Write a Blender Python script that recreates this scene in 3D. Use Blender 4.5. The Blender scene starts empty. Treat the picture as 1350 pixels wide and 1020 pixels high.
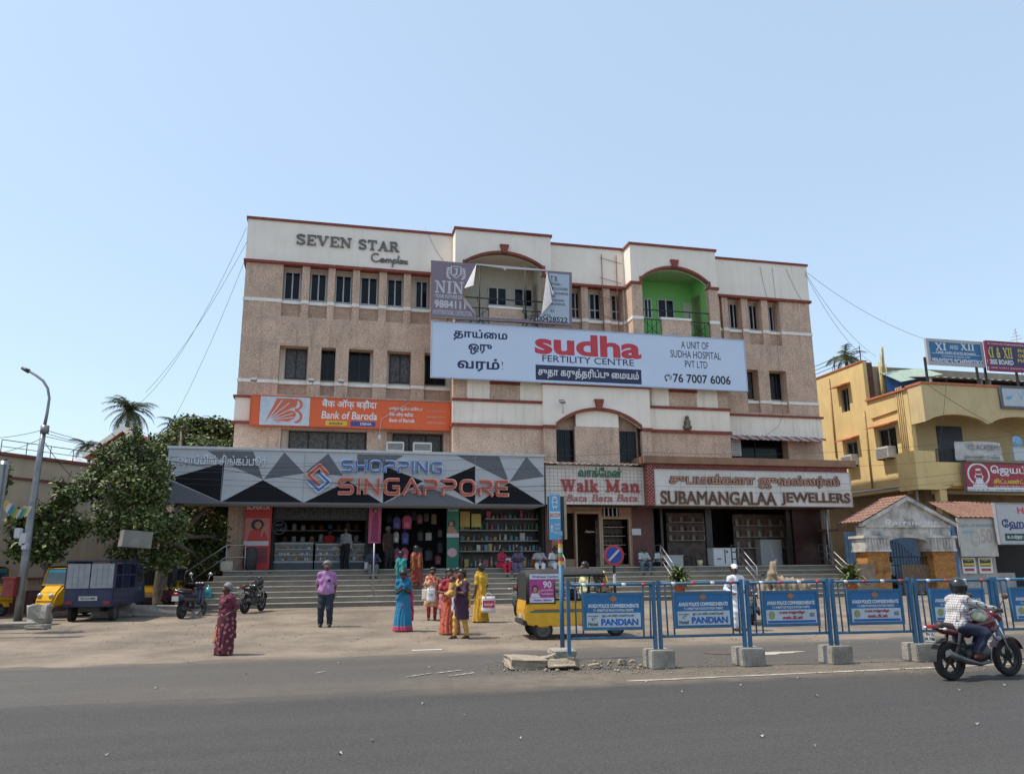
import bpy,bmesh,math,random
import numpy as np
from mathutils import Vector,Matrix,geometry
R = math.radians
rnd = random.Random(7)
SC = bpy.context.scene
COL = SC.collection

# ------------------------------------------------------------------ camera, sky, sun, exposure
CAM_H,FPX,PITCH,ROLL = 1.65,1031.0,0.22376,-0.00897
cam = bpy.data.cameras.new('camera')
cam.sensor_width = 36.0
cam.lens = 36.0 * FPX / 1350.0
cam.clip_end = 3000
camo = bpy.data.objects.new('camera',cam)
COL.objects.link(camo)
_fw = Vector((0,math.cos(PITCH),math.sin(PITCH)))
_up = Vector((0,-math.sin(PITCH),math.cos(PITCH)))
_rt = Vector((1,0,0))
CR = math.cos(ROLL) * _rt + math.sin(ROLL) * _up
CU = -math.sin(ROLL) * _rt + math.cos(ROLL) * _up
camo.matrix_world = Matrix(((CR.x,CU.x,-_fw.x,0),(CR.y,CU.y,-_fw.y,0),(CR.z,CU.z,-_fw.z,CAM_H),(0,0,0,1)))
SC.camera = camo

SUN_EL,SUN_AZ = R(62),R(-97)          # azimuth from +Y, clockwise: the sun stands to the left
world = bpy.data.worlds.new('World')
SC.world = world
world.use_nodes = True
_nt = world.node_tree
_sky = _nt.nodes.new('ShaderNodeTexSky')
_sky.sky_type = 'NISHITA'
_sky.sun_disc = False
_sky.sun_elevation = SUN_EL
_sky.sun_rotation = SUN_AZ
_sky.air_density = 1.15
_sky.dust_density = 1.2
_sky.ozone_density = 1.3
_hz = _nt.nodes.new('ShaderNodeMix'); _hz.data_type = 'RGBA'
_hz.inputs[0].default_value = 0.62; _hz.inputs[7].default_value = (2.08,2.62,3.16,1)   # dusty white haze in the air
_nt.links.new(_sky.outputs[0],_hz.inputs[6])
_nt.links.new(_hz.outputs[2],_nt.nodes['Background'].inputs[0])
_nt.nodes['Background'].inputs[1].default_value = 0.15
sun = bpy.data.lights.new('sun','SUN')
sun.energy = 2.6
sun.angle = R(0.6)
sun.color = (1.0,0.94,0.85)
suno = bpy.data.objects.new('sun',sun)
COL.objects.link(suno)
_sd = Vector((math.sin(SUN_AZ) * math.cos(SUN_EL),math.cos(SUN_AZ) * math.cos(SUN_EL),math.sin(SUN_EL)))
suno.rotation_euler = _sd.to_track_quat('Z','Y').to_euler()
suno.location = _sd * 60
SC.view_settings.view_transform = 'Standard'
SC.view_settings.look = 'None'
SC.view_settings.exposure = 0.86
SC.view_settings.gamma = 1.0
SC.cycles.use_denoising = True
SC.cycles.max_bounces = 6
SC.cycles.transparent_max_bounces = 12

# ------------------------------------------------------------------ frames and pixel rays
def ray(px,py):
 a = (px - 675.0) / FPX
 b = (510.0 - py) / FPX
 return (_fw + CR * a + CU * b)
CAMP = Vector((0,0,CAM_H))
YAW = 0.23135
class Frame:
 def __init__(s,loc,rot=0.0):
  s.o = Vector(loc); s.r = rot
  c,n = math.cos(rot),math.sin(rot)
  s.x = Vector((c,n,0)); s.y = Vector((-n,c,0))
 def w(s,p):
  return s.o + s.x * p[0] + s.y * p[1] + Vector((0,0,p[2]))
 def at(s,px,py,yl):
  """where the line of sight through a photo point meets the plane y=yl of this frame: (x, z)"""
  d = ray(px,py); rel = CAMP - s.o
  t = (yl - rel.dot(s.y)) / d.dot(s.y)
  p = rel + d * t
  return p.dot(s.x),p.z
_d = ray(307,620); _t = 32.0 / _d.y
FAC = Frame((_d.x * _t,32.0,0),YAW)     # facade frame: x along the front, y inward, z up
WLD = Frame((0,0,0),0)
ROAD = Frame((0,0,0),YAW)               # same directions, origin under the camera
FV = FAC.o.dot(ROAD.y)                     # distance of the facade plane from the camera
def gz(p):
 v = Vector((p[0],p[1],0)).dot(ROAD.y)
 t = min(max((v - 16.2) / 11.0,0),1)
 return 0.22 * t
def gp(px,py):
 """ground point seen at a photo point"""
 d = ray(px,py); z = 0.0
 for _ in range(12):
  t = (z - CAM_H) / d.z
  p = CAMP + d * t
  z = gz(p)
 return Vector((p.x,p.y,z))
def depth_scale(p):
 return FPX / (p - CAMP).dot(_fw)       # photo pixels per metre there

# ------------------------------------------------------------------ objects
ORG = {}
def tag(o,label=None,cat=None,group=None,kind=None):
 if label: o['label'] = label
 if cat: o['category'] = cat
 if group: o['group'] = group
 if kind: o['kind'] = kind
 return o
def thing(name,label,cat,fr,loc=(0,0,0),group=None):
 o = bpy.data.objects.new(name,None)
 COL.objects.link(o)
 o.empty_display_size = 0.2
 o.location = fr.w(loc); o.rotation_euler = (0,0,fr.r)
 ORG[o.name] = Vector(loc)
 return tag(o,label,cat,group)
class MB:
 """collects faces; material slots by index"""
 def __init__(s): s.v = []; s.f = []; s.m = []; s.smooth = []
 def add(s,vs,fs,mi=0,sm=False):
  b = len(s.v); s.v += [tuple(v) for v in vs]
  for f in fs:
   s.f.append([b + i for i in f]); s.m.append(mi); s.smooth.append(sm)
  return s
 def box(s,x0,x1,y0,y1,z0,z1,mi=0,bev=0.0):
  if x1 < x0: x0,x1 = x1,x0
  if y1 < y0: y0,y1 = y1,y0
  if z1 < z0: z0,z1 = z1,z0
  if bev <= 0:
   vs = [(x0,y0,z0),(x1,y0,z0),(x1,y1,z0),(x0,y1,z0),(x0,y0,z1),(x1,y0,z1),(x1,y1,z1),(x0,y1,z1)]
   return s.add(vs,[(3,2,1,0),(4,5,6,7),(0,1,5,4),(1,2,6,5),(2,3,7,6),(3,0,4,7)],mi)
  bm = bmesh.new(); bmesh.ops.create_cube(bm,size=1)
  for v in bm.verts:
   v.co = Vector(((x0 + x1) / 2 + v.co.x * (x1 - x0),(y0 + y1) / 2 + v.co.y * (y1 - y0),(z0 + z1) / 2 + v.co.z * (z1 - z0)))
  bmesh.ops.bevel(bm,geom=bm.edges[:],offset=bev,segments=2,affect='EDGES')
  return s.bm(bm,mi)
 def bm(s,bm,mi=0,sm=False):
  bm.verts.index_update()
  s.add([v.co[:] for v in bm.verts],[[v.index for v in f.verts] for f in bm.faces],mi,sm)
  bm.free(); return s
 def prism(s,poly,a0,a1,axis='y',mi=0):
  """polygon in the two other axes, extruded along axis"""
  n = len(poly)
  def P(p,a):
   if axis == 'y': return (p[0],a,p[1])
   if axis == 'x': return (a,p[0],p[1])
   return (p[0],p[1],a)
  vs = [P(p,a0) for p in poly] + [P(p,a1) for p in poly]
  fs = [list(range(n))[::-1],list(range(n,2 * n))] + [(i,(i + 1) % n,n + (i + 1) % n,n + i) for i in range(n)]
  return s.add(vs,fs,mi)
 def tube(s,pts,r,seg=8,mi=0,sm=True,cap=True):
  pts = [Vector(p) for p in pts]; n = len(pts)
  rs = r if isinstance(r,(list,tuple)) else [r] * n
  vs = []; fs = []
  prev = None
  for i,p in enumerate(pts):
   t = (pts[min(i + 1,n - 1)] - pts[max(i - 1,0)]).normalized()
   if prev is None:
    u = t.orthogonal().normalized()
   else:
    u = (prev - t * prev.dot(t))
    u = u.normalized() if u.length > 1e-6 else t.orthogonal().normalized()
   prev = u; w = t.cross(u)
   for k in range(seg):
    a = 2 * math.pi * k / seg
    vs.append(p + (u * math.cos(a) + w * math.sin(a)) * rs[i])
  for i in range(n - 1):
   for k in range(seg):
    k2 = (k + 1) % seg
    fs.append((i * seg + k,i * seg + k2,(i + 1) * seg + k2,(i + 1) * seg + k))
  s.add(vs,fs,mi,sm)
  if cap:
   b = len(s.v) - len(vs)
   s.f.append([b + k for k in range(seg)][::-1]); s.m.append(mi); s.smooth.append(False)
   s.f.append([b + (n - 1) * seg + k for k in range(seg)]); s.m.append(mi); s.smooth.append(False)
  return s
 def lathe(s,prof,c=(0,0,0),seg=16,mi=0,axis='z',sm=True):
  """profile of (radius, height) turned about an axis through c"""
  vs = []; n = len(prof)
  for (r,h) in prof:
   for k in range(seg):
    a = 2 * math.pi * k / seg; x,y = r * math.cos(a),r * math.sin(a)
    if axis == 'z': q = (x,y,h)
    elif axis == 'y': q = (x,h,y)
    else: q = (h,x,y)
    vs.append((c[0] + q[0],c[1] + q[1],c[2] + q[2]))
  fs = [(i * seg + k,i * seg + (k + 1) % seg,(i + 1) * seg + (k + 1) % seg,(i + 1) * seg + k) for i in range(n - 1) for k in range(seg)]
  return s.add(vs,fs,mi,sm)
 def ball(s,c,r,mi=0,seg=12):
  r = r if isinstance(r,(tuple,list)) else (r,r,r)
  vs = []; fs = []; n = seg // 2
  for i in range(n + 1):
   t = math.pi * i / n
   for k in range(seg):
    a = 2 * math.pi * k / seg
    vs.append((c[0] + r[0] * math.sin(t) * math.cos(a),c[1] + r[1] * math.sin(t) * math.sin(a),c[2] + r[2] * math.cos(t)))
  for i in range(n):
   for k in range(seg):
    fs.append((i * seg + k,(i + 1) * seg + k,(i + 1) * seg + (k + 1) % seg,i * seg + (k + 1) % seg))
  return s.add(vs,fs,mi,True)
 def loft(s,rings,mi=0,sm=True,closed=True,cap=True):
  n = len(rings[0]); vs = [p for r in rings for p in r]; fs = []
  for i in range(len(rings) - 1):
   for k in range(n if closed else n - 1):
    k2 = (k + 1) % n
    fs.append((i * n + k,i * n + k2,(i + 1) * n + k2,(i + 1) * n + k))
  if cap and closed:
   fs.append(list(range(n))[::-1]); fs.append([(len(rings) - 1) * n + k for k in range(n)])
  return s.add(vs,fs,mi,sm)
 def xf(s,M,start=0):
  for i in range(start,len(s.v)): s.v[i] = tuple(M @ Vector(s.v[i]))
  return s
def _mesh(name,mb,mats,org):
 me = bpy.data.meshes.new(name)
 o = Vector(org)
 vs = np.array(mb.v,dtype=float).reshape(-1,3) - np.array(o[:])
 me.from_pydata(vs.tolist(),[],mb.f)
 for m in (mats if isinstance(mats,(list,tuple)) else [mats]): me.materials.append(m)
 me.polygons.foreach_set('material_index',mb.m)
 me.polygons.foreach_set('use_smooth',mb.smooth)
 me.update()
 return me
SPLIT = {'parapet','cream_panel','cream_band','spandrel_panel','bay_pier','bay_wall','red_cornice','red_trim','bay_string','render_joint','canopy_box','drain_pipe','centre_pier','arch_head','coping','sill_course','balcony_slab','recess_wall','balcony_railing','mullion','pier','mosaic_band','grille','triangle_pattern','panel_joint','post','rail','shelf','bust','cage_frame','mudguard','frame'}
def islands(mb):
 """groups of faces whose boxes touch"""
 n = len(mb.v); pa = list(range(n))
 def fd(i):
  while pa[i] != i: pa[i] = pa[pa[i]]; i = pa[i]
  return i
 for f in mb.f:
  for i in f[1:]: pa[fd(i)] = fd(f[0])
 bx = {}
 for f in mb.f:
  for i in f:
   r = fd(i); v = mb.v[i]
   if r not in bx: bx[r] = [list(v),list(v)]
   for k in range(3): bx[r][0][k] = min(bx[r][0][k],v[k]); bx[r][1][k] = max(bx[r][1][k],v[k])
 ks = list(bx); gp_ = {k: k for k in ks}
 def gf(k):
  while gp_[k] != k: k = gp_[k]
  return k
 for i,a in enumerate(ks):
  for b in ks[:i]:
   if all(bx[a][0][k] <= bx[b][1][k] + .012 and bx[b][0][k] <= bx[a][1][k] + .012 for k in range(3)): gp_[gf(a)] = gf(b)
 out = {}
 for f,m,s_ in zip(mb.f,mb.m,mb.smooth):
  k = gf(fd(f[0])); q,mp = out.setdefault(k,(MB(),{}))
  for i in f:
   if i not in mp: mp[i] = len(q.v); q.v.append(mb.v[i])
  q.f.append([mp[i] for i in f]); q.m.append(m); q.smooth.append(s_)
 return [q for q,_m in out.values()]
def part(name,mb,mats,parent,label=None,kind=None):
 if name in SPLIT:
  L_ = islands(mb)
  if len(L_) > 1:
   for q in L_[1:]: part_one(name,q,mats,parent,label,kind)
   mb = L_[0]
 return part_one(name,mb,mats,parent,label,kind)
def part_one(name,mb,mats,parent,label=None,kind=None):
 org = ORG.get(parent.name,Vector((0,0,0)))
 o = bpy.data.objects.new(name,_mesh(name,mb,mats,org))
 COL.objects.link(o); o.parent = parent
 ORG[o.name] = org
 if label: o['label'] = label
 if kind: o['kind'] = kind
 return o
def solo(name,label,cat,mb,mats,fr,loc=(0,0,0),group=None,kind=None):
 o = bpy.data.objects.new(name,_mesh(name,mb,mats,loc))
 COL.objects.link(o)
 o.location = fr.w(loc); o.rotation_euler = (0,0,fr.r)
 ORG[o.name] = Vector(loc)
 return tag(o,label,cat,group,kind)
def copy_tree(o,parent=None):
 c = o.copy(); COL.objects.link(c)
 if parent is not None: c.parent = parent
 ORG[c.name] = ORG.get(o.name,Vector((0,0,0)))
 for ch in list(o.children):
  if ch.name != c.name: copy_tree(ch,c)
 return c
def bm_of(fn,*a,**k):
 bm = bmesh.new(); fn(bm,*a,**k); return bm

# ------------------------------------------------------------------ materials
MATS = {}
def s2l(c):
 return tuple((x / 12.92 if x <= 0.04045 else ((x + 0.055) / 1.055) ** 2.4) for x in c)
def hexc(h):
 return s2l(tuple(int(h[i:i + 2],16) / 255 for i in (0,2,4)))
def mat(name,col,rough=0.7,var=0.12,scale=6.0,bump=0.0,bscale=60.0,metal=0.0,spec=0.5,speck=0.0,sscale=120.0,
  streak=0.0,dirt=None,dirt_amt=0.0,dirt_scale=0.6,emit=0.0,alpha=1.0,trans=0.0,obj=False,coat=0.0):
 if name in MATS: return MATS[name]
 m = bpy.data.materials.new(name); MATS[name] = m
 m.use_nodes = True
 nt = m.node_tree; N = nt.nodes; L = nt.links
 bs = N['Principled BSDF']
 bs.inputs['Roughness'].default_value = rough
 bs.inputs['Metallic'].default_value = metal
 bs.inputs['Specular IOR Level'].default_value = spec
 if coat: bs.inputs['Coat Weight'].default_value = coat
 if trans: bs.inputs['Transmission Weight'].default_value = trans
 if alpha < 1: bs.inputs['Alpha'].default_value = alpha
 if obj:
  tc = N.new('ShaderNodeTexCoord'); pos = tc.outputs['Object']
 else:
  ge = N.new('ShaderNodeNewGeometry'); pos = ge.outputs['Position']
 def noise(sc,det=4.0,vec=None,rg=0.55):
  n = N.new('ShaderNodeTexNoise'); n.inputs['Scale'].default_value = sc
  n.inputs['Detail'].default_value = det; n.inputs['Roughness'].default_value = rg
  L.new(vec or pos,n.inputs['Vector']); return n.outputs['Fac']
 def ramp(fac,lo,hi,a=0.0,b=1.0):
  r = N.new('ShaderNodeMapRange'); r.inputs[1].default_value = lo; r.inputs[2].default_value = hi
  r.inputs[3].default_value = a; r.inputs[4].default_value = b
  L.new(fac,r.inputs[0]); return r.outputs[0]
 def mix(fac,a,b,mode='MIX'):
  x = N.new('ShaderNodeMix'); x.data_type = 'RGBA'; x.blend_type = mode
  if isinstance(fac,float): x.inputs['Factor'].default_value = fac
  else: L.new(fac,x.inputs['Factor'])
  for s_,v in ((6,a),(7,b)):
   if isinstance(v,tuple): x.inputs[s_].default_value = (*v[:3],1)
   else: L.new(v,x.inputs[s_])
  return x.outputs[2]
 c = tuple(col)
 out = None
 if var > 0:
  f = ramp(noise(scale),0.3,0.7)
  out = mix(f,tuple(x * (1 - var) for x in c),tuple(min(1,x * (1 + var)) for x in c))
 if speck > 0:
  f = ramp(noise(sscale,2.0,rg=0.7),0.35,0.65)
  b_ = out if out is not None else c
  f2 = mix(f,(1 - speck,) * 3,(1 + speck,) * 3)
  out = mix(1.0,b_,f2,'MULTIPLY')
 if streak > 0:
  mp = N.new('ShaderNodeMapping'); mp.inputs['Scale'].default_value = (5.0,5.0,0.35)
  L.new(pos,mp.inputs['Vector'])
  f = ramp(noise(1.0,5.0,mp.outputs[0],0.65),0.52,0.78,0.0,streak)
  b_ = out if out is not None else c
  out = mix(f,b_,tuple(x * 0.35 for x in c))
 if dirt is not None:
  f = ramp(noise(dirt_scale,6.0,rg=0.65),0.42,0.68,0.0,dirt_amt)
  b_ = out if out is not None else c
  out = mix(f,b_,tuple(dirt))
 if out is not None: L.new(out,bs.inputs['Base Color'])
 else: bs.inputs['Base Color'].default_value = (*c,1)
 if emit > 0:
  bs.inputs['Emission Strength'].default_value = emit
  bs.inputs['Emission Color'].default_value = (*c,1)
 if bump > 0:
  bn = N.new('ShaderNodeBump'); bn.inputs['Strength'].default_value = bump; bn.inputs['Distance'].default_value = 0.02
  L.new(noise(bscale,5.0),bn.inputs['Height']); L.new(bn.outputs[0],bs.inputs['Normal'])
 return m
H_ = hexc
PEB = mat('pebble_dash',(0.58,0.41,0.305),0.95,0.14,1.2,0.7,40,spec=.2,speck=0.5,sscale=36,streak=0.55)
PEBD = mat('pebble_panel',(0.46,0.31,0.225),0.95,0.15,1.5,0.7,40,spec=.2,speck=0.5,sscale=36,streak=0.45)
CREAM = mat('cream_plaster',(0.89,0.79,0.68),0.9,0.05,1.0,0.15,30,spec=.2,streak=0.16)
CREAM_D = mat('cream_plaster_stained',(0.85,0.75,0.63),0.9,0.07,1.0,0.15,30,spec=.2,streak=0.45)
REDT = mat('brick_red_paint',(0.25,0.062,0.042),0.85,0.2,3.0,0.2,30,streak=0.25)
WHITEP = mat('white_paint',(0.82,0.77,0.70),0.85,0.08,3.0,spec=.2,streak=.25)
CURT = mat('curtained_glass',(0.10,0.095,0.09),0.3,0.6,9.0,spec=.25)
GLASSD = mat('dark_window_glass',(0.007,0.009,0.012),0.12,0.5,1.3,spec=0.22)
BLACKF = mat('black_window_frame',(0.012,0.012,0.013),0.5,0.1)
ALU = mat('white_window_frame',(0.5,0.5,0.5),0.45,0.05,metal=0.2)
IRON = mat('black_iron',(0.02,0.019,0.018),0.55,0.2)
STEEL = mat('stainless_steel',(0.30,0.30,0.30),0.5,0.1,metal=0.85)
GREENW = mat('green_wall_paint',(0.25,0.60,0.18),0.8,0.05,1.0)
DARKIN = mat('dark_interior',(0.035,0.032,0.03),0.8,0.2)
GRANITE = mat('grey_granite',(0.20,0.18,0.15),0.8,0.2,2.0,0.25,50,spec=.2,speck=0.3,sscale=60,dirt=(0.13,0.115,0.095),dirt_amt=0.55,dirt_scale=1.1)
CONC = mat('rough_concrete',(0.30,0.275,0.235),0.9,0.2,4.0,0.8,25,speck=0.2,sscale=60,dirt=(0.12,0.105,0.085),dirt_amt=0.6,dirt_scale=2.5)
BLACKP = mat('black_paint',(0.012,0.012,0.012),0.5,0.1)
RUBBER = mat('tyre_rubber',(0.018,0.017,0.016),0.85,0.3,8)
CHROME = mat('chrome',(0.6,0.6,0.6),0.18,0,metal=1.0)
# ------------------------------------------------------------------ lettering as real meshes
_tc = {}
def _loops(body):
 c = bpy.data.curves.new('letters','FONT'); c.body = body; c.size = 1.0; c.resolution_u = 4
 c.fill_mode = 'NONE'
 o = bpy.data.objects.new('letters',c); COL.objects.link(o)
 dg = bpy.context.evaluated_depsgraph_get(); dg.update()
 me = bpy.data.meshes.new_from_object(o.evaluated_get(dg))
 n = len(me.vertices); nx = {}
 co = [(v.co.x,v.co.y) for v in me.vertices]
 for e in me.edges:
  a,b = e.vertices
  nx.setdefault(a,[]).append(b); nx.setdefault(b,[]).append(a)
 seen = set(); loops = []
 for i in range(n):
  if i in seen or i not in nx: continue
  lp = [i]; seen.add(i); cur = i
  nxt = i + 1 if (i + 1) in nx[i] else nx[i][0]
  while nxt not in seen:
   lp.append(nxt); seen.add(nxt); cur = nxt
   cand = [q for q in nx[cur] if q not in seen]
   if not cand: break
   nxt = cand[0]
  pts = [co[q] for q in lp]
  out = []
  for p in pts:
   if not out or (abs(p[0] - out[-1][0]) + abs(p[1] - out[-1][1])) > 1e-4: out.append(p)
  if len(out) > 2: loops.append(out)
 bpy.data.objects.remove(o); bpy.data.meshes.remove(me); bpy.data.curves.remove(c)
 return loops
def _area(l):
 a = 0
 for i in range(len(l)):
  x0,y0 = l[i]; x1,y1 = l[(i + 1) % len(l)]; a += x0 * y1 - x1 * y0
 return a / 2
def _offset(l,d):
 n = len(l); out = []
 for i in range(n):
  p0 = Vector(l[i - 1]); p1 = Vector(l[i]); p2 = Vector(l[(i + 1) % n])
  a = (p1 - p0).normalized(); b = (p2 - p1).normalized()
  na = Vector((a.y,-a.x)); nb = Vector((b.y,-b.x)); m = na + nb
  if m.length < 0.3: m = na * 1.0; k = d
  else: m.normalize(); k = d / max(0.45,m.dot(na))
  q = p1 + m * k; out.append((q.x,q.y))
 return out
def _fill(loops):
 """non-zero winding fill of closed loops -> (verts, tris)"""
 vs = []; es = []
 for l in loops:
  b = len(vs); n = len(l); vs += [Vector(p) for p in l]
  es += [(b + i,b + (i + 1) % n) for i in range(n)]
 V,E_,F,*_r = geometry.delaunay_2d_cdt(vs,es,[],0,1e-5)
 V = np.array([v[:2] for v in V]); F = np.array([f for f in F if len(f) == 3])
 if len(F) == 0: return [],[]
 C = V[F].mean(axis=1)
 wn = np.zeros(len(C))
 for l in loops:
  P = np.array(l); Q = np.roll(P,-1,axis=0)
  for (x0,y0),(x1,y1) in zip(P,Q):
   up = (y0 <= C[:,1]) & (y1 > C[:,1]); dn = (y0 > C[:,1]) & (y1 <= C[:,1])
   if not (up.any() or dn.any()): continue
   left = (x1 - x0) * (C[:,1] - y0) - (C[:,0] - x0) * (y1 - y0)
   wn += (up & (left > 0)); wn -= (dn & (left < 0))
 return V.tolist(),F[wn != 0].tolist()
def glyphs(body,bold=0.0):
 k = (body,bold)
 if k not in _tc:
  L = _loops(body)
  if bold:
   sg = 1 if sum(_area(l) for l in L) > 0 else -1
   L = [_offset(l,bold * sg) for l in L]
  _tc[k] = _fill(L)
 return _tc[k]
def stroke_loops(lines,w):
 """each polyline becomes quads and joint discs, all wound the same way"""
 out = []
 for ln in lines:
  ww = w
  if isinstance(ln,tuple): ww,ln = ln
  for i in range(len(ln) - 1):
   a,b = Vector(ln[i]),Vector(ln[i + 1]); d = (b - a)
   if d.length < 1e-6: continue
   d.normalize(); n = Vector((-d.y,d.x)) * ww / 2
   out.append([tuple(a - n),tuple(b - n),tuple(b + n),tuple(a + n)])
  for i in range(1,len(ln) - 1):
   out.append([(ln[i][0] + ww / 2 * math.cos(t * math.pi / 4),ln[i][1] + ww / 2 * math.sin(t * math.pi / 4)) for t in range(8)])
 return out
def put(mb,VF,x0,x1,z0,z1,y,depth=0.02,mi=0,skew=0.0,keep=False):
 """lay filled outlines into a rectangle of a sign face at y (front towards -y)"""
 V,F = VF
 if not F: return mb
 used = sorted({i for f in F for i in f})
 xs = [V[i][0] for i in used]; ys = [V[i][1] for i in used]
 ax,bx,ay,by = min(xs),max(xs),min(ys),max(ys)
 sx = (x1 - x0) / max(bx - ax,1e-6); sz = (z1 - z0) / max(by - ay,1e-6)
 if keep: sx = sz = min(sx,sz)
 def P(i,yy):
  px = x0 + (V[i][0] - ax) * sx; pz = z0 + (V[i][1] - ay) * sz
  return (px + skew * (pz - z0),yy,pz)
 ix = {i: k for k,i in enumerate(used)}; n = len(used)
 vs = [P(i,y - depth) for i in used]
 fs = [[ix[i] for i in f] for f in F]
 if depth > 0:
  vs += [P(i,y) for i in used]
  ec = {}
  for f in F:
   for a,b in ((f[0],f[1]),(f[1],f[2]),(f[2],f[0])): ec.setdefault(frozenset((a,b)),[]).append((a,b))
  for k,l in ec.items():
   if len(l) == 1:
    a,b = ix[l[0][0]],ix[l[0][1]]
    fs.append([b,a,n + a,n + b])
 return mb.add(vs,fs,mi)
def write(parent,fr,y,body,box,m,bold=0.0,depth=0.012,name='lettering',skew=0.0,off=0.0):
 """box in photo pixels (x0, ytop, x1, ybottom) on plane y of the frame"""
 x0,ya,x1,yb = box
 xm,ym = (x0 + x1) / 2,(ya + yb) / 2
 a = fr.at(x0,ym,y)[0]; b = fr.at(x1,ym,y)[0]; t = fr.at(xm,ya,y)[1]; u = fr.at(xm,yb,y)[1]
 VF = glyphs(body,bold) if isinstance(body,str) else body
 mb = MB(); put(mb,VF,a,b,u,t,y - off,depth,skew=skew)
 return part(name,mb,m,parent)
def arc(cx,cy,rx,ry,a0,a1,n=10):
 return [(cx + rx * math.cos(R(a0 + (a1 - a0) * i / n)),cy + ry * math.sin(R(a0 + (a1 - a0) * i / n))) for i in range(n + 1)]
# a small slab-serif alphabet (thick .22, thin .1), width 1, height 1
TK,TN = 0.21,0.11
def _sf(x,y,w=0.42): return (TN,[(x - w / 2,y),(x + w / 2,y)])
SER = {
 'S': (0.8,[(0.17,arc(.4,.73,.3,.2,20,200,9) + [(.35,.55),(.55,.45)] + arc(.42,.27,.3,.22,40,-160,9)),(TN,[(.68,.72),(.68,.97)]),(TN,[(.12,.28),(.12,.03)])]),
 'E': (0.8,[(TK,[(.2,.05),(.2,.95)]),(TN,[(.05,.05),(.75,.05)]),(TN,[(.05,.95),(.75,.95)]),(TN,[(.2,.5),(.55,.5)]),(TN,[(.75,0),(.75,.28)]),(TN,[(.75,1),(.75,.72)]),(TN,[(.55,.4),(.55,.6)])]),
 'V': (1.0,[(TK,[(.17,.95),(.5,.06)]),(TN,[(.83,.95),(.5,.04)]),_sf(.17,.95),_sf(.83,.95,.34)]),
 'N': (1.0,[(TN,[(.18,.05),(.18,.95)]),(TK,[(.2,.93),(.8,.07)]),(TN,[(.82,.0),(.82,.95)]),_sf(.18,.05,.36),_sf(.12,.95,.3),_sf(.82,.95,.36)]),
 'T': (0.9,[(TK,[(.45,.05),(.45,.95)]),(TN,[(.05,.95),(.85,.95)]),(TN,[(.06,1),(.06,.72)]),(TN,[(.84,1),(.84,.72)]),_sf(.45,.05)]),
 'A': (1.0,[(TN,[(.17,.05),(.5,.98)]),(TK,[(.82,.05),(.5,.95)]),(TN,[(.28,.35),(.72,.35)]),_sf(.17,.05,.34),_sf(.82,.05,.42)]),
 'R': (0.95,[(TK,[(.2,.05),(.2,.95)]),(TN,[(.05,.95),(.5,.95)]),(TK * .85,arc(.5,.73,.22,.22,90,-90,8)),(TN,[(.2,.5),(.5,.5)]),(TK,[(.48,.5),(.8,.06)]),_sf(.2,.05),_sf(.84,.05,.3)]),
 'W': (1.35,[(TK,[(.15,.95),(.4,.06)]),(TN,[(.68,.95),(.4,.04)]),(TK,[(.68,.95),(.93,.06)]),(TN,[(1.2,.95),(.93,.04)]),_sf(.15,.95),_sf(.68,.95),_sf(1.2,.95,.34)]),
 'M': (1.2,[(TN,[(.2,.05),(.2,.95)]),(TK,[(.2,.93),(.58,.1)]),(TN,[(.58,.06),(.96,.95)]),(TK,[(.98,.05),(.98,.95)]),_sf(.2,.05,.36),_sf(.98,.05),_sf(.16,.95,.3),_sf(1.02,.95,.36)]),
 'a': (0.7,[(TK * .9,arc(.33,.5,.2,.16,160,0,8) + [(.53,.1)]),(TN * 1.2,arc(.32,.2,.2,.15,60,330,10)),(TN,[(.5,.06),(.68,.06)])]),
 'l': (0.42,[(TK,[(.21,.05),(.21,.98)]),_sf(.21,.05),(TN,[(.03,.95),(.2,.95)])]),
 'k': (0.8,[(TK,[(.2,.05),(.2,.98)]),(TN,[(.2,.3),(.6,.62)]),(TK,[(.36,.42),(.66,.06)]),_sf(.2,.05,.36),_sf(.68,.05,.3),_sf(.6,.62,.28),(TN,[(.03,.95),(.2,.95)])]),
 'n': (0.8,[(TK,[(.2,.05),(.2,.64)]),(TN,[(.03,.62),(.2,.62)]),(TK * .95,arc(.42,.44,.2,.2,140,0,7) + [(.62,.05)]),_sf(.2,.05,.34),_sf(.62,.05,.34)]),
 'X': (0.95,[(TK,[(.17,.95),(.78,.05)]),(TN,[(.78,.95),(.17,.05)]),_sf(.17,.95,.36),_sf(.78,.95,.3),_sf(.17,.05,.3),_sf(.78,.05,.36)]),
 'I': (0.45,[(TK,[(.22,.05),(.22,.95)]),_sf(.22,.05),_sf(.22,.95)]),
 'D': (0.95,[(TK,[(.2,.05),(.2,.95)]),(TN,[(.05,.95),(.45,.95)]),(TN,[(.05,.05),(.45,.05)]),(TK * .9,arc(.45,.5,.36,.44,90,-90,10))]),
 '&': (1.0,[(TK * .8,arc(.42,.76,.16,.16,-30,250,9) + [(.8,.05)]),(TK * .8,[(.5,.6)] + arc(.38,.26,.24,.2,120,330,9) + [(.8,.5)])]),
 ' ': (0.45,[]),
}
def serif(word,gap=0.08):
 L = []; x = 0
 for ch in word:
  w,ls = SER[ch]
  L += [(t,[(p[0] + x,p[1]) for p in l]) for t,l in ls]; x += w + gap
 return _fill(stroke_loops(L,0.1))
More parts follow.
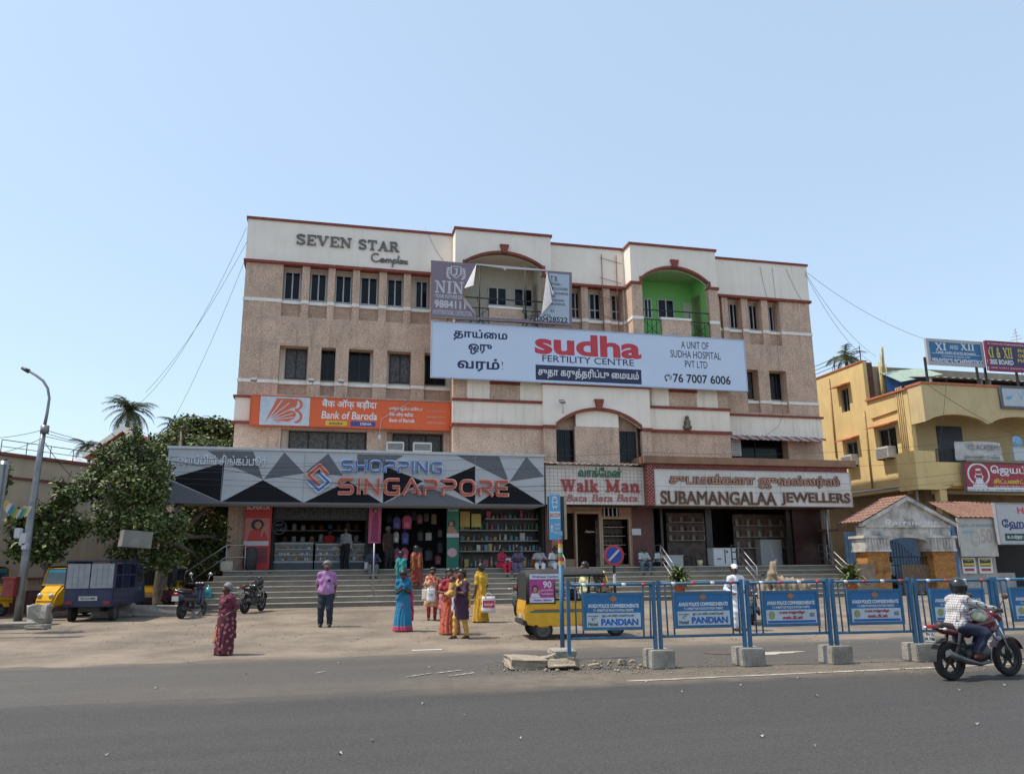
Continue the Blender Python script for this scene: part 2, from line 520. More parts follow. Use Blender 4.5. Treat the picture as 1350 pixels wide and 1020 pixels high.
# square techno alphabet for the big shop fascia
def _rr(x0,y0,x1,y1,r=0.12,start=0):
 return arc(x1 - r,y1 - r,r,r,0,90,3) + arc(x0 + r,y1 - r,r,r,90,180,3) + arc(x0 + r,y0 + r,r,r,180,270,3) + arc(x1 - r,y0 + r,r,r,270,360,3)
TECH = {
 'S': (1.0,[[(.95,.92),(.3,.92)] + arc(.22,.71,.14,.21,90,270,5) + [(.7,.5)] + arc(.78,.29,.14,.21,90,-90,5) + [(.05,.08)]]),
 'H': (1.0,[[(.1,.0),(.1,1)],[(.1,.5),(.9,.5)],[(.9,0),(.9,1)]]),
 'O': (1.1,[_rr(.1,.08,1.0,.92,.3) + [(1.0,.62)]]),
 'P': (1.0,[[(.1,.92),(.7,.92)] + arc(.7,.71,.22,.21,90,-90,5) + [(.24,.5),(.1,.42),(.1,.0)]]),
 'I': (0.3,[[(.15,0),(.15,1)]]),
 'N': (1.05,[[(.1,0),(.1,.95),(.9,.05),(.9,1)]]),
 'G': (1.05,[[(.98,.92),(.35,.92)] + arc(.35,.7,.25,.22,90,180,3) + arc(.35,.3,.25,.22,180,270,3) + [(.92,.08),(.92,.48),(.55,.48)]]),
 'A': (1.1,[[(.0,.02),(.55,.97),(1.1,.02)],[(.5,.25),(.8,.25)]]),
 'R': (1.0,[[(.1,.92),(.7,.92)] + arc(.7,.71,.22,.21,90,-90,5) + [(.3,.5),(.95,.02)],[(.1,.5),(.1,.0)]]),
 'E': (0.9,[[(.85,.92),(.1,.92),(.1,.08),(.85,.08)],[(.1,.5),(.75,.5)]]),
}
def tech(word,w=0.17,gap=0.16):
 L = []; x = 0
 for ch in word:
  ww,ls = TECH[ch]
  L += [[(p[0] + x,p[1]) for p in l] for l in ls]; x += ww + gap
 return _fill(stroke_loops(L,w))
# ------------------------------------------------------------------ the ground
def ground_mat():
 m = bpy.data.materials.new('dusty_ground'); m.use_nodes = True
 nt = m.node_tree; N = nt.nodes; L = nt.links; bs = N['Principled BSDF']
 bs.inputs['Roughness'].default_value = 0.95
 ge = N.new('ShaderNodeNewGeometry')
 def noise(s,d=6,r=0.6):
  n = N.new('ShaderNodeTexNoise'); n.inputs['Scale'].default_value = s; n.inputs['Detail'].default_value = d
  n.inputs['Roughness'].default_value = r; L.new(ge.outputs['Position'],n.inputs['Vector']); return n.outputs['Fac']
 def mixc(f,a,b):
  x = N.new('ShaderNodeMix'); x.data_type = 'RGBA'
  L.new(f,x.inputs['Factor'])
  for s_,v in ((6,a),(7,b)):
   if isinstance(v,tuple): x.inputs[s_].default_value = (*v,1)
   else: L.new(v,x.inputs[s_])
  return x.outputs[2]
 def mr(f,lo,hi,a=0,b=1):
  r = N.new('ShaderNodeMapRange'); r.inputs[1].default_value = lo; r.inputs[2].default_value = hi; r.inputs[3].default_value = a; r.inputs[4].default_value = b
  L.new(f,r.inputs[0]); return r.outputs[0]
 a = mixc(mr(noise(0.55),0.38,0.62),(0.125,0.098,0.072),(0.24,0.186,0.135))
 b = mixc(mr(noise(2.6,8,.7),0.56,0.72,0,.7),a,(0.085,0.07,0.055))
 c = mixc(mr(noise(38,3,.7),0.5,0.72,0,.75),b,(0.33,0.27,0.20))
 vo = N.new('ShaderNodeTexVoronoi'); vo.feature = 'DISTANCE_TO_EDGE'; vo.inputs['Scale'].default_value = 0.32
 ds = N.new('ShaderNodeVectorMath'); ds.operation = 'ADD'
 nn = N.new('ShaderNodeTexNoise'); nn.inputs['Scale'].default_value = 1.3; nn.inputs['Detail'].default_value = 6
 L.new(ge.outputs['Position'],nn.inputs['Vector']); L.new(ge.outputs['Position'],ds.inputs[0]); L.new(nn.outputs['Color'],ds.inputs[1])
 L.new(ds.outputs[0],vo.inputs['Vector'])
 d = mixc(mr(vo.outputs['Distance'],0.0,0.007,0.6,0),c,(0.11,0.09,0.07))
 L.new(d,bs.inputs['Base Color'])
 bn = N.new('ShaderNodeBump'); bn.inputs['Strength'].default_value = 0.6; bn.inputs['Distance'].default_value = 0.05
 L.new(noise(9,8,.7),bn.inputs['Height']); L.new(bn.outputs[0],bs.inputs['Normal'])
 return m
GROUND = ground_mat()
def road_mat(name,base,dust,dust_amt,lo,hi):
 m = bpy.data.materials.new(name); m.use_nodes = True
 nt = m.node_tree; N = nt.nodes; L = nt.links; bs = N['Principled BSDF']
 bs.inputs['Roughness'].default_value = 0.72; bs.inputs['Specular IOR Level'].default_value = 0.3
 ge = N.new('ShaderNodeNewGeometry'); mp = N.new('ShaderNodeMapping')
 mp.inputs['Rotation'].default_value = (0,0,-YAW); L.new(ge.outputs['Position'],mp.inputs['Vector'])
 m2 = N.new('ShaderNodeMapping'); m2.inputs['Scale'].default_value = (0.12,1.0,1); L.new(mp.outputs[0],m2.inputs['Vector'])
 def noise(s,v,d=6,r=0.6):
  n = N.new('ShaderNodeTexNoise'); n.inputs['Scale'].default_value = s; n.inputs['Detail'].default_value = d
  n.inputs['Roughness'].default_value = r; L.new(v,n.inputs['Vector']); return n.outputs['Fac']
 def mixc(f,a,b):
  x = N.new('ShaderNodeMix'); x.data_type = 'RGBA'; L.new(f,x.inputs['Factor'])
  for s_,v in ((6,a),(7,b)):
   if isinstance(v,tuple): x.inputs[s_].default_value = (*v,1)
   else: L.new(v,x.inputs[s_])
  return x.outputs[2]
 def mr(f,l0,h0,a=0,b=1):
  r = N.new('ShaderNodeMapRange'); r.inputs[1].default_value = l0; r.inputs[2].default_value = h0; r.inputs[3].default_value = a; r.inputs[4].default_value = b
  L.new(f,r.inputs[0]); return r.outputs[0]
 a = mixc(mr(noise(1.1,m2.outputs[0]),0.30,0.70),tuple(x * 0.68 for x in base),tuple(x * 1.3 for x in base))
 b = mixc(mr(noise(150,mp.outputs[0],2,.8),0.45,0.75,0,.5),a,tuple(min(1,x * 2.1) for x in base))
 c = mixc(mr(noise(0.5,m2.outputs[0],7,.68),lo,hi,0,dust_amt),b,dust)
 e = mixc(mr(noise(1.7,mp.outputs[0],8,.75),0.66,0.74,0,.45),c,tuple(x * 0.55 for x in base))
 g3 = mixc(mr(noise(34,mp.outputs[0],5,.8),0.38,0.66,.0,.95),e,tuple(x * 2.3 for x in base))
 g3 = mixc(mr(noise(75,mp.outputs[0],3,.8),0.42,0.66,.0,.85),g3,tuple(x * 0.5 for x in base))
 sx_ = N.new('ShaderNodeSeparateXYZ'); L.new(mp.outputs[0],sx_.inputs[0])
 def mth(op,a,b,c=None):
  n = N.new('ShaderNodeMath'); n.operation = op
  for k,v in enumerate((a,b) if c is None else (a,b,c)):
   if isinstance(v,(int,float)): n.inputs[k].default_value = v
   else: L.new(v,n.inputs[k])
  return n.outputs[0]
 wob = mth('MULTIPLY',mth('SUBTRACT',noise(1.1,mp.outputs[0],7,.7),.5),1.1)
 dm = mth('ABSOLUTE',mth('SUBTRACT',mth('ADD',sx_.outputs[1],wob),11.62),0)
 k1 = mth('MULTIPLY',mr(dm,1.0,.45,0,1),mth('ADD',mr(sx_.outputs[0],-4.5,-1.0,0,.3),mr(sx_.outputs[0],.6,3.2,0,.7)))
 k2 = mr(mth('ADD',sx_.outputs[1],mth('MULTIPLY',wob,1.3)),15.15,16.05,0,.95)
 grain = mr(noise(60,mp.outputs[0],4,.8),.3,.7,.55,1.0)
 ft = mth('MULTIPLY',mth('MAXIMUM',k1,k2),grain)
 dc = mixc(mr(noise(3.0,mp.outputs[0],6,.7),.35,.65),(.125,.10,.075),(.205,.163,.12))
 fin = mixc(ft,g3,dc)
 L.new(fin,bs.inputs['Base Color'])
 bn = N.new('ShaderNodeBump'); bn.inputs['Strength'].default_value = 0.5; bn.inputs['Distance'].default_value = 0.01
 L.new(noise(120,mp.outputs[0],3,.8),bn.inputs['Height']); L.new(bn.outputs[0],bs.inputs['Normal'])
 return m
ROADN = road_mat('asphalt_near',(0.048,0.044,0.040),(0.105,0.10,0.083),0.5,0.46,0.72)
ROADF = road_mat('asphalt_far',(0.068,0.061,0.053),(0.15,0.125,0.10),0.65,0.45,0.7)
def rp(u,v,z=0.0):
 p = ROAD.w((u,v,0)); return (p.x,p.y,z + gz(p))
# one big sheet to the horizon, finer near the forecourt
us = [-900,-300,-120,-60] + [i * 2.0 - 40 for i in range(46)] + [70,120,300,900]
vs_ = [-60,-10,0,5,10,14] + [15 + i * 0.75 for i in range(18)] + [32,40,60,120,300,900]
g = MB()
g.v = [rp(u,v) for v in vs_ for u in us]
nu = len(us)
for j in range(len(vs_) - 1):
 for i in range(nu - 1):
  g.f.append([j * nu + i,j * nu + i + 1,(j + 1) * nu + i + 1,(j + 1) * nu + i]); g.m.append(0); g.smooth.append(True)
o = solo('ground',None,None,g,GROUND,WLD); o['kind'] = 'structure'
def strip(name,label,v0,v1,z,m,u0=-300,u1=300,wob0=0.0,wob1=0.0,step=0.5,kind='structure',a0=0,a1=0):
 mb = MB(); n = int((60) / step); uu = [u0] + [-30 + i * step for i in range(int(70 / step) + 1)] + [u1]
 uu = [u for u in uu if u0 <= u <= u1]
 def w(u,k): return math.sin(u * 1.7 + k) * 0.4 + math.sin(u * 4.3 + k * 2) * 0.3 + math.sin(u * 9.1 + 3 * k) * 0.3
 for u in uu:
  mb.v.append(rp(u,v0 + wob0 * w(u,1),z)); mb.v.append(rp(u,v1 + wob1 * w(u,5),z))
 for i in range(len(uu) - 1):
  mb.f.append([2 * i,2 * i + 2,2 * i + 3,2 * i + 1]); mb.m.append(0); mb.smooth.append(False)
 o = solo(name,None,None,mb,m,WLD); o['kind'] = kind; return o
VN = 11.35          # far edge of the near carriageway
VM = 12.55          # near edge of the far carriageway
VE = 15.75          # far edge of the far carriageway
strip('near_road',None,-25,VN,0.007,ROADN,wob1=0.10)
strip('far_road',None,VN - .1,VE,0.004,ROADF,wob1=0.30)
LINEP = mat('worn_road_paint',(0.40,0.37,0.31),0.85,0.25,2.0,dirt=(0.15,0.13,0.11),dirt_amt=0.9,dirt_scale=3.0)
_DUST = mat('roadside_dust',(0.20,0.16,0.12),0.95,0.3,2.0,0.4,30,speck=0.3,sscale=70)
strip('edge_line',None,11.16,11.27,0.014,LINEP,wob0=0.012,wob1=0.012,u0=4.3)
for xa,ya_,xb,yb_ in ((536,893,569,888),(592,892,625,887.5),(575,888,608,884),(416,888,429,885.5)):
 q = gp(xa,ya_); q2 = gp(xb,yb_); d_ = q2 - q; mb = MB(); n_ = 10
 for i in range(n_ + 1): w_ = .045 * (0.5 + .5 * math.sin(i * 2.1 + xa)) + .012; mb.v += [(d_.x * i / n_ - d_.y * 0,d_.y * i / n_ - w_,0),(d_.x * i / n_,d_.y * i / n_ + w_,0)]
 for i in range(n_): mb.f.append([2 * i,2 * i + 2,2 * i + 3,2 * i + 1]); mb.m.append(0); mb.smooth.append(False)
 solo('paint_mark',None,None,mb,LINEP,Frame((q.x,q.y,0.016),0),kind='structure')
# a short dash of paint and a pale broken patch on the far road
q = gp(563,856.5)
mb = MB(); fr_ = Frame((q.x,q.y,0.009),YAW); mb.box(-0.30,0.30,-0.045,0.045,0,0.003)
solo('paint_mark',None,None,mb,mat('white_road_paint',(0.7,0.69,0.66),0.8,0.1),fr_,kind='structure')
q = gp(1012,861)
mb = MB(); pts = []
for k in range(28):
 a = k / 28 * 2 * math.pi; r_ = 1 + 0.25 * math.sin(3 * a + 1) + 0.18 * math.sin(7 * a)
 pts.append((0.62 * r_ * math.cos(a),0.2 * r_ * math.sin(a)))
mb.prism(pts,0,0.004,'z')
solo('sand_patch',None,None,mb,mat('pale_sand',(0.42,0.36,0.28),0.95,0.2,5),Frame((q.x,q.y,0.006),YAW),kind='structure')
mb = MB(); mb.lathe([(0.0,0.003),(0.30,0.003),(0.32,0.0)],seg=24)
q2 = gp(985,860)
solo('manhole_cover',None,None,mb,mat('rusty_iron',(0.09,0.07,0.055),0.8,0.3,20),Frame((q2.x - 0.5,q2.y,0.012),YAW),kind='structure')
# ------------------------------------------------------------------ the four storey commercial building
F = FAC.at
def fz(x,y,yl=0.0): return F(x,y,yl)[1]
def fs(x,y,yl=0.0): return F(x,y,yl)[0]
PB = -0.9                                   # front plane of the bays
PC = -1.15                                  # front plane of the arched centre on the first floor
sL = fs(315,480); sR = fs(1073,470)
zT = fz(330,289); zR3 = fz(330,345); zS3 = fz(330,391.6); zS3b = fz(330,396); zB3 = fz(385,417)
zW3 = fz(383,358.5)                        # window head, third floor
zT2 = fz(385,455.5); zS2 = fz(385,501.5); zS2b = fz(385,505.8); zB2 = fz(385,520)
zR1 = fz(318,521); zR1b = fz(318,524); zR0 = fz(318,555); zR0b = fz(318,558.5)
ZP = 1.44                                   # shop floor level
sA0,sA1 = fs(600,380,PB),fs(727,380,PB)
sB0,sB1 = fs(832.5,380,PB),fs(945.5,380,PB)
zTB = fz(640,305.5,PB)
BD = 14.0
print('FACADE s',sL,sR,'bays',sA0,sA1,sB0,sB1,'z',zT,zR3,zB3,zT2,zB2,zR1,zR0,'top bay',zTB,'right cap',fz(1000,349))
bld = thing('commercial_building','long four storey pebble-dashed commercial building with cream parapet, red trim and shops below','building',FAC,(0,0,0))
def strips(mb,s0,s1,z0,z1,y0,y1,holes,mi=0):
 """a wall with rectangular holes (s0, s1, z0, z1)"""
 xs = sorted({s0,s1} | {h for a in holes for h in a[:2] if s0 < h < s1})
 for a,b in zip(xs,xs[1:]):
  m = (a + b) / 2; zz = z0
  for h in sorted([h for h in holes if h[0] < m < h[1]],key=lambda h: h[2]):
   if h[2] > zz: mb.box(a,b,y0,y1,zz,min(h[2],z1),mi)
   zz = max(zz,h[3])
  if zz < z1: mb.box(a,b,y0,y1,zz,z1,mi)
# recess boxes: (s0, s1) of every recess, from the photo
def sx(l,y,yl=0.0): return [fs(x,y,yl) for x in l]
r3L = list(zip(sx([372.3,407.8,441.5,474.2,509.8,541.8],380),sx([397.7,432,464.7,499.8,532.3,567],380)))
r2L = list(zip(sx([367.5,423,459.3,509.8,559.5],480),sx([405.5,442,492,542,596],480)))
r3C = list(zip(sx([751,775.3,804.4],400),sx([766.6,795.3,821.5],400)))
r3R = list(zip(sx([949,959.8,986,1012.5],410),sx([952.2,977.8,1003.8,1027.5],410)))
r2R = list(zip(sx([984,1014.5],500),sx([1000,1037],500)))
RD = 0.6                                    # depth of the window recesses
main = MB()
holes = [(a,b,zB3,zR3) for a,b in r3L + r3C + r3R] + [(a,b,zB2,zT2) for a,b in r2L + r2R]
gl0,gl1,gl2,gl3 = fs(370,575),fs(484,575),fs(510,575),fs(585,575)
zG1,zG0 = fz(420,566),fz(420,594)
jr0,jr1 = fs(966,590),fs(1039,590)
zJ1,zJ0 = fz(1000,577),fz(1000,606)
bayh = [(fs(613.5,380,PB),fs(715.5,380,PB)),(fs(847.5,400,PB),fs(935,400,PB))]
holes += [(a,b,zB3 - .25,zR3) for a,b in bayh]
holes += [(gl0,gl1,zG0,zG1),(gl2,gl3,zG0,zG1),(jr0,jr1,zJ0,zJ1)]
ZG = fz(470,640)                            # head of the ground floor openings (hidden behind the fascias)
strips(main,sL,sR,ZG,zR3,0,RD,holes)
# body of the building: side walls, back, core behind the recesses
main.box(sL,sL + 0.25,RD,BD,0,zR3)
main.box(sR - 0.25,sR,RD,BD,0,zR3)
main.box(sL + .25,sR - .25,BD - 0.25,BD,0,zR3)
main.box(sL,sL + 0.9,0,RD,0,ZG); main.box(sR - 0.5,sR,0,RD,0,ZG)
part('wall',main,PEB,bld)
core = MB()
for a,b in ((sL + .25,bayh[0][0]),(bayh[0][1],bayh[1][0]),(bayh[1][1],sR - .25)): core.box(a,b,RD + .001,RD + .2,zB3 - .25,zR3 - 0.01)
core.box(sL + .25,sR - .25,RD + .001,RD + .2,ZG + 0.3,zB3 - .37)
part('recess_wall',core,CREAM_D,bld)
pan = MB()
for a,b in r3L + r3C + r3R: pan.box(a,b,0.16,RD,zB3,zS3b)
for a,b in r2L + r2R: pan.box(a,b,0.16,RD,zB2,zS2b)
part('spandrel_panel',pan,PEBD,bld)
# sills and the white string course on the piers
si = MB()
def band(mb,s0,s1,zb,zt,yf,holes_):
 xs = [s0] + [v for h in sorted(holes_) for v in h if s0 < v < s1] + [s1]
 hh = sorted(holes_); cur = s0
 for a,b in hh:
  if a > cur: mb.box(cur,a,yf - 0.03,yf + 0.05,zb,zt)
  mb.box(max(a,s0),min(b,s1),0.10,RD - .02,zb,zt - .004)
  cur = b
 if cur < s1: mb.box(cur,s1,yf - 0.03,yf + 0.05,zb,zt)
band(si,sL - .03,sA0,zS3b,zS3,0,r3L)
band(si,sA1,sB0,zS3b,zS3,0,r3C)
band(si,sB1,sR + .03,zS3b,zS3,0,r3R)
band(si,sL - .03,sA0,zS2b,zS2,0,r2L)
band(si,fs(984,500),sR + .03,zS2b,zS2,0,r2R)
part('sill_course',si,WHITEP,bld)
# parapet in cream with red caps
pr = MB()
pr.box(sL - .04,sA0,-0.04,0.22,zR3 + .1,zT)
pr.box(sA1,sB0,-0.04,0.22,zR3 + .1,zT)
pr.box(sB1,sR + .04,-0.04,0.22,zR3 + .1,zT)
pr.box(sL - .04,sL + .2,0.22,BD,zR3 + .1,zT); pr.box(sR - .2,sR + .04,.22,BD,zR3 + .1,zT)
part('parapet',pr,CREAM,bld)
cap = MB()
for a,b in ((sL - .1,sA0),(sA1,sB0),(sB1,sR + .1)):
 cap.box(a,b,-0.10,0.28,zT,zT + .11); cap.box(a,b,-0.12,0.3,zR3 - .02,zR3 + .1)
cap.box(sL - .1,sL + .25,.28,BD,zT,zT + .11); cap.box(sR - .25,sR + .1,.28,BD,zT,zT + .11)
cap.box(sL - .12,sL + .25,.3,BD,zR3 - .02,zR3 + .1); cap.box(sR - .25,sR + .12,.3,BD,zR3 - .02,zR3 + .1)
rf_ = MB()
for a,b in ((sL + .01,bayh[0][0]),(bayh[0][1],bayh[1][0]),(bayh[1][1],sR - .01)): rf_.box(a,b,.2,1.2,zR3 - .004,zR3 + .12)
rf_.box(sL + .01,sR - .01,1.2,BD - .01,zR3 - .004,zR3 + .12)
part('roof_slab',rf_,CREAM_D,bld)
for zb,zt in ((zR1b,zR1),(zR0b,zR0)):
 cap.box(sL - .13,sA0,-0.13,0.1,zb,zt); cap.box(fs(962,560),sR + .13,-0.13,.1,zb,zt)
 cap.box(sL - .13,sL + .1,.1,BD,zb,zt); cap.box(sR - .1,sR + .13,.1,BD,zb,zt)
part('red_cornice',cap,REDT,bld)
bd = MB()
for a,b in ((sL - .05,sA0),(fs(962,560),sR + .05)):
 bd.box(a,b,-0.05,0.1,zR0,zR1b)
bd.box(sL - .05,sL + .1,.1,BD,zR0,zR1b); bd.box(sR - .1,sR + .05,.1,BD,zR0,zR1b)
part('cream_band',bd,CREAM_D,bld)
gv = MB()                                    # thin pale grooves in the render
zg1,zg2 = fz(330,452.5),fz(330,417)
gv.box(sL - .004,fs(368,450),-0.006,.05,zg1 - .02,zg1 + .02); gv.box(sL - .004,fs(370,417),-0.006,.05,zg2 - .02,zg2 + .02)
gv.box(fs(368,450),sA0,-.006,.05,zT2 + .05,zT2 + .08)
part('render_joint',gv,mat('joint_mortar',(0.45,0.36,0.3),.9),bld)
# windows -----------------------------------------------------------
def window(s0,s1,z0,z1,y,fm,panes=2,fw=.06,rail=False,mount=None,pm=None):
 w = MB()
 w.box(s0,s0 + fw,y,y + .06,z0,z1); w.box(s1 - fw,s1,y,y + .06,z0,z1)
 w.box(s0 + fw,s1 - fw,y,y + .06,z0,z0 + fw); w.box(s0 + fw,s1 - fw,y,y + .06,z1 - fw,z1)
 for k in range(1,panes):
  c = s0 + (s1 - s0) * k / panes; w.box(c - fw * .55,c + fw * .55,y - .01,y + .05,z0 + fw,z1 - fw)
 if rail: w.box(s0 + fw,s1 - fw,y + .003,y + .05,z0 + (z1 - z0) * .34,z0 + (z1 - z0) * .34 + fw)
 o_ = part('window',w,fm,mount or bld)
 p = MB(); p.box(s0 + fw * .5,s1 - fw * .5,y + .03,y + .04,z0 + fw * .5,z1 - fw * .5)
 part('pane',p,pm or GLASSD,o_)
 return o_
ins = .10
yw = RD - .06
def wrow(px_,y,z0,z1,fm,**k):
 for i_,(a,b) in enumerate(px_): window(fs(a,y,yw),fs(b,y,yw),z0,z1,yw,fm,pm=CURT if (fm is BLACKF and i_ in (0,3)) else None,**k)
zH3 = fz(384,358.5,yw); zL3 = fz(384,395.5,yw); zH2 = fz(390,459.5,yw); zL2 = fz(390,499.5,yw)
wrow([(374.7,396),(409.3,430.4),(442.2,463.5),(475.4,497.9),(510.5,531),(547.7,564)],378,zL3,zH3,ALU,fw=.05)
wrow([(752.6,764),(776.5,791),(805.5,818.5)],400,zL3,zH3,ALU,fw=.05,rail=True)
wrow([(961.5,972.5),(987,998),(1013.5,1023)],415,zL3,zH3,ALU,fw=.05)
wrow([(376,404),(423,441.5),(460,487.7),(513.5,541.3),(560.5,587)],480,zL2,zH2,BLACKF,fw=.045)
wrow([(984,999),(1015.5,1031)],505,zL2,zH2,BLACKF,fw=.045)
for a,b,n in ((gl0,gl1,4),(gl2,gl3,3)):
 window(a + .3,b - .02,zG0,zG1,RD - .1,BLACKF,panes=n,fw=.05,pm=CURT)
window(jr0,jr1,zJ0,zJ1,RD - .1,BLACKF,panes=2,fw=.05)
# bays on the third floor ---------------------------------------------
def bay(s0,s1,o0,o1,zspr,zcr,inner,side_m,wins,door,par):
 """pebble piers, cream head with a segmental arch, an open balcony behind"""
 zb = zB3 - .9
 pm = MB()
 pm.box(s0,o0,PB,PB + .3,zb,zR3); pm.box(o1,s1,PB,PB + .3,zb,zR3)
 pm.box(s0,s0 + .12,PB + .3,.0,zb,zR3); pm.box(s1 - .12,s1,PB + .3,.0,zb,zR3)
 part('bay_pier',pm,PEB,bld)
 n = 14; c = (o0 + o1) / 2; hw = (o1 - o0) / 2; rise = zcr - zspr
 rad = (hw * hw + rise * rise) / (2 * rise); zc = zcr - rad
 ar = []
 for k in range(n + 1):
  x = o0 + (o1 - o0) * k / n
  ar.append((x,zc + math.sqrt(max(0,rad * rad - (x - c) ** 2))))
 poly = [(s0,zTB),(s0,zR3 + .1),(o0,zR3 + .1)] + ar + [(o1,zR3 + .1),(s1,zR3 + .1),(s1,zTB)]
 hd = MB()
 for k in range(n):
  (xa,za),(xb,zb_) = ar[k],ar[k + 1]
  hd.add([(xa,PB,za),(xb,PB,zb_),(xb,PB,zTB),(xa,PB,zTB),(xa,PB + .28,za),(xb,PB + .28,zb_),(xb,PB + .28,zTB),(xa,PB + .28,zTB)],
               [(0,1,2,3),(5,4,7,6),(0,4,5,1)])
 hd.box(s0,o0,PB,PB + .28,zR3 + .1,zTB); hd.box(o1,s1,PB,PB + .28,zR3 + .1,zTB)
 hd.box(s0,s0 + .2,PB + .28,0.2,zR3 + .1,zTB); hd.box(s1 - .2,s1,PB + .28,.2,zR3 + .1,zTB)
 part('bay_head',hd,CREAM,bld)
 tr = MB()
 tr.box(s0 - .07,s1 + .07,PB - .07,PB + .34,zTB,zTB + .11); tr.box(s0 - .07,s0 + .27,PB + .34,.3,zTB,zTB + .11); tr.box(s1 - .27,s1 + .07,PB + .34,.3,zTB,zTB + .11)
 tr.box(s0 - .07,o0 + .0,PB - .07,PB + .3,zR3 - .02,zR3 + .1); tr.box(o1,s1 + .07,PB - .07,PB + .3,zR3 - .02,zR3 + .1)
 tr.box(s0 - .07,s0 + .1,PB + .3,-.12,zR3 - .02,zR3 + .1)
 for k in range(n):
  (xa,za),(xb,zb_) = ar[k],ar[k + 1]
  q = [(xa,PB - .05,za - .0),(xb,PB - .05,zb_),(xb,PB - .05,zb_ + .12),(xa,PB - .05,za + .12)]
  q += [(p[0],PB + .2,p[2]) for p in q]
  tr.add(q,[(0,1,2,3),(0,4,5,1),(3,2,6,7)])
 for x0 in (o0 - .12,o1): tr.box(x0,x0 + .12,PB - .05,PB + .2,zR3 + .1,zspr + .1)
 kx = c; tr.prism([(kx - .22,zcr + .42),(kx - .10,zcr + .02),(kx + .10,zcr + .02),(kx + .22,zcr + .42)],PB - .12,PB + .01)
 part('arch_trim',tr,REDT,bld)
 # balcony room
 yb = 1.0; fl = zB3 - .25; ro = zspr + .12
 rm = MB()
 rm.box(s0 + .2,s1 - .2,yb,yb + .1,fl,zcr + .5)                       # back wall
 rm.box(o0 - .05,o0 - .0,PB + .3,yb,fl,zcr + .5); rm.box(o1,o1 + .05,PB + .3,yb,fl,zcr + .5)
 part('balcony_wall',rm,inner,bld)
 rc = MB(); rc.box(o0,o1,PB + .3,yb,ro + .5,ro + .6); rc.box(o0,o1,PB + .1,yb,fl - .12,fl - .004)
 part('balcony_slab',rc,CREAM_D if inner is not GREENW else mat('pale_green_ceiling',(0.33,0.5,0.26),.85),bld)
 for (a,b,zl,zh) in wins: window(a,b,zl,zh,yb - .05,ALU,fw=.06)
 if door:
  d_ = MB(); d_.box(door[0],door[1],yb - .06,yb - .003,door[2],door[3]); part('door',d_,mat('cream_door',(.55,.52,.42),.6),bld)
 # balcony front: pebble block in the middle, black railings on both sides
 pb = MB(); pb.box(par[0],par[1],PB,PB + .2,fl - .1,par[2]); part('balcony_parapet',pb,PEB,bld)
 pc = MB(); pc.box(par[0] - .03,par[1] + .03,PB - .03,PB + .23,par[2],par[2] + .11); part('parapet_cap',pc,WHITEP,bld)
 ra = MB(); zt = par[2] + .45
 ra.box(o0,o1,PB + .1,PB + .14,zt,zt + .05)
 for a,b in ((o0,par[0]),(par[1],o1)):
  ra.box(a,b,PB + .1,PB + .13,par[2] - .02,par[2] + .02); ra.box(a,b,PB + .1,PB + .13,fl + .02,fl + .06)
  for k in range(5):
   x = a + (b - a) * k / 4; ra.box(x - .012,x + .012,PB + .105,PB + .13,fl + .06,zt if k in (0,4) else par[2] - .02)
  ra.tube([(a,PB + .12,fl + .06),(b,PB + .12,par[2])],.014,5); ra.tube([(b,PB + .12,fl + .06),(a,PB + .12,par[2])],.014,5)
 part('balcony_railing',ra,IRON,bld)
YB = 1.0
bay(sA0,sA1,fs(613.5,380,PB),fs(715.5,380,PB),fz(614,345.5,PB),fz(664,334.5,PB),mat('cream_balcony_wall',(.62,.57,.46),.85,.05),None,
 [(fs(643,390,YB),fs(668,390,YB),fz(655,403.5,YB),fz(655,379,YB)),(fs(677,390,YB),fs(702,390,YB),fz(690,405,YB),fz(690,381,YB))],
 None,(fs(645,410,PB),fs(688,410,PB),fz(665,407,PB)))
bay(sB0,sB1,fs(847.5,400,PB),fs(935,400,PB),fz(846,367,PB),fz(888,354,PB),GREENW,None,
 [(fs(848,400,YB),fs(858.5,400,YB),fz(853,420,YB),fz(853,394,YB)),(fs(866,400,YB),fs(888,400,YB),fz(877,420,YB),fz(877,395,YB))],
 (fs(900,410,YB),fs(921,410,YB),fz(910,440,YB),fz(910,400,YB)),(fs(873,430,PB),fs(911,430,PB),fz(890,422,PB)))
# white string on the bay piers
wb = MB()
for a,b in ((sA0,fs(613.5,380,PB)),(fs(715.5,380,PB),sA1),(sB0,fs(847.5,400,PB)),(fs(935,400,PB),sB1)):
 wb.box(a - .02,b,PB - .03,PB + .05,zS3b,zS3)
wb.box(sB0 - .03,sB0 + .02,PB + .05,-.03,zS3b,zS3); wb.box(sA0 - .03,sA0 + .02,PB + .05,-.03,zS3b,zS3)
part('bay_string',wb,WHITEP,bld)
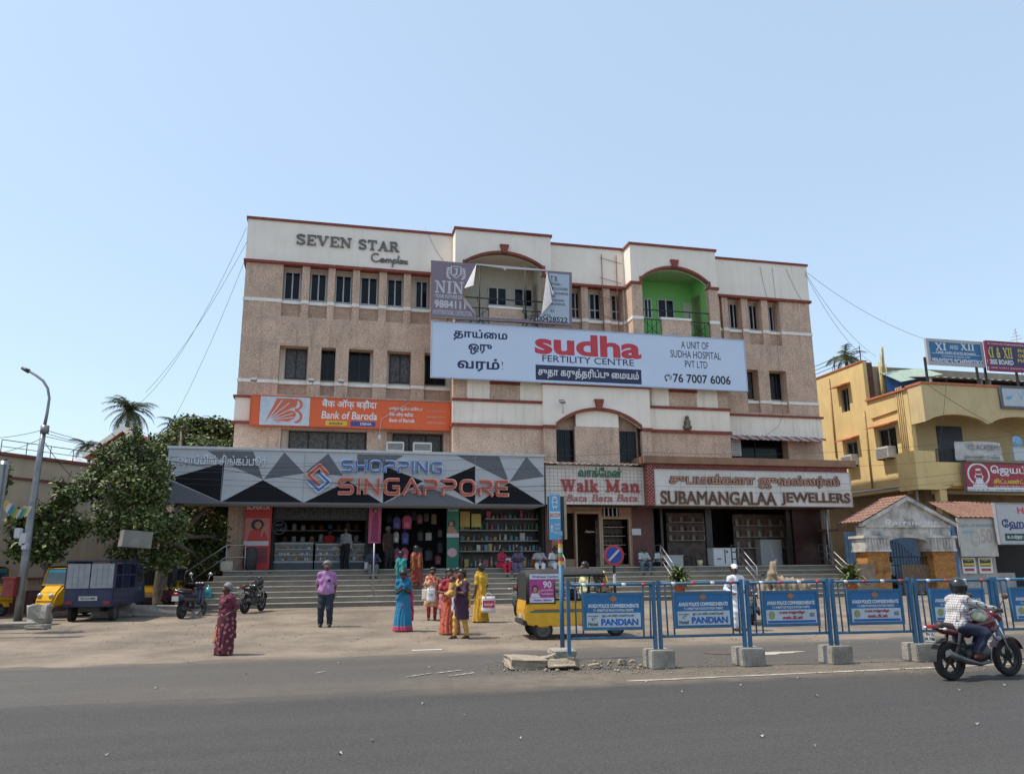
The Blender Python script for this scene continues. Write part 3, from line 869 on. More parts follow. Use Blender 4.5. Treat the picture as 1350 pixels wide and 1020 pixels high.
# the middle block of the lower floors (behind the big hoarding and below it)
zq = zB3 - .9
mid = MB()
sM0,sM1 = fs(597,550,PB),fs(962,560,PB)
sC0,sC1 = fs(717,560,PC),fs(858,560,PC)
z5 = fz(660,506,PB); z5b = fz(660,527,PB); z5c = fz(660,530.5,PB); z6 = fz(660,559.5,PB); z6b = fz(660,563.5,PB)
mid.box(sM0,sC0,PB,PB + .3,ZG,zq); mid.box(sC1,sM1,PB,PB + .3,ZG,zq)
mid.box(sC0,sC1,PB,PB + .3,z5,zq)
mid.box(sM0,sM0 + .2,PB + .3,-.001,ZG,zq); mid.box(sM1 - .2,sM1,PB + .3,-.001,ZG,zq)
mid.box(sM0 + .2,sM1 - .2,PB + .3,-.001,zq - .12,zq)
part('bay_wall',mid,PEB,bld)
cr = MB()
for a,b in ((616,645.5),(685.5,716),(859,881),(918,945)):
 cr.box(fs(a,515,PB),fs(b,515,PB),PB - .02,PB + .05,z5b,fz(660,490,PB))
cr.box(sM0 - .02,sC0,PB - .03,PB + .05,z6,z5c); cr.box(sC1,sM1 + .02,PB - .03,PB + .05,z6,z5c)
part('cream_panel',cr,CREAM_D,bld)
rt = MB()
for a,b in ((sM0 - .05,sC0),(sC1,sM1 + .05)):
 rt.box(a,b,PB - .1,PB + .05,z5b - (z5b - z5c),z5b); rt.box(a,b,PB - .1,PB + .05,z6b,z6)
for a,b in ((645.5,685.5),(881,918)):
 rt.box(fs(a,505,PB),fs(b,505,PB),PB - .04,PB + .05,fz(660,507,PB),fz(660,501,PB))
rt.box(sM0 - .06,sM0 + .1,PB + .05,-.14,z6b,z6)
rt.box(sC0 - .05,sC1 + .05,PC - .08,PC + .05,fz(788,510,PC),fz(788,506.5,PC))
rt.box(sC0 - .05,fs(733,563,PC),PC - .09,PC + .05,z6b,z6); rt.box(fs(846,563,PC),sC1 + .05,PC - .09,PC + .05,z6b,z6)
# arch of the middle block
a0,a1 = fs(733,560,PC),fs(846,562,PC); zs_,zc_ = z6,fz(789,541,PC)
hw = (a1 - a0) / 2; rise = zc_ - zs_; rad = (hw * hw + rise * rise) / (2 * rise); cx_ = (a0 + a1) / 2; zc0 = zc_ - rad
ar = [(a0 + (a1 - a0) * k / 16,zc0 + math.sqrt(max(0,rad * rad - (a0 + (a1 - a0) * k / 16 - cx_) ** 2))) for k in range(17)]
hd = MB(); ztop = fz(788,509,PC)
for k in range(16):
 (xa,za),(xb,zb_) = ar[k],ar[k + 1]
 hd.add([(xa,PC,za),(xb,PC,zb_),(xb,PC,ztop),(xa,PC,ztop),(xa,PC + .26,za),(xb,PC + .26,zb_),(xb,PC + .26,ztop),(xa,PC + .26,ztop)],[(0,1,2,3),(0,4,5,1),(3,2,6,7)])
 q = [(xa,PC - .06,za),(xb,PC - .06,zb_),(xb,PC - .06,zb_ + .13),(xa,PC - .06,za + .13)]
 q += [(p[0],PC + .1,p[2]) for p in q]
 rt.add(q,[(0,1,2,3),(0,4,5,1),(3,2,6,7)])
hd.box(sC0,a0,PC,PC + .24,z6,ztop); hd.box(a1,sC1,PC,PC + .24,z6,ztop)
hd.box(fs(760,545,PC) ,fs(816,545,PC),PC + .1,PC + .24,z6 - .03,zc_ + .1)
part('arch_head',hd,CREAM,bld)
rt.prism([(cx_ - .22,zc_ + .5),(cx_ - .1,zc_ + .02),(cx_ + .1,zc_ + .02),(cx_ + .22,zc_ + .5)],PC - .13,PC + .01)
part('red_trim',rt,REDT,bld)
cp = MB()
cp.box(sC0,a0,PC,PC + .24,ZG,z6b); cp.box(a1,sC1,PC,PC + .24,ZG,z6b)
cp.box(fs(759,580,PC),fs(817,580,PC),PC + .06,PC + .24,ZG,z6)
cp.box(a0,a1,PC + .55,PC + .65,ZG,zc_ + .2)
part('centre_pier',cp,PEB,bld)
for x0,x1,y0,y1 in ((735,756.5,566,607),(817.5,839,568,608)):
 window(fs(x0,590,PC + .4),fs(x1,590,PC + .4),fz(x0,y1,PC + .4),fz(x0,y0,PC + .4),PC + .42,BLACKF,fw=.05,rail=True)
# letters on the parapet
LTR = mat('weathered_grey_letters',(0.17,0.15,0.14),.6,.25,6,metal=.3)
lt_org = -.04
def slanted(word,x0,y0,x1,y1,hgt,fn=None):
 a,zb = F(x0,y0,lt_org); b,_z = F(x1,y1,lt_org)
 zt = zb + hgt
 return a,b,zb,zt
a,zt_ = F(391,308.5,lt_org); b = fs(463.5,320,lt_org); zb_ = fz(391,322.5,lt_org)
mb = MB(); put(mb,serif('SEVEN',.1),a,b,zb_,zt_,lt_org,.07); part('lettering',mb,LTR,bld)
a = fs(472.5,323,lt_org); b = fs(526.5,325,lt_org)
mb = MB(); put(mb,serif('STAR',.1),a,b,zb_,zt_,lt_org,.07); part('lettering',mb,LTR,bld)
# a joined script word
def script_word():
 L = [arc(.55,.55,.45,.5,50,300,12) + [(1.0,.25)] + arc(1.25,.25,.2,.22,180,540,12) + [(1.6,.35),(1.62,.05),(1.64,.3)] + arc(1.77,.3,.12,.16,160,0,6) + [(1.9,.05),(1.92,.3)] + arc(2.05,.3,.12,.16,160,0,6) + [(2.18,.1),(2.4,.4)],
         [(2.45,.5),(2.3,-.45)],arc(2.55,.25,.18,.22,150,-160,10),[(2.75,.15),(3.0,.9),(2.93,.95),(2.9,.1),(3.05,.1)],
         arc(3.25,.25,.18,.2,0,330,10),[(3.08,.25),(3.43,.27)],[(3.5,.45),(3.62,.4),(3.8,.05),(3.95,.12)],[(3.92,.45),(3.5,.02)]]
 return _fill(stroke_loops(L,.13))
mb = MB(); put(mb,script_word(),fs(489,340,lt_org),fs(538,345,lt_org),fz(489,350,lt_org),fz(489,333.5,lt_org),lt_org,.06); part('lettering',mb,LTR,bld)
for k,pts in enumerate((((1002,352),(1006,372),(1012,396)),((1018,353),(1022,390),(1026,470),(1032,545)),((1036,354),(1050,385),(1061,402)),((560,300),(575,330),(590,352)),((1033,545),(1026,562),(1005,578)))):
 m_ = MB(); m_.tube([(fs(x,y,-.06),-.06,fz(x,y,-.06)) for x,y in pts],.006,4); part('wall_cable',m_,IRON,bld)
# a small carved figure on the ledge and the drain pipes with rust-brown paint
st = MB(); q = F(905,566,PB); st.lathe([(.0,.0),(.18,.0),(.2,.1),(.14,.22),(.16,.36),(.1,.46),(.0,.5)],(q[0],PB - .12,q[1] - .02),10)
st.ball((q[0],PB - .12,q[1] + .53),.1); st.tube([(q[0] - .2,PB - .12,q[1] + .1),(q[0] + .2,PB - .12,q[1] + .1)],.06)
part('carved_figure',st,mat('old_bronze',(.13,.1,.07),.7,.3,8),bld)
pp = MB()
for x in (794,813.5):
 u = fs(x,400); pp.tube([(u,-.12,zB3 - .6),(u,-.12,zT - .3)],.022,6)
for y in (341,367,392,416): 
 pp.tube([(fs(790,y),-.12,fz(790,y)),(fs(818,y),-.12,fz(818,y + 8))],.013,5)
part('pipe_ladder',pp,mat('rusty_red_pipe',(.16,.06,.045),.7,.3),bld)
# ------------------------------------------------------------------ steps and platform
YE = -1.9
ZP = fz(479,750.3,YE)
sX0,sX1 = fs(294,752,YE),fs(1104,745,YE)
NR = 7; TR_ = 0.29
print('platform z',ZP,'s',sX0,sX1,'FV',FV)
stp = thing('entrance_steps','wide weathered grey granite steps climbing to the row of shops','steps',FAC,(0,YE,0))
rise = (ZP - 0.2) / NR
mb = MB(); mb.box(sX0,sX1,YE,3.9,-0.3,ZP - .001); part('platform',mb,GRANITE,stp)
for k in range(NR - 1):
 mb = MB(); z = ZP - rise * (k + 1)
 lx = sX0 - (k + 1) * ((sX0 - fs(215,797,YE - TR_ * 6)) / 6)
 mb.box(lx,sX1 + .35 * k,YE - TR_ * (k + 1),YE - TR_ * k,-0.3,z - .03,0)
 mb.box(lx,sX0 - .001,YE - TR_ * k,1.5,-0.3,z - .034,0)
 mb.box(lx - .01,sX1 + .35 * k + .01,YE - TR_ * (k + 1) - .03,YE - TR_ * k,z - .03,z,1)
 part('step',mb,[GRANITE,mat('pale_step_edge',(.47,.43,.36),.8,.18,2.5,.2,40,spec=.2,dirt=(.2,.17,.13),dirt_amt=.5,dirt_scale=2)],stp)
mb = MB(); mb.box(sX0 - .01,sX1 + .01,YE - .04,YE + .3,ZP - .03,ZP + .004); part('step_edge',mb,MATS['pale_step_edge'],stp)
# a low plinth wall with a worn brown granite block on the right
# ------------------------------------------------------------------ ground floor shops
YI = 4.0
SHOPF = mat('shop_floor',(.12,.11,.10),.4,.2,2)
BROWNW = mat('brown_shop_wall',(.16,.095,.065),.7,.2,2)
zce = ZG
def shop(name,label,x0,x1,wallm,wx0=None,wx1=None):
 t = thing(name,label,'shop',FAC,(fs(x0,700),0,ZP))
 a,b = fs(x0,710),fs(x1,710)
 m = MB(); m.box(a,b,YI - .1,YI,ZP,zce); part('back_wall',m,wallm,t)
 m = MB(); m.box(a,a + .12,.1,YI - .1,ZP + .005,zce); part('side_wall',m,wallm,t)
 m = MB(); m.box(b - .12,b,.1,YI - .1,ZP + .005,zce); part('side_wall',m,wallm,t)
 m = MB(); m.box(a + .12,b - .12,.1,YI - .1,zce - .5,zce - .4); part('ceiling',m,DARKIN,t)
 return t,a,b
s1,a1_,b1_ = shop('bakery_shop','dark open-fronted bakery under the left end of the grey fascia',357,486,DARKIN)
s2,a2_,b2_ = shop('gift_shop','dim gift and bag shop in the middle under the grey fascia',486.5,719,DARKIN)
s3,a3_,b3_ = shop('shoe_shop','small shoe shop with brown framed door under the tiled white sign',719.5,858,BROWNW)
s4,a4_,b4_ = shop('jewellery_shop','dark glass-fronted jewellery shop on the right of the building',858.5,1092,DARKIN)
WOOD = mat('brown_wood_frame',(.33,.2,.125),.55,.2,3)
SHELF = mat('pale_shelf',(.45,.43,.4),.5,.1)
GLS = mat('counter_glass',(.35,.4,.42),.1,.1,spec=.7)
# front piers between the shops
pr_ = MB()
for x0,x1 in ((719,727),(834,860)):
 pr_.box(fs(x0,700),fs(x1,700),0,.35,ZP,ZG)
part('pier',pr_,mat('maroon_tile',(.12,.035,.03),.45,.2,4),s3)
# bakery: two glass counters, dark name board, round emblem
YK = .5
def zz(y,yl=YK,x=430): return F(x,y,yl)[1]
def counter(name,label,cat,x0,x1,ytop,yl=YK,dep=.8):
 t = thing(name,label,cat,FAC,(fs(x0,740,yl),yl,ZP),'glass shop counters')
 a,b = fs(x0,730,yl),fs(x1,730,yl); zt = fz((x0 + x1) / 2,ytop,yl)
 m = MB(); m.box(a,b,yl,yl + dep,ZP,ZP + .28); part('base',m,mat('dark_counter_base',(.06,.07,.09),.4),t)
 m = MB(); m.box(a,b,yl - .03,yl + dep,ZP + .28,ZP + .36); part('rail',m,STEEL,t)
 m = MB(); m.box(a + .02,b - .02,yl + .03,yl + dep - .03,ZP + .36,zt - .06); part('glass',m,mat('display_glass',(.05,.07,.08),.12,.5,5,spec=.6),t)
 m = MB(); m.box(a,b,yl,yl + dep,zt - .06,zt); part('top',m,STEEL,t)
 for k in (1,2):
  m = MB(); zz_ = ZP + .36 + (zt - ZP - .42) * k / 3; m.box(a + .02,b - .02,yl - .012,yl + .03,zz_,zz_ + .03); part('shelf',m,SHELF,t)
 m = MB(); r2 = random.Random(int(x0))
 for k in (0,1,2):
  zz_ = ZP + .36 + (zt - ZP - .42) * k / 3 + .03; x = a + .08
  while x < b - .15:
   w = r2.uniform(.05,.11); m.box(x,x + w,yl + .005,yl + .028,zz_,zz_ + r2.uniform(.05,.12),r2.randrange(4)); x += w + .03
 part('sweets',m,[mat('g_tan',(.45,.3,.15)),mat('g_white',(.6,.58,.55)),mat('g_brown',(.22,.1,.05)),mat('g_blue',(.15,.25,.45))],t,kind='stuff')
 return t
counter('display_counter','left glass bakery counter full of sweets beside the red poster','counter',361,413,715)
counter('display_counter','right glass bakery counter behind the man in a dark suit','counter',415,484,716)
m = MB(); m.box(fs(361,675),fs(485,675),-.02,.05,fz(420,685.5),fz(420,668)); t = solo('bakery_sign','dark board with outlined letters above the bakery opening','sign',m,mat('black_board',(.014,.014,.015),.5),FAC,(fs(361,675),.05,fz(420,685)))
OUTL = mat('dull_outline_letters',(.11,.10,.10),.5)
write(t,FAC,-.02,'SINGAPORE BAKERY',(365,670.5,483,682.5),OUTL,.012,.03)
write(t,FAC,-.05,'SINGAPORE BAKERY',(365.6,671.2,482.6,681.9),MATS['black_board'],-.022,.004)
m = MB(); q = F(368,695,-.05); em = thing('round_emblem','round white ring emblem hanging by the bakery front','sign',FAC,(q[0],-.05,q[1]))
ring = [(q[0] + .27 * math.cos(k * math.pi / 12),-.05,q[1] + .27 * math.sin(k * math.pi / 12)) for k in range(25)]
m.tube(ring,.02,5,cap=False); part('ring',m,OUTL,em)
write(em,FAC,-.04,'HOT',(363,690,373,694),OUTL,.02,.01); write(em,FAC,-.04,'CAFE',(362.5,696,373.5,700),OUTL,.02,.01)
# posters
def poster(name,label,x0,x1,y0,y1,yl,m,fn=None,th=.04):
 a,b = fs(x0,(y0 + y1) / 2,yl),fs(x1,(y0 + y1) / 2,yl); xm = (x0 + x1) / 2
 zt,zb = fz(xm,y0,yl),fz(xm,y1,yl)
 t = thing(name,label,'poster',FAC,(a,yl,zb))
 mb_ = MB(); mb_.box(a,b,yl,yl + th,zb,zt); part('board',mb_,m,t)
 def fp(n_,u0,u1,v0,v1,mm,d=.004):     # rectangle in 0..1 of the poster
  q_ = MB(); q_.box(a + (b - a) * u0,a + (b - a) * u1,yl - d,yl + .001,zb + (zt - zb) * v0,zb + (zt - zb) * v1); return part(n_,q_,mm,t)
 def sh(n_,poly,mm,d=.008):
  q_ = MB(); q_.prism([(a + (b - a) * u,zb + (zt - zb) * v) for u,v in poly],yl - d,yl - d + .003); return part(n_,q_,mm,t)
 if fn: fn(t,fp,sh)
 return t
REDP = mat('red_poster',(.52,.035,.03),.5,.06); SKINP = mat('printed_skin',(.42,.22,.15),.6,.1); DHAIR = mat('printed_dark_hair',(.035,.02,.018),.6)
PINKP = mat('pink_poster',(.5,.10,.2),.5,.1); GRNP = mat('green_poster',(.02,.17,.11),.5,.1); WHT = mat('sign_white',(.68,.68,.68),.45,.04)
def ell(cx,cy,rx,ry,n=18): return [(cx + rx * math.cos(2 * math.pi * k / n),cy + ry * math.sin(2 * math.pi * k / n)) for k in range(n)]
def f_red(t,fp,sh):
 fp('photo',.03,.93,.42,.78,mat('pale_red_photo',(.50,.17,.15),.5,.1))
 sh('hair',ell(.48,.68,.24,.085),DHAIR,.010); sh('face',ell(.50,.675,.13,.055),SKINP,.014)
 sh('blouse',[(.1,.43),(.22,.58),(.45,.62),(.6,.61),(.8,.56),(.93,.43)],REDP,.010)
 sh('hand',[(.6,.5),(.68,.5),(.76,.63),(.68,.65)],SKINP,.016)
 fp('caption_band',.0,.93,.36,.43,mat('pale_grey_print',(.55,.55,.57),.5),.006)
 fp('watch_photo',.0,.9,.1,.33,mat('dark_red_print',(.2,.03,.05),.5,.4,9),.006)
pst = poster('shop_poster','tall red poster of a woman beside the bakery counter',321.5,357,664,750.5,-.25,REDP,f_red)
write(pst,FAC,-.254,'SONATA',(325,665.5,356,671.5),WHT,.035,.006)
def f_pink(t,fp,sh):
 sh('figure',[(.2,.05),(.3,.6),(.45,.8),(.7,.75),(.8,.5),(.75,.05)],mat('magenta_print',(.33,.03,.13),.5,.3,9)); sh('hair',ell(.5,.84,.22,.06),DHAIR,.010); sh('face',ell(.52,.83,.13,.045),SKINP,.014)
poster('shop_poster','narrow pink poster of a dancing woman at the gift shop entrance',486,502.5,664.5,716,-.1,PINKP,f_pink)
def f_grn(t,fp,sh):
 sh('hair',ell(.4,.72,.3,.05),DHAIR,.010); sh('face',ell(.36,.715,.18,.038),SKINP,.014); sh('shoulder',[(.05,.56),(.1,.66),(.45,.68),(.8,.6),(.9,.56)],SKINP,.010)
 fp('caption_band',0,1,.5,.56,mat('pale_grey_print',(.55,.55,.57),.5),.006); sh('flower',ell(.45,.26,.4,.07),mat('pale_pink_print',(.6,.35,.38),.5),.010)
pst = poster('shop_poster','tall green poster of a woman between the bags and the gift shelves',589,605,666.5,750,-.15,GRNP,f_grn)
write(pst,FAC,-.154,'SQUARE',(591,671,604,674),WHT,.03,.006)
# goods: bags hanging at the gift shop
bagc = [(.42,.07,.13),(.07,.07,.22),(.12,.1,.1),(.4,.36,.33),(.05,.05,.06),(.25,.09,.12),(.3,.22,.14)]
BAGL = ['pink backpack','dark blue backpack','black handbag','grey handbag','black shoulder bag','maroon backpack','tan handbag']
def hung_bag(px,py,wpx,hpx,ci,yl,back,lab):
 q = F(px,py,yl); k = depth_scale(FAC.w((q[0],yl,q[1]))); w,h = wpx / k,hpx / k
 t = thing('backpack' if back else 'handbag',lab,'backpack' if back else 'handbag',FAC,(q[0],yl,q[1] - h / 2),'bags for sale at the gift shop')
 m = MB(); n = 12; rings = []
 for i in range(9):
  v = i / 8; z = q[1] - h / 2 + h * v; ww = w / 2 * ((1 - .08 * math.cos(v * 3)) * (math.sqrt(max(0,1 - max(0,(v - .62) / .40) ** 2)) if back else (1 - .25 * v))); dd = .09 * (1.1 - v * .5)
  rings.append([(q[0] + ww * (abs(math.cos(a)) ** .6) * (1 if math.cos(a) > 0 else -1),yl + dd * math.sin(a),z) for a in [2 * math.pi * j / n for j in range(n)]])
 m.loft(rings); part('body',m,mat('bag_%s' % BAGL[ci].replace(' ','_'),bagc[ci],.65,.25,12),t)
 if back:
  m = MB(); m.box(q[0] - w * .3,q[0] + w * .3,yl - .13,yl - .05,q[1] - h * .38,q[1] - h * .02,bev=.02); part('pocket',m,mat('bagp_%d' % ci,tuple(min(1,c * 1.7) for c in bagc[ci]),.6),t)
 m = MB(); m.tube([(q[0] - w * .2,yl,q[1] + h * .45),(q[0] - w * .15,yl,q[1] + h * .68),(q[0],yl,q[1] + h * .8),(q[0] + w * .15,yl,q[1] + h * .68),(q[0] + w * .2,yl,q[1] + h * .45)],.014,5); part('strap',m,mat('bag_strap',(.05,.04,.04),.7),t)
for (px,py,w,h,ci,bk,lb) in ((523,689,11,16,1,1,'dark blue backpack hanging highest at the gift shop front'),(536.5,688,13,18,0,1,'pink patterned backpack hanging high at the gift shop front'),
  (522,708,8,14,3,1,'grey backpack hanging below the dark blue one'),(534,709,10,16,1,1,'blue backpack hanging below the high pink one'),
  (523,731,9,18,5,1,'maroon backpack lowest on the left'),(533,730,11,16,0,1,'pink backpack lowest beside the maroon one'),
  (554,707,9,11,4,0,'black handbag hung left in the upper row'),(565,707,10,10,3,0,'grey handbag hung right in the upper row'),(565,732,12,13,4,0,'black shoulder bag hung low by the green poster'),(580,703,7,9,2,0,'small dark handbag nearest the green poster')):
 hung_bag(px,py,w,h,ci,.35 if px < 545 else .8,bk,lb)
rg = random.Random(31)
for k,(px,py,ci,bk) in enumerate(((545,680,4,0),(553,684,5,1),(562,682,2,0),(572,684,6,0),(580,722,4,0),(553,727,2,0),(577,738,5,1),(548,741,0,1),(513,684,4,1),(514,716,2,1))):
 hung_bag(px,py,rg.uniform(8,10),rg.uniform(10,14),ci,1.3,bk,('dim ' + BAGL[ci] + ' deep in the gift shop, ' + ('left of the pink poster edge' if px < 520 else ['top row first from the left','top row second from the left','top row third from the left','top row by the green poster','above the lowest bag by the poster','low in the middle','lowest by the green poster','lowest in the middle'][k])))
for k in range(3):
 m = MB(); z = ZP + 1.2 + .5 * k; m.box(a1_ + .2,b1_ - .2,2.6,3.0,z - .03,z); part('shelf_board',m,SHELF,s1)
 for i in range(9):
  x = a1_ + .4 + i * (b1_ - a1_ - .8) / 8; m = MB(); h = rg.uniform(.18,.34); m.lathe([(0,0),(.11,0),(.11,h * .8),(.07,h),(0,h)],(x,2.78,z),10); solo('sweet_jar','jar of sweets on the back shelves of the dark bakery','jar',m,MATS[rg.choice(['g_tan','g_white','g_brown','g_blue'])],FAC,(x,2.78,z),'sweet jars on the bakery back shelves')
# gift shelves on the right
sh_ = thing('gift_shelf','white wall shelves crowded with toys, clocks and plates','shelf',FAC,(fs(606,740,.7),.7,ZP))
sa,sb = fs(606,700,.7),fs(714,700,.7)
levels = [fz(660,y,.7) for y in (683,698,712,725.5,747)]
m = MB(); m.box(sa,sb,1.25,1.3,ZP,zce - .6); part('back_panel',m,mat('shelf_back',(.10,.09,.085),.7,.3,2),sh_)
for k,z in enumerate(levels[:4]):
 m = MB(); m.box(sa if k else fs(640,683,.7),sb,.7,1.25,z - .05,z); part('shelf_board',m,mat('shelf_grey',(.32,.31,.3),.5),sh_)
gc = [mat('goods_%d' % i,c,.55,.2,10) for i,c in enumerate([(.5,.12,.2),(.55,.52,.48),(.12,.3,.42),(.5,.36,.1),(.12,.06,.05),(.08,.25,.14),(.45,.3,.33),(.2,.2,.22)])]
rg = random.Random(5); gi = 0
for k,z in enumerate(levels):
 x = (sa if k else fs(641,683,.7)) + .06
 while x < sb - .22:
  w = rg.uniform(.1,.24); hmax = (levels[k - 1] - z - .1) if k else .42; h = rg.uniform(.45,.92) * hmax
  kind = rg.choice(['box','plate','vase','doll','box']); c = rg.choice(gc); m = MB(); cx = x + w / 2; y = .8 + rg.uniform(0,.15)
  if kind == 'box': m.box(cx - w / 2,cx + w / 2,y,y + .15,z,z + h,bev=.01); nm = 'gift_box'
  elif kind == 'plate': r_ = min(w,h) * .5; m.lathe([(0,.0),(r_ * .6,0),(r_,.03),(r_ * .98,.045),(r_ * .6,.02),(0,.02)],(cx,y + .05,z + r_),16,axis='y'); nm = 'plate'
  elif kind == 'vase': r_ = w * .35; m.lathe([(0,0),(r_ * .6,0),(r_,h * .35),(r_ * .5,h * .75),(r_ * .7,h)],(cx,y,z),12); nm = 'vase'
  else: r_ = w * .3; m.lathe([(0,0),(r_,0),(r_ * .9,h * .3),(r_ * .5,h * .6)],(cx,y,z),10); m.ball((cx,y,z + h * .72),r_ * .75); nm = 'doll'
  solo(nm,'small ' + nm.replace('_',' ') + ' standing on the crowded gift shop shelves',nm.replace('_',' '),m,c,FAC,(cx,y,z),'goods on the gift shop shelves: ' + nm.replace('_',' '))
  x += w + rg.uniform(.02,.06)
for x0,x1,y0,y1,c,lb in ((606.5,619.5,674,694.5,(.62,.42,.12),'larger yellow and pink board leaning on the top gift shelf'),(621.5,634,677,694.5,(.62,.5,.12),'smaller yellow board on the top gift shelf')):
 m = MB(); m.box(fs(x0,685,.72),fs(x1,685,.72),.70,.76,fz(620,y1,.72),fz(620,y0,.72),bev=.01)
 solo('display_board',lb,'board',m,mat('board_%d' % int(x0),c,.5,.1),FAC,(fs(x0,690,.72),.72,fz(620,y1,.72)))
# shoe shop front: brown wall, door frame, window, grille
m = MB(); strips(m,fs(727,700),fs(834,700),ZP,zce - .4,.02,.22,[(fs(741,710),fs(758,710),ZP + .35,fz(750,676)),(fs(760,710),fs(791,710),ZP,fz(775,677)),(fs(794,710),fs(830,710),ZP + .1,fz(812,684)),(fs(794,672),fs(816,672),fz(805,680),fz(805,669))])
part('front_wall',m,mat('peach_shop_wall',(.36,.2,.13),.75,.15,2),s3)
for x0,x1,y0,zb in ((758.5,792.5,674,ZP),(792.8,831.5,681.5,ZP + .05)):
 a,b,zt = fs(x0,710),fs(x1,710),fz((x0 + x1) / 2,y0)
 m = MB(); m.box(a,a + .08,-.04,.05,zb,zt); m.box(b - .08,b,-.04,.05,zb,zt); m.box(a + .08,b - .08,-.04,.05,zt - .08,zt); part('door_frame',m,mat('tan_frame',(.42,.3,.19),.5,.1),s3)
m = MB(); m.box(fs(794,710),fs(830,710),.9,.95,ZP,fz(812,684)); part('display_back',m,mat('display_back',(.16,.12,.1),.7,.3,4),s3)
for z in (.55,.95,1.35,1.75): 
 m = MB(); m.box(fs(794,710),fs(830,710),.5,.9,ZP + z,ZP + z + .03); part('display_shelf',m,SHELF,s3)
m = MB(); 
for k in range(4): x = fs(794 + 5.5 * (k + .5),675); m.box(x - .025,x + .025,.0,.04,fz(805,680),fz(805,669))
part('grille',m,ALU,s3)
write(s3,FAC,.6,'-Welcome-',(771,699,784,702),WHT,.02,.01)
rg = random.Random(9)
for z in (.55,.95,1.35,1.75):
 for k in range(6):
  x = fs(796 + 5.5 * k,710) + rg.uniform(0,.05)
  m = MB(); m.loft([[(x + w * math.cos(a),.62 + d + .05 * math.sin(a) * 2,ZP + z + .03 + h) for a in [j * math.pi / 4 for j in range(8)]] for w,d,h in ((.05,0,0),(.055,0,.03),(.04,.04,.07),(.03,.06,.12))])
  solo('shoe','single shoe on display in the shoe shop window','shoe',m,mat('shoe_%d' % rg.randrange(3),rg.choice([(.05,.03,.02),(.12,.06,.03),(.02,.02,.025)]),.4),FAC,(x,.62,ZP + z + .03),'shoes in the shoe shop window')
# jewellery shop: glass front, mullions, display cases, white cabinet, maroon granite cheek
m = MB()
for x0,x1 in ((860,864),(873,876),(933,941),(1040,1046)): m.box(fs(x0,710),fs(x1,710),.1,.25,ZP,zce - .4)
part('mullion',m,mat('dark_granite',(.03,.024,.022),.3,.3,3),s4)
m = MB(); m.box(fs(1047,710),fs(1091,710),.0,.12,ZP,zce - .3); part('granite_cheek',m,mat('maroon_granite',(.055,.02,.018),.3,.4,2),s4)
for x0,x1,y0,y1,nm in ((879,932,676,712,'jewel_case'),(967,1040,678,722,'jewel_case')):
 yl = 1.6
 t = thing(nm,'lit wall case of jewellery ' + ('in the left window' if x0 < 900 else 'behind the open door'),'display case',FAC,(fs(x0,700,yl),yl,ZP))
 a,b,zb,zt = fs(x0,700,yl),fs(x1,700,yl),fz((x0 + x1) / 2,y1,yl),fz((x0 + x1) / 2,y0,yl)
 m = MB(); m.box(a,b,yl,yl + .05,ZP + .01,zt); part('back',m,mat('case_back',(.17,.12,.1),.6,.4,3),t)
 for k in range(3):
  z = zb + (zt - zb) * k / 3; m = MB(); m.box(a,b,yl - .3,yl,z - .03,z); part('shelf',m,SHELF,t)
  m = MB(); n = int((b - a) / .28)
  for i in range(n):
   x = a + (b - a) * (i + .5) / n; h = (zt - zb) / 3 * .62
   m.add([(x - .09,yl - .1,z),(x + .09,yl - .1,z),(x + .05,yl - .06,z + h),(x,yl - .05,z + h * .8),(x - .05,yl - .06,z + h)],[(0,1,2,3,4)],i % 2)
  part('bust',m,[mat('bust_cream',(.4,.34,.28),.5,.2,20),mat('bust_dark',(.2,.09,.06),.5,.3,20)],t)
def cabinet(name,label,cat,x0,x1,y0,y1,yl,m_,dep=.5,top=None):
 a,b = fs(x0,(y0 + y1) / 2,yl),fs(x1,(y0 + y1) / 2,yl); zt = fz((x0 + x1) / 2,y0,yl)
 t = thing(name,label,cat,FAC,(a,yl,ZP)); mm = MB(); mm.box(a,b,yl,yl + dep,ZP,zt - .06,bev=.015); part('body',mm,m_,t)
 mm = MB(); mm.box(a - .02,b + .02,yl - .03,yl + dep,zt - .06,zt,bev=.012); part('lid',mm,top or m_,t); return t,a,b,zt
t,a,b,zt = cabinet('chest_freezer','white chest freezer on the platform of the jewellery shop','freezer',941,970.5,722,744.5,-.7,WHT,.6)
m = MB(); m.box((a + b) / 2 - .01,(a + b) / 2 + .01,-.735,-.70,ZP + .1,zt - .07); m.box(a + .15,a + .35,-.74,-.70,ZP + .3,ZP + .33); m.box((a + b) / 2 + .08,(a + b) / 2 + .14,-.75,-.7,zt - .2,zt - .12); part('handle',m,BLACKP,t)
cabinet('low_cabinet','low pale cabinet in front of the jewellery window','cabinet',875,901,731.5,745,-.3,mat('pale_cabinet',(.5,.49,.47),.5,.05),.5)
cabinet('low_cabinet','pale sales desk inside the jewellery shop door','cabinet',1003,1031,711,738,1.0,mat('pale_cabinet',(.5,.49,.47)),.5)
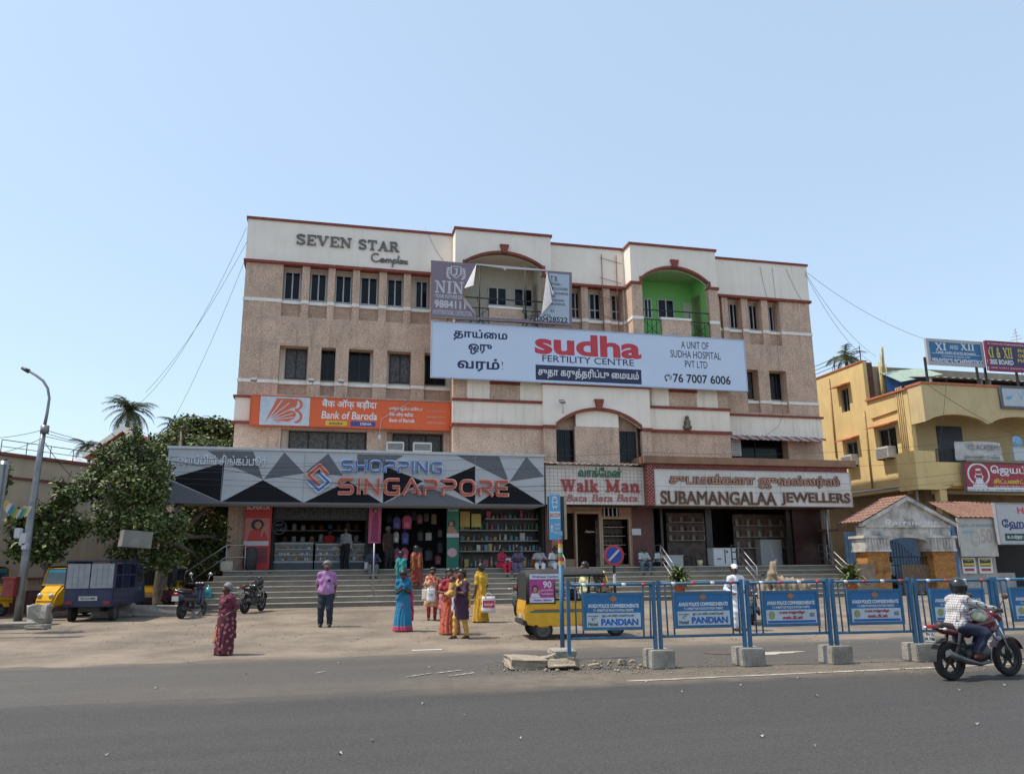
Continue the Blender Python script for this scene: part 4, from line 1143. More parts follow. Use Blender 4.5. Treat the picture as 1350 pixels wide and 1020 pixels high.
# bucket, paint tin and small clutter
for x,y,r_,h,c,lb,nm in ((923,744,.13,.25,(.62,.55,.3),'yellowish white paint bucket beside the low cabinet','bucket'),(1022,744,.11,.26,(.4,.42,.46),'grey bucket with a mop by the maroon granite cheek','mop_bucket')):
 q = F(x,y,-.9)
 m = MB(); m.lathe([(0,.0),(r_ * .8,0),(r_,h),(r_ * .92,h),(r_ * .75,.03),(0,.03)],(q[0],-.9,ZP + .005),14)
 if nm == 'mop_bucket': m.tube([(q[0],-.9,ZP + .05),(q[0] - .1,-.7,ZP + .95)],.018,6)
 solo(nm,lb,'bucket',m,mat('plastic_' + nm,c,.5),FAC,(q[0],-.9,ZP + .005))
def chair_(px,py,lab):
 q = F(px,py,-.5); x,y = q[0],-.3; t = thing('plastic_chair',lab,'chair',FAC,(x,y,ZP)); M_ = mat('dark_plastic',(.05,.035,.03),.45)
 m = MB(); m.box(x - .22,x + .22,y - .22,y + .22,ZP + .42,ZP + .45,bev=.01); part('seat',m,M_,t)
 m = MB(); m.box(x - .22,x + .22,y + .2,y + .23,ZP + .45,ZP + .85,bev=.01); part('backrest',m,M_,t)
 for sx_ in (-1,1):
  for sy_ in (-1,1): m = MB(); m.tube([(x + .19 * sx_,y + .19 * sy_,ZP + .43),(x + .23 * sx_,y + .23 * sy_,ZP)],.018,5); part('leg',m,M_,t)
chair_(912,745,'dark plastic chair in front of the jewellery window')
# white notice
m = MB(); m.box(fs(833,700,-.05),fs(845,700,-.05),-.06,-.03,fz(840,705,-.05),fz(840,696.5,-.05)); t = solo('wall_notice','small white notice board on the pier between shoe and jewellery shops','sign',m,WHT,FAC,(fs(833,700,-.05),-.05,fz(840,705,-.05)))
# ------------------------------------------------------------------ fascias and hoardings
def board(name,label,cat,c,yl,th,m,frame=None,fw=.06,bd_name='panel'):
 """flat board from its photo corners left, top, right, bottom on plane yl"""
 (x0,y0),(x1,y1) = c
 a,zt = F(x0,y0,yl); b,zb = F(x1,y1,yl)
 t = thing(name,label,cat,FAC,(a,yl,zb))
 mb_ = MB(); mb_.box(a,b,yl,yl + th,zb,zt); part(bd_name,mb_,m,t)
 if frame:
  f = MB(); f.box(a - .01,a + fw,yl - .02,yl + th + .01,zb - .01,zt + .01); f.box(b - fw,b + .01,yl - .02,yl + th + .01,zb - .01,zt + .01)
  f.box(a + fw,b - fw,yl - .02,yl + th + .01,zt - fw,zt + .01); f.box(a + fw,b - fw,yl - .02,yl + th + .01,zb - .01,zb + fw); part('frame',f,frame,t)
 return t,a,b,zb,zt
YSS = -2.0
LG = mat('fascia_light_grey',(.45,.46,.48),.5,.05,1.5,spec=.2); MG = mat('fascia_mid_grey',(.13,.135,.15),.5,.04,1.5,spec=.2); DK = mat('fascia_dark',(.008,.008,.012),.5,.1,spec=.15)
a,zt = F(222.5,592,YSS); b,zb = F(718,665.4,YSS); zt = fz(470,596.5,YSS); zb = fz(470,664.3,YSS)
ss = thing('shop_fascia','long grey and black triangle-patterned shop fascia over the left half of the shops','shop sign',FAC,(a,YSS,zb))
m = MB(); m.box(a,b,YSS,.0,zb,zt,0); part('panel',m,LG,ss)
m = MB(); m.box(a - .05,b + .03,YSS - .06,.02,zt,zt + .10); part('top_cap',m,mat('pale_metal_cap',(.5,.5,.5),.4,.1),ss)
m = MB(); m.box(a,b,YSS - .012,YSS - .001,zb - .02,zb + .05); part('bottom_rail',m,MG,ss)
def clipz(p): s_,z_ = F(p[0],p[1],YSS); return (min(max(s_,a),b),min(max(z_,zb + .05),zt))
DKS = [[(222.8,630.6),(291,663),(296,609.6)],[(346.6,632.4),(292.5,663),(399,664)],[(401,664),(503.5,664),(459,634)],[(505,613.7),(505,664),(557.6,634)],[(626.8,614),(626.2,664),(580,633.7)],[(671,636),(628,665),(717.6,666)],[(557.6,634),(505,664),(548,637)]]
MGS = [[(274,594),(334,595),(346.6,631.6),(296,610)],[(375,596),(401,623.6),(348,631.6)],[(433,597.5),(452,627),(403,622)],[(471,598.5),(533,600),(504,616),(470,622)],[(601.5,600),(658,601.5),(671,635)],[(694,602),(718,628),(672,634.5)],[(556,639),(507,665),(624,665)],[(219,632),(219,665),(289,665),(222,632)]]
for mm,L_ in ((MG,MGS),(DK,DKS)):
 m = MB()
 for k,tri in enumerate(L_):
  pts = [clipz(p) for p in tri]
  m.prism(pts,YSS - (.006 if mm is MG else .009),YSS - .001)
 part('triangle_pattern',m,mm,ss)
m = MB()
for x in (292,400,505,626.5): u = fs(x,640,YSS); m.box(u - .008,u + .008,YSS - .011,YSS - .001,zb + .05,zt)
part('panel_joint',m,mat('seam_grey',(.3,.32,.34),.5),ss)
CRED = mat('copper_red_metal',(.34,.06,.04),.3,.2,8,metal=.55,coat=.4); CBLU = mat('blue_chrome',(.05,.10,.25),.25,.2,8,metal=.6,coat=.4)
CREDL = mat('copper_rim_highlight',(.62,.30,.24),.3,.1,8,metal=.7); CBLUL = mat('blue_rim_highlight',(.48,.54,.68),.3,.1,8,metal=.7)  # bright outline highlights of the metal letters, painted into the rim colour
def tech2(word,box,m_rim,m_face,yl,fat=.225,thin=.15):
 write(ss,FAC,yl,tech(word,fat),box,m_rim,0,.09)
 x0,y0,x1,y1 = box; e = (y1 - y0) * .045
 write(ss,FAC,yl - .09,tech(word,thin),(x0 + e,y0 + e,x1 - e,y1 - e),m_face,0,.035)
tech2('SHOPPING',(449,606.2,583.5,624.5),CBLUL,CBLU,YSS)
tech2('SINGAPPORE',(444,629.5,670.5,654.5),CREDL,CRED,YSS)
for pts,mr_,mf_ in (([(432,626),(421.5,614),(406.5,626.5),(420,639)],CREDL,CRED),([(407,633.5),(420,646.5),(433.5,635.5),(421,624)],CBLUL,CBLU)):
 P2 = [F(p[0],p[1],YSS) for p in pts]
 m = MB(); VF = _fill(stroke_loops([P2],.19)); n0 = len(m.v)
 xs = [v[0] for v in VF[0]]; zs2 = [v[1] for v in VF[0]]
 put(m,VF,min(xs),max(xs),min(zs2),max(zs2),YSS,.10); part('logo',m,mr_,ss)
 m = MB(); VF = _fill(stroke_loops([P2],.10)); xs = [v[0] for v in VF[0]]; zs2 = [v[1] for v in VF[0]]
 put(m,VF,min(xs),max(xs),min(zs2),max(zs2),YSS - .10,.03); part('logo',m,mf_,ss)
write(ss,FAC,YSS,'ஷாப்பிங் சிங்கப்பூர்',(234,600,351,617),mat('white_raised_letters',(.62,.63,.66),.35),.02,.06)
# big fertility hoarding
YH = -1.35
hb,a,b,zb,zt = board('hoarding','very long pale blue fertility centre hoarding across the second floor','billboard',((569,423),(986,516)),YH,.10,mat('pale_blue_flex',(.60,.68,.83),.5,.02,1.0),mat('pale_edge',(.42,.48,.6),.5),.03)
print('hoarding',a,b,zb,zt,'other corners',F(568,497.5,YH),F(980.5,447.5,YH))
NAVY = mat('navy_print',(.018,.022,.075),.45); REDL = mat('red_print',(.55,.035,.055),.4); BLK = mat('black_print',(.02,.02,.025),.45)
zsc = lambda x,y: (F(x,y,YH))
write(hb,FAC,YH,'தாய்ைம',(598,434.5,669,450),NAVY,.028,.006); write(hb,FAC,YH,'ஒரு',(617.5,453.5,648.5,467.5),NAVY,.028,.006); write(hb,FAC,YH,'வரம்!',(603,472,663,490),NAVY,.028,.006)
write(hb,FAC,YH,'sudha',(705,441.5,845,470),REDL,.035,.006)
write(hb,FAC,YH,'FERTILITY CENTRE',(715,471,835.5,479.5),NAVY,.006,.006)
m = MB(); p0 = F(706,482,YH); p1 = F(846,505,YH); m.box(p0[0],p1[0],YH - .004,YH - .001,fz(776,503.5,YH),fz(776,484,YH)); part('caption_band',m,NAVY,hb)
write(hb,FAC,YH - .004,'சுதா கருத்தரிப்பு ைமயம்',(709.5,486.5,842,501),WHT,.022,.006)
write(hb,FAC,YH,'A UNIT OF',(898,450.5,934,460),BLK,0,.006); write(hb,FAC,YH,'SUDHA HOSPITAL',(884,463,950,472.5),BLK,0,.006); write(hb,FAC,YH,'PVT LTD',(903,476,932.5,485),BLK,0,.006)
write(hb,FAC,YH,'76 7007 6006',(887.5,494,963,505.5),BLK,.02,.006)
ph = _fill(stroke_loops([(.16,arc(.5,.5,.38,.38,60,250,10)),(.34,[(.62,.95),(.78,.78)]),(.34,[(.22,.1),(.42,.0)]),(.08,arc(.6,.55,.3,.3,-60,40,6)),(.08,arc(.6,.55,.5,.5,-60,40,6))],.1))
write(hb,FAC,YH,ph,(876,493,885.5,503),BLK,0,.006,'phone_symbol')
# bank board
YBK = -.42
bk,a,b,zb,zt = board('bank_sign','orange bank sign with a white sunrise emblem panel above the first floor windows','sign',((331,520.6),(594.5,568)),YBK,.25,mat('orange_sign',(.68,.11,.025),.5,.03),mat('orange_edge',(.5,.09,.03),.5),.02)
print('bank',a,b,zb,zt,F(329.6,562,YBK),F(594.6,529.6,YBK))
m = MB(); p0,p1 = fs(342.7,541,YBK),fs(408.3,541,YBK); m.box(p0,p1,YBK - .025,YBK - .002,zb + .03,zt - .03); part('emblem_panel',m,mat('emblem_grey',(.50,.53,.58),.4),bk)
OR = mat('orange_print',(.58,.12,.05),.4)
bb = [(0.02,.12),(.25,1.0),(.62,1.0),(.74,.93),(.76,.8),(.7,.62),(.55,.52),(.68,.48),(.74,.36),(.7,.18),(.55,.04),(.3,.0)]
out2 = _fill([bb]); write(bk,FAC,YBK - .025,out2,(352,525,392,556.5),OR,0,.006,'emblem')
lob = _fill(stroke_loops([(.085,[(.70,.99)] + arc(.74,.78,.18,.22,80,-70,8) + [(.72,.55)]),(.085,[(.72,.52)] + arc(.74,.26,.19,.25,75,-95,8))],.1)); write(bk,FAC,YBK - .025,lob,(388,525.5,399,558),OR,0,.006,'emblem')
rays = _fill(stroke_loops([(.03,[(.0,.12),(x,y)]) for x,y in ((.36,.98),(.55,.88),(.68,.7),(.66,.45),(.7,.3),(.5,.1))],.05)); write(bk,FAC,YBK - .031,rays,(352,527,389,556),MATS['emblem_grey'],0,.005,'emblem')
write(bk,FAC,YBK,'बैंक ऑफ़ बड़ौदा',(424.5,526.5,497,539.5),WHT,.02,.008); write(bk,FAC,YBK,'Bank of Baroda',(423.7,542.5,497,552.7),WHT,.02,.008,skew=.1)
for x0,y0,x1,y1,c,bd in ((429,554.6,457.5,561,(.62,.42,.03),'கிளை'),(462,555.6,495,562,(.03,.06,.25),'Digital')):
 m = MB(); m.box(fs(x0,558,YBK),fs(x1,558,YBK),YBK - .008,YBK - .001,fz((x0 + x1) / 2,y1,YBK),fz((x0 + x1) / 2,y0,YBK)); part('caption_band',m,mat('band_%d' % int(x0),c,.4),bk)
write(bk,FAC,YBK - .009,'BARODA',(434,556.6,452,559.6),NAVY,.02,.004); write(bk,FAC,YBK - .009,'DENA',(475,557.3,490,560.3),WHT,.02,.004)
write(bk,FAC,YBK,'பாங்க் ஆஃப் பரோடா',(513,536,557,542),WHT,.02,.006); write(bk,FAC,YBK,'बैंक ऑफ़ बड़ौदा',(513,543.6,545,549.6),WHT,.02,.006); write(bk,FAC,YBK,'Bank of Baroda',(513,551.5,546.5,556.5),WHT,.02,.006,skew=.1)
for k,s_ in enumerate(('அம்பத்தூர் கிளை','अंबत्तूर शाखा','AMBATTUR BRANCH')): write(bk,FAC,YBK,s_,(562,540.6 + 7.6 * k,588,543.6 + 7.6 * k),mat('faint_orange_white',(.62,.35,.25),.5),0,.004)
# shoe shop sign of small white tiles with a corrugated sheet above
YW = -1.55
TILEW = mat('white_tile',(.66,.60,.54),.5,.06,6,dirt=(.3,.22,.16),dirt_amt=.3,dirt_scale=1.2)
wk,a,b,zb,zt = board('shoe_shop_sign','white tiled shoe shop sign with red serif letters between two bigger signs','shop sign',((719.3,613),(852,665.3)),YW,.2,TILEW,None)
m = MB(); n = 26
for k in range(1,n): x = a + (b - a) * k / n; m.box(x - .006,x + .006,YW - .003,YW,zb,zt)
for k in range(1,11): z = zb + (zt - zb) * k / 11; m.box(a,b,YW - .004,YW,z - .006,z + .006)
part('tile_joint',m,mat('tile_joint',(.27,.23,.21),.8),wk)
m = MB(); m.box(a + .001,b,YW + .2,-.1,zb - .0,zb + .12); part('soffit',m,DARKIN,wk)
m = MB(); nn_ = 60; pts = []
for k in range(nn_ + 1):
 x = a - .02 + (fs(862,610,YW) - a) * k / nn_; w_ = .025 * math.sin(k * 1.9)
 m.v += [(x,YW - .25,zt + .06 + w_),(x,PC - .02,zt + .20 + w_)]
for k in range(nn_): m.f.append([2 * k,2 * k + 2,2 * k + 3,2 * k + 1]); m.m.append(0); m.smooth.append(True)
part('sheet_awning',m,mat('rusty_pale_sheet',(.5,.37,.29),.7,.25,3),wk)
DRED = mat('faded_red_letters',(.36,.04,.045),.5,.25,10); DGRN = mat('dark_green_letters',(.03,.14,.075),.5,.2)
write(wk,FAC,YW,'வாக்ேமன்',(762,616,819,629),DGRN,.02,.05)
write(wk,FAC,YW,serif('Walk'),(739,632,788.5,648.6),DRED,0,.06); write(wk,FAC,YW,serif('Man'),(798,632.3,842.5,649),DRED,0,.06)
for x0 in (746.5,780,813): write(wk,FAC,YW,'Bata',(x0,651.8,x0 + 27,661),mat('faded_script',(.36,.12,.12),.6),.012,.03,skew=.25)
# jewellery sign: copper letters on white panels, tiled red edge and a brown slab roof
YJ = -2.0
jw,a,b,zb,zt = board('jewellery_sign','wide white jewellery sign with brown copper letters at the right end of the shops','shop sign',((862,618),(1124.5,668)),YJ,.15,mat('jewel_white',(.66,.62,.57),.5,.05,2,dirt=(.35,.3,.25),dirt_amt=.3),mat('jewel_edge',(.42,.40,.38),.5),.03)
m = MB()
for k in range(1,8): x = a + (b - a) * k / 8; m.box(x - .006,x + .006,YJ - .003,YJ,zb,zt)
part('panel_joint',m,mat('panel_joint',(.3,.28,.26),.8),jw)
def checker_mat():
 m_ = bpy.data.materials.new('red_white_mosaic'); m_.use_nodes = True; nt = m_.node_tree; bs = nt.nodes['Principled BSDF']; bs.inputs['Roughness'].default_value = .5
 ge = nt.nodes.new('ShaderNodeTexCoord'); mp_ = nt.nodes.new('ShaderNodeMapping'); mp_.inputs['Rotation'].default_value = (0,R(45),0)
 ck = nt.nodes.new('ShaderNodeTexVoronoi'); ck.inputs['Scale'].default_value = 9; ck.inputs['Randomness'].default_value = .15
 rm_ = nt.nodes.new('ShaderNodeMapRange'); rm_.inputs[1].default_value = .22; rm_.inputs[2].default_value = .3
 mx = nt.nodes.new('ShaderNodeMix'); mx.data_type = 'RGBA'; mx.inputs[6].default_value = (.45,.27,.22,1); mx.inputs[7].default_value = (.2,.02,.018,1)
 nt.links.new(ge.outputs['Object'],mp_.inputs[0]); nt.links.new(mp_.outputs[0],ck.inputs[0]); nt.links.new(ck.outputs['Distance'],rm_.inputs[0]); nt.links.new(rm_.outputs[0],mx.inputs[0]); nt.links.new(mx.outputs[2],bs.inputs[0]); return m_
CHK = checker_mat()
m = MB(); m.box(a - .02,b - .1,YJ + .03,YJ + .2,zt + .012,zt + .24); m.box(a - .32,a - .011,YJ + .0,YJ + .2,zb,zt + .24); part('mosaic_band',m,CHK,jw)
m = MB(); m.box(a - .32,a - .02,YJ + .2,-.1,zb,zt + .24); m.box(b - .2,b - .0,YJ + .2,-.1,zb,zt + .24); m.box(a,b - .2,YJ + .2,-.1,zb,zb + .1); part('canopy_box',m,BROWNW,jw)
m = MB(); m.box(fs(849,608,YJ - .2),fs(1128.3,610,YJ - .2),YJ - .2,.0,zt + .245,zt + .55); part('slab_roof',m,mat('brown_slab',(.30,.16,.09),.75,.2,1.5,dirt=(.15,.09,.06),dirt_amt=.5),jw)
COP = mat('copper_letters',(.40,.2,.14),.35,.35,5,metal=.5); DBR = mat('dark_brown_letters',(.10,.045,.03),.35,.6,4,metal=.3); CRM = mat('letter_rim',(.55,.45,.36),.4)
write(jw,FAC,YJ,'சுபமங்களா ஜுவல்லர்ஸ்',(882,625.5,1106.5,644),MATS['dark_brown_letters'],.05,.05); write(jw,FAC,YJ - .05,'சுபமங்களா ஜுவல்லர்ஸ்',(883,626.3,1105.7,643.2),COP,.015,.02)
write(jw,FAC,YJ,'SUBAMANGALAA',(870,646.8,1024,666),CRM,.05,.04); write(jw,FAC,YJ - .04,'SUBAMANGALAA',(870.8,647.6,1023.3,665.2),DBR,.02,.03)
write(jw,FAC,YJ,'JEWELLERS',(1029,648.5,1121.5,667),CRM,.05,.04); write(jw,FAC,YJ - .04,'JEWELLERS',(1029.8,649.3,1120.8,666.2),DBR,.02,.03)
# ------------------------------------------------------------------ torn purple hoarding
YN = -1.5
nb = thing('torn_hoarding','torn purple institute hoarding with its middle ripped open, flaps hanging','billboard',FAC,(fs(568,418,YN),YN,fz(568,418,YN)))
def npx(p,yl=YN): return F(560 + p[0] / 4.858,320 + p[1] / 4.858,yl)
PUR = mat('purple_flex',(.22,.165,.205),.5,.06); FLB = mat('flex_back',(.55,.52,.52),.7,.1); PBL = mat('pale_flex',(.42,.48,.56),.5,.05)
def flex(name,pts,m_,d=0.0,th=.012):
 q = MB(); q.prism([npx(p) for p in pts],YN - d,YN - d + th); return part(name,q,m_,nb)
flex('flex_sheet',[(40,112),(330,135),(322,180),(300,230),(262,275),(246,300),(240,365),(262,395),(292,420),(305,450),(330,472),(330,490),(38,475)],PUR)
flex('flex_sheet',[(780,178),(942,190),(942,532),(885,528),(700,515),(740,462),(768,330)],PUR)
flex('flex_sheet',[(330,476),(700,492),(700,515),(330,490)],PUR)
flex('flex_sheet',[(796,195),(925,206),(925,515),(700,495),(745,455),(775,330)],PBL,.004,.003)
flex('flex_sheet',[(330,133),(780,172),(780,182),(520,166),(515,178),(500,164),(330,141)],FLB,.003,.006)
def flap(name,pts,bulge,m_):
 q = MB(); n = len(pts)
 for i,p in enumerate(pts):
  s_,z_ = npx(p); q.v.append((s_,YN - .02 - bulge[i],z_))
 q.f = [list(range(n))] if n < 4 else [[0,i,i + 1] for i in range(1,n - 1)]; q.m = [0] * len(q.f); q.smooth = [True] * len(q.f)
 s0_ = len(q.v); return part(name,q,m_,nb)
flap('torn_flap',[(330,137),(318,205),(305,285),(250,297),(262,275),(300,225)],[0,.12,.22,.1,.02,.05],FLB)
flap('torn_flap',[(244,352),(262,370),(292,412),(330,470),(300,440),(262,395)],[0,.15,.15,.05,.05,.0],FLB)
flap('torn_flap',[(782,180),(800,290),(818,335),(802,350),(806,390),(742,462),(770,330)],[0,.12,.25,.1,.2,.12,.0],FLB)
m = MB(); 
for p0,p1 in (((40,118),(942,196)),((38,478),(942,530))): m.tube([(*npx(p0),),(*npx(p1),)] and [(npx(p0)[0],YN + .05,npx(p0)[1]),(npx(p1)[0],YN + .05,npx(p1)[1])],.025,5)
for x in (352,644): m.tube([(npx((x,140))[0],YN + .05,npx((x,145))[1]),(npx((x,140))[0],YN + .05,npx((x,505))[1])],.03,5)
for x in (150,352,644,850): u = npx((x,480)); m.tube([(u[0],YN + .05,u[1]),(u[0],PB,u[1] - .2)],.02,5); m.tube([(u[0],YN + .05,u[1]),(u[0],PB,u[1] + 1.2)],.02,5)
part('steel_frame',m,IRON,nb)
def nw(body,x0,y0,x1,y1,mm,bold=0,d=.0):
 A_ = 560 + x0 / 4.858,320 + y0 / 4.858,560 + x1 / 4.858,320 + y1 / 4.858
 return write(nb,FAC,YN - d,body,A_,mm,bold,.005)
PWH = mat('pale_print',(.55,.53,.55),.5)
nw(serif('NIN',.12),65,246,248,325,PWH); nw('YOUR FUTURE DE',64,334,240,356,PWH,.02); nw('9884111',62,370,262,420,PWH,.03); nw('AN INTERNATIONAL CERTIFICATION',50,434,300,464,PWH,.01)
cr_ = _fill(stroke_loops([(.05,[(.28,.95),(.72,.95),(.72,.45),(.5,.2),(.28,.45),(.28,.95)]),(.07,[(.42,.8),(.6,.8)]),(.07,[(.54,.8),(.52,.45),(.45,.38),(.4,.46)])] + [(.06,arc(.28 if s_ < 0 else .72,.5,.2,.38,100 if s_ < 0 else 80,260 if s_ < 0 else -80,8)) for s_ in (-1,1)] + [(.05,[(.5 + s_ * (.24 + .06 * math.sin(k)),.2 + k * .1),(.5 + s_ * .44,.25 + k * .1)]) for s_ in (-1,1) for k in range(7)],.05))
nw(cr_,138,150,262,238,PWH)
for y0,s_,x0,x1 in ((214,'T R',805,850),(258,'TIONAL',808,872),(288,'MOLOGIES',808,915),(318,'ESIGNING',812,918),(335,'ON',812,835),(362,'TAKING',812,892),(386,'SIGNING',805,900),(430,'RY',806,832),(458,'JING',760,806)):
 nw(s_,x0,y0,x1,y0 + 15 + (20 if y0 == 214 else 0),BLK,.01,.005)
nw('7200428522',670,472,915,506,BLK,.02,.005)
# ------------------------------------------------------------------ yellow building on the right
YEL = mat('yellow_plaster',(.66,.49,.22),.85,.08,1.0,.15,30,streak=.22)
YELD = mat('yellow_plaster_shaded',(.57,.44,.235),.85,.08,1.0,.15,30,streak=.22)  # duller copy of the yellow plaster, shade put into its colour
ORC = mat('orange_coping',(.46,.15,.07),.75,.15,3,streak=.2)
BRK = mat('raw_brick',(.12,.06,.045),.95,.4,8,.8,20)
yF = 0.6
sY = fs(1206,600,yF)
def Y(x,y,yl=yF): return F(x,y,yl)
ty = thing('yellow_building','mustard yellow house with arched balconies, orange copings and sign boards on its roof','building',FAC,(sY,yF,0))
def side(px,py):
 """(depth y, z) on the side wall plane s = sY"""
 d = ray(px,py); rel = CAMP - FAC.o; t = (sY - rel.dot(FAC.x)) / d.dot(FAC.x); p = rel + d * t
 return p.dot(FAC.y),p.z
print('yellow: sY',sY,'side pts',side(1077,501),side(1132,478),side(1143,533),side(1192,515),side(1207,509))
d1 = side(1137,480)[0]; zb1 = side(1132,478)[1]; zf1 = side(1200,512)[1]
sE = sY + 14
wn = []
def sd(x0,y0,x1,y1):
 a,za = side(x0,y0); b,zb = side(x1,y1); return (min(a,b),max(a,b),min(za,zb),max(za,zb))
W1 = sd(1107,514,1121,541); W2 = sd(1156,567,1185,602); W3 = sd(1114,584,1133,612)
m = MB()
def side_wall(mb,y0,y1,z0,z1,holes,th=.25):
 xs = sorted({y0,y1} | {h for a in holes for h in a[:2] if y0 < h < y1})
 for a,b in zip(xs,xs[1:]):
  mid_ = (a + b) / 2; zz_ = z0
  for h in sorted([h for h in holes if h[0] < mid_ < h[1]],key=lambda h: h[2]):
   if h[2] > zz_: mb.box(sY,sY + th,a,b,zz_,min(h[2],z1))
   zz_ = max(zz_,h[3])
  if zz_ < z1: mb.box(sY,sY + th,a,b,zz_,z1)
zlow = side(1143,652)[1]
side_wall(m,yF,d1,zlow,zf1,[W2]); side_wall(m,d1,d1 + 9,zlow,zb1,[W1,W3])
m.box(sY + .25,sE,d1 + 8.75,d1 + 9,zlow,zb1)
part('wall',m,YEL,ty)
m = MB(); m.box(sY + .25,sY + .6,d1 - .02,d1 + .2,zf1 - .3,zb1 - .05); part('brick_end',m,BRK,ty)
m = MB(); m.box(sY + .6,sE,d1 + .05,d1 + .25,zf1 - .4,zb1 - .25); part('back_wall',m,mat('grey_tan_wall',(.3,.25,.18),.9,.2,2),ty)
m = MB(); m.box(sY + .3,sE,yF + 1.6,d1 + 8.7,zlow + .2,zlow + .3); m.box(sY + .25,sE,yF + .3,d1 + .2,zf1 - .65,zf1 - .5); part('floor_slab',m,YELD,ty)
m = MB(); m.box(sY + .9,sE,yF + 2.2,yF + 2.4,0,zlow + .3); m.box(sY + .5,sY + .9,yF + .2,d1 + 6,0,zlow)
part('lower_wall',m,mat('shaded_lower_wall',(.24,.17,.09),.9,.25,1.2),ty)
m = MB(); m.box(sY - .12,sY + .32,yF,d1,zf1,zf1 + .10); m.box(sY - .06,sY + .3,d1,d1 + 9,zb1,zb1 + .07); part('coping',m,ORC,ty)
for W in (W1,W2,W3):
 w = MB(); y0,y1,z0,z1 = W
 w.box(sY + .12,sY + .2,y0,y0 + .07,z0,z1); w.box(sY + .12,sY + .2,y1 - .07,y1,z0,z1); w.box(sY + .12,sY + .2,y0 + .07,y1 - .07,z1 - .07,z1); w.box(sY + .12,sY + .2,(y0 + y1) / 2 - .03,(y0 + y1) / 2 + .03,z0,z1 - .07)
 o_ = part('window',w,mat('grey_green_frame',(.2,.22,.2),.6),ty); p_ = MB(); p_.box(sY + .18,sY + .19,y0,y1,z0,z1); part('pane',p_,GLASSD,o_)
 c = MB(); c.prism([(sY - .55,z1 + .05),(sY,z1 + .16),(sY,z1 + .28),(sY - .55,z1 + .12)],y0 - .25,y1 + .25,'y'); part('sunshade',c,ORC,ty)
# balcony front
x0f = fs(1206,600,yF)
yP = yF - 1.0
zt = Y(1260,508,yP)[1]; zsp = Y(1217,555,yP)[1]; zar = Y(1258,546,yP)[1]
sP0 = fs(1217,530,yP)
m = MB()
xs = [sP0 + (sE - sP0) * k / 60 for k in range(61)]
wA = fs(1300,530,yP) - sP0
def archz(x):
 u = ((x - sP0) % wA) / wA; e = .04
 return zsp if (u < e or u > 1 - e) else zsp + (zar - zsp) * math.sin(math.pi * (u - e) / (1 - 2 * e)) ** .6
for a,b in zip(xs,xs[1:]):
 za,zb_ = archz(a + 1e-4),archz(b - 1e-4)
 m.add([(a,yP,za),(b,yP,zb_),(b,yP,zt),(a,yP,zt),(a,yP + .2,za),(b,yP + .2,zb_),(b,yP + .2,zt),(a,yP + .2,zt)],[(0,1,2,3),(0,4,5,1),(5,4,7,6)])
m.add([(sP0,yP,zsp),(sP0,yP,zt),(sP0,yP + .2,zt),(sP0,yP + .2,zsp)],[(0,1,2,3)])
m.box(sP0 - .002,sP0 + .15,yP + .2,yF,zsp,zt)
part('arched_fascia',m,YELD,ty)
m = MB(); m.box(sP0 - .05,sE,yP - .06,yP + .25,zt,zt + .12); m.box(sP0 - .05,sP0 + .2,yP + .25,yF + .1,zt,zt + .12); part('coping',m,ORC,ty)
m = MB(); yb2 = yF + 1.0; m.box(sY + .25,sE,yb2,yb2 + .15,zlow - .2,zt); m.box(sP0 + .15,sE,yP + .2,yb2,zt - .3,zt - .2); part('balcony_back',m,YELD,ty)
m = MB(); m.box(fs(1237,590,yb2),fs(1270,590,yb2),yb2 - .05,yb2 - .003,Y(1250,610,yb2)[1],Y(1250,562,yb2)[1]); part('door',m,mat('dark_blue_door',(.035,.04,.06),.5,.3,4),ty)
zbp = Y(1222,594,yP)[1]; zbb = Y(1230,645,yP)[1]; sBP = fs(1208,620,yP)
m = MB(); m.box(sBP,fs(1235.5,620,yP),yP,yP + .2,zbb,zbp); m.box(sBP,sBP + .15,yP + .2,yF + .3,zbb,zbp)
m.box(fs(1235.5,620,yP),sE,yP,yP + .2,Y(1250,640,yP)[1],Y(1250,609,yP)[1]); m.box(sBP + .15,sE,yP + .2,yF + .6,zbb + .1,zbb + .25)
m.prism([(fs(1235.5,620,yP),Y(1236,640,yP)[1]),(fs(1235.5,620,yP),zbb),(fs(1246,620,yP),zbb + .05),(fs(1257,620,yP),Y(1257,637,yP)[1])],yP,yP + .2)
m.box(fs(1236,620,yP),fs(1245,620,yP),yP + .03,yP + .4,0,zbb)
part('balcony_wall',m,YEL,ty)
m = MB()
for k in range(9): x = fs(1236,600,yP) + (fs(1258,600,yP) - fs(1236,600,yP)) * k / 8; m.box(x - .015,x + .015,yP + .05,yP + .08,Y(1250,609,yP)[1],Y(1250,592.5,yP)[1])
m.box(fs(1236,600,yP),fs(1322,600,yP),yP + .04,yP + .09,Y(1250,593,yP)[1],Y(1250,591.5,yP)[1]); part('balcony_railing',m,IRON,ty)
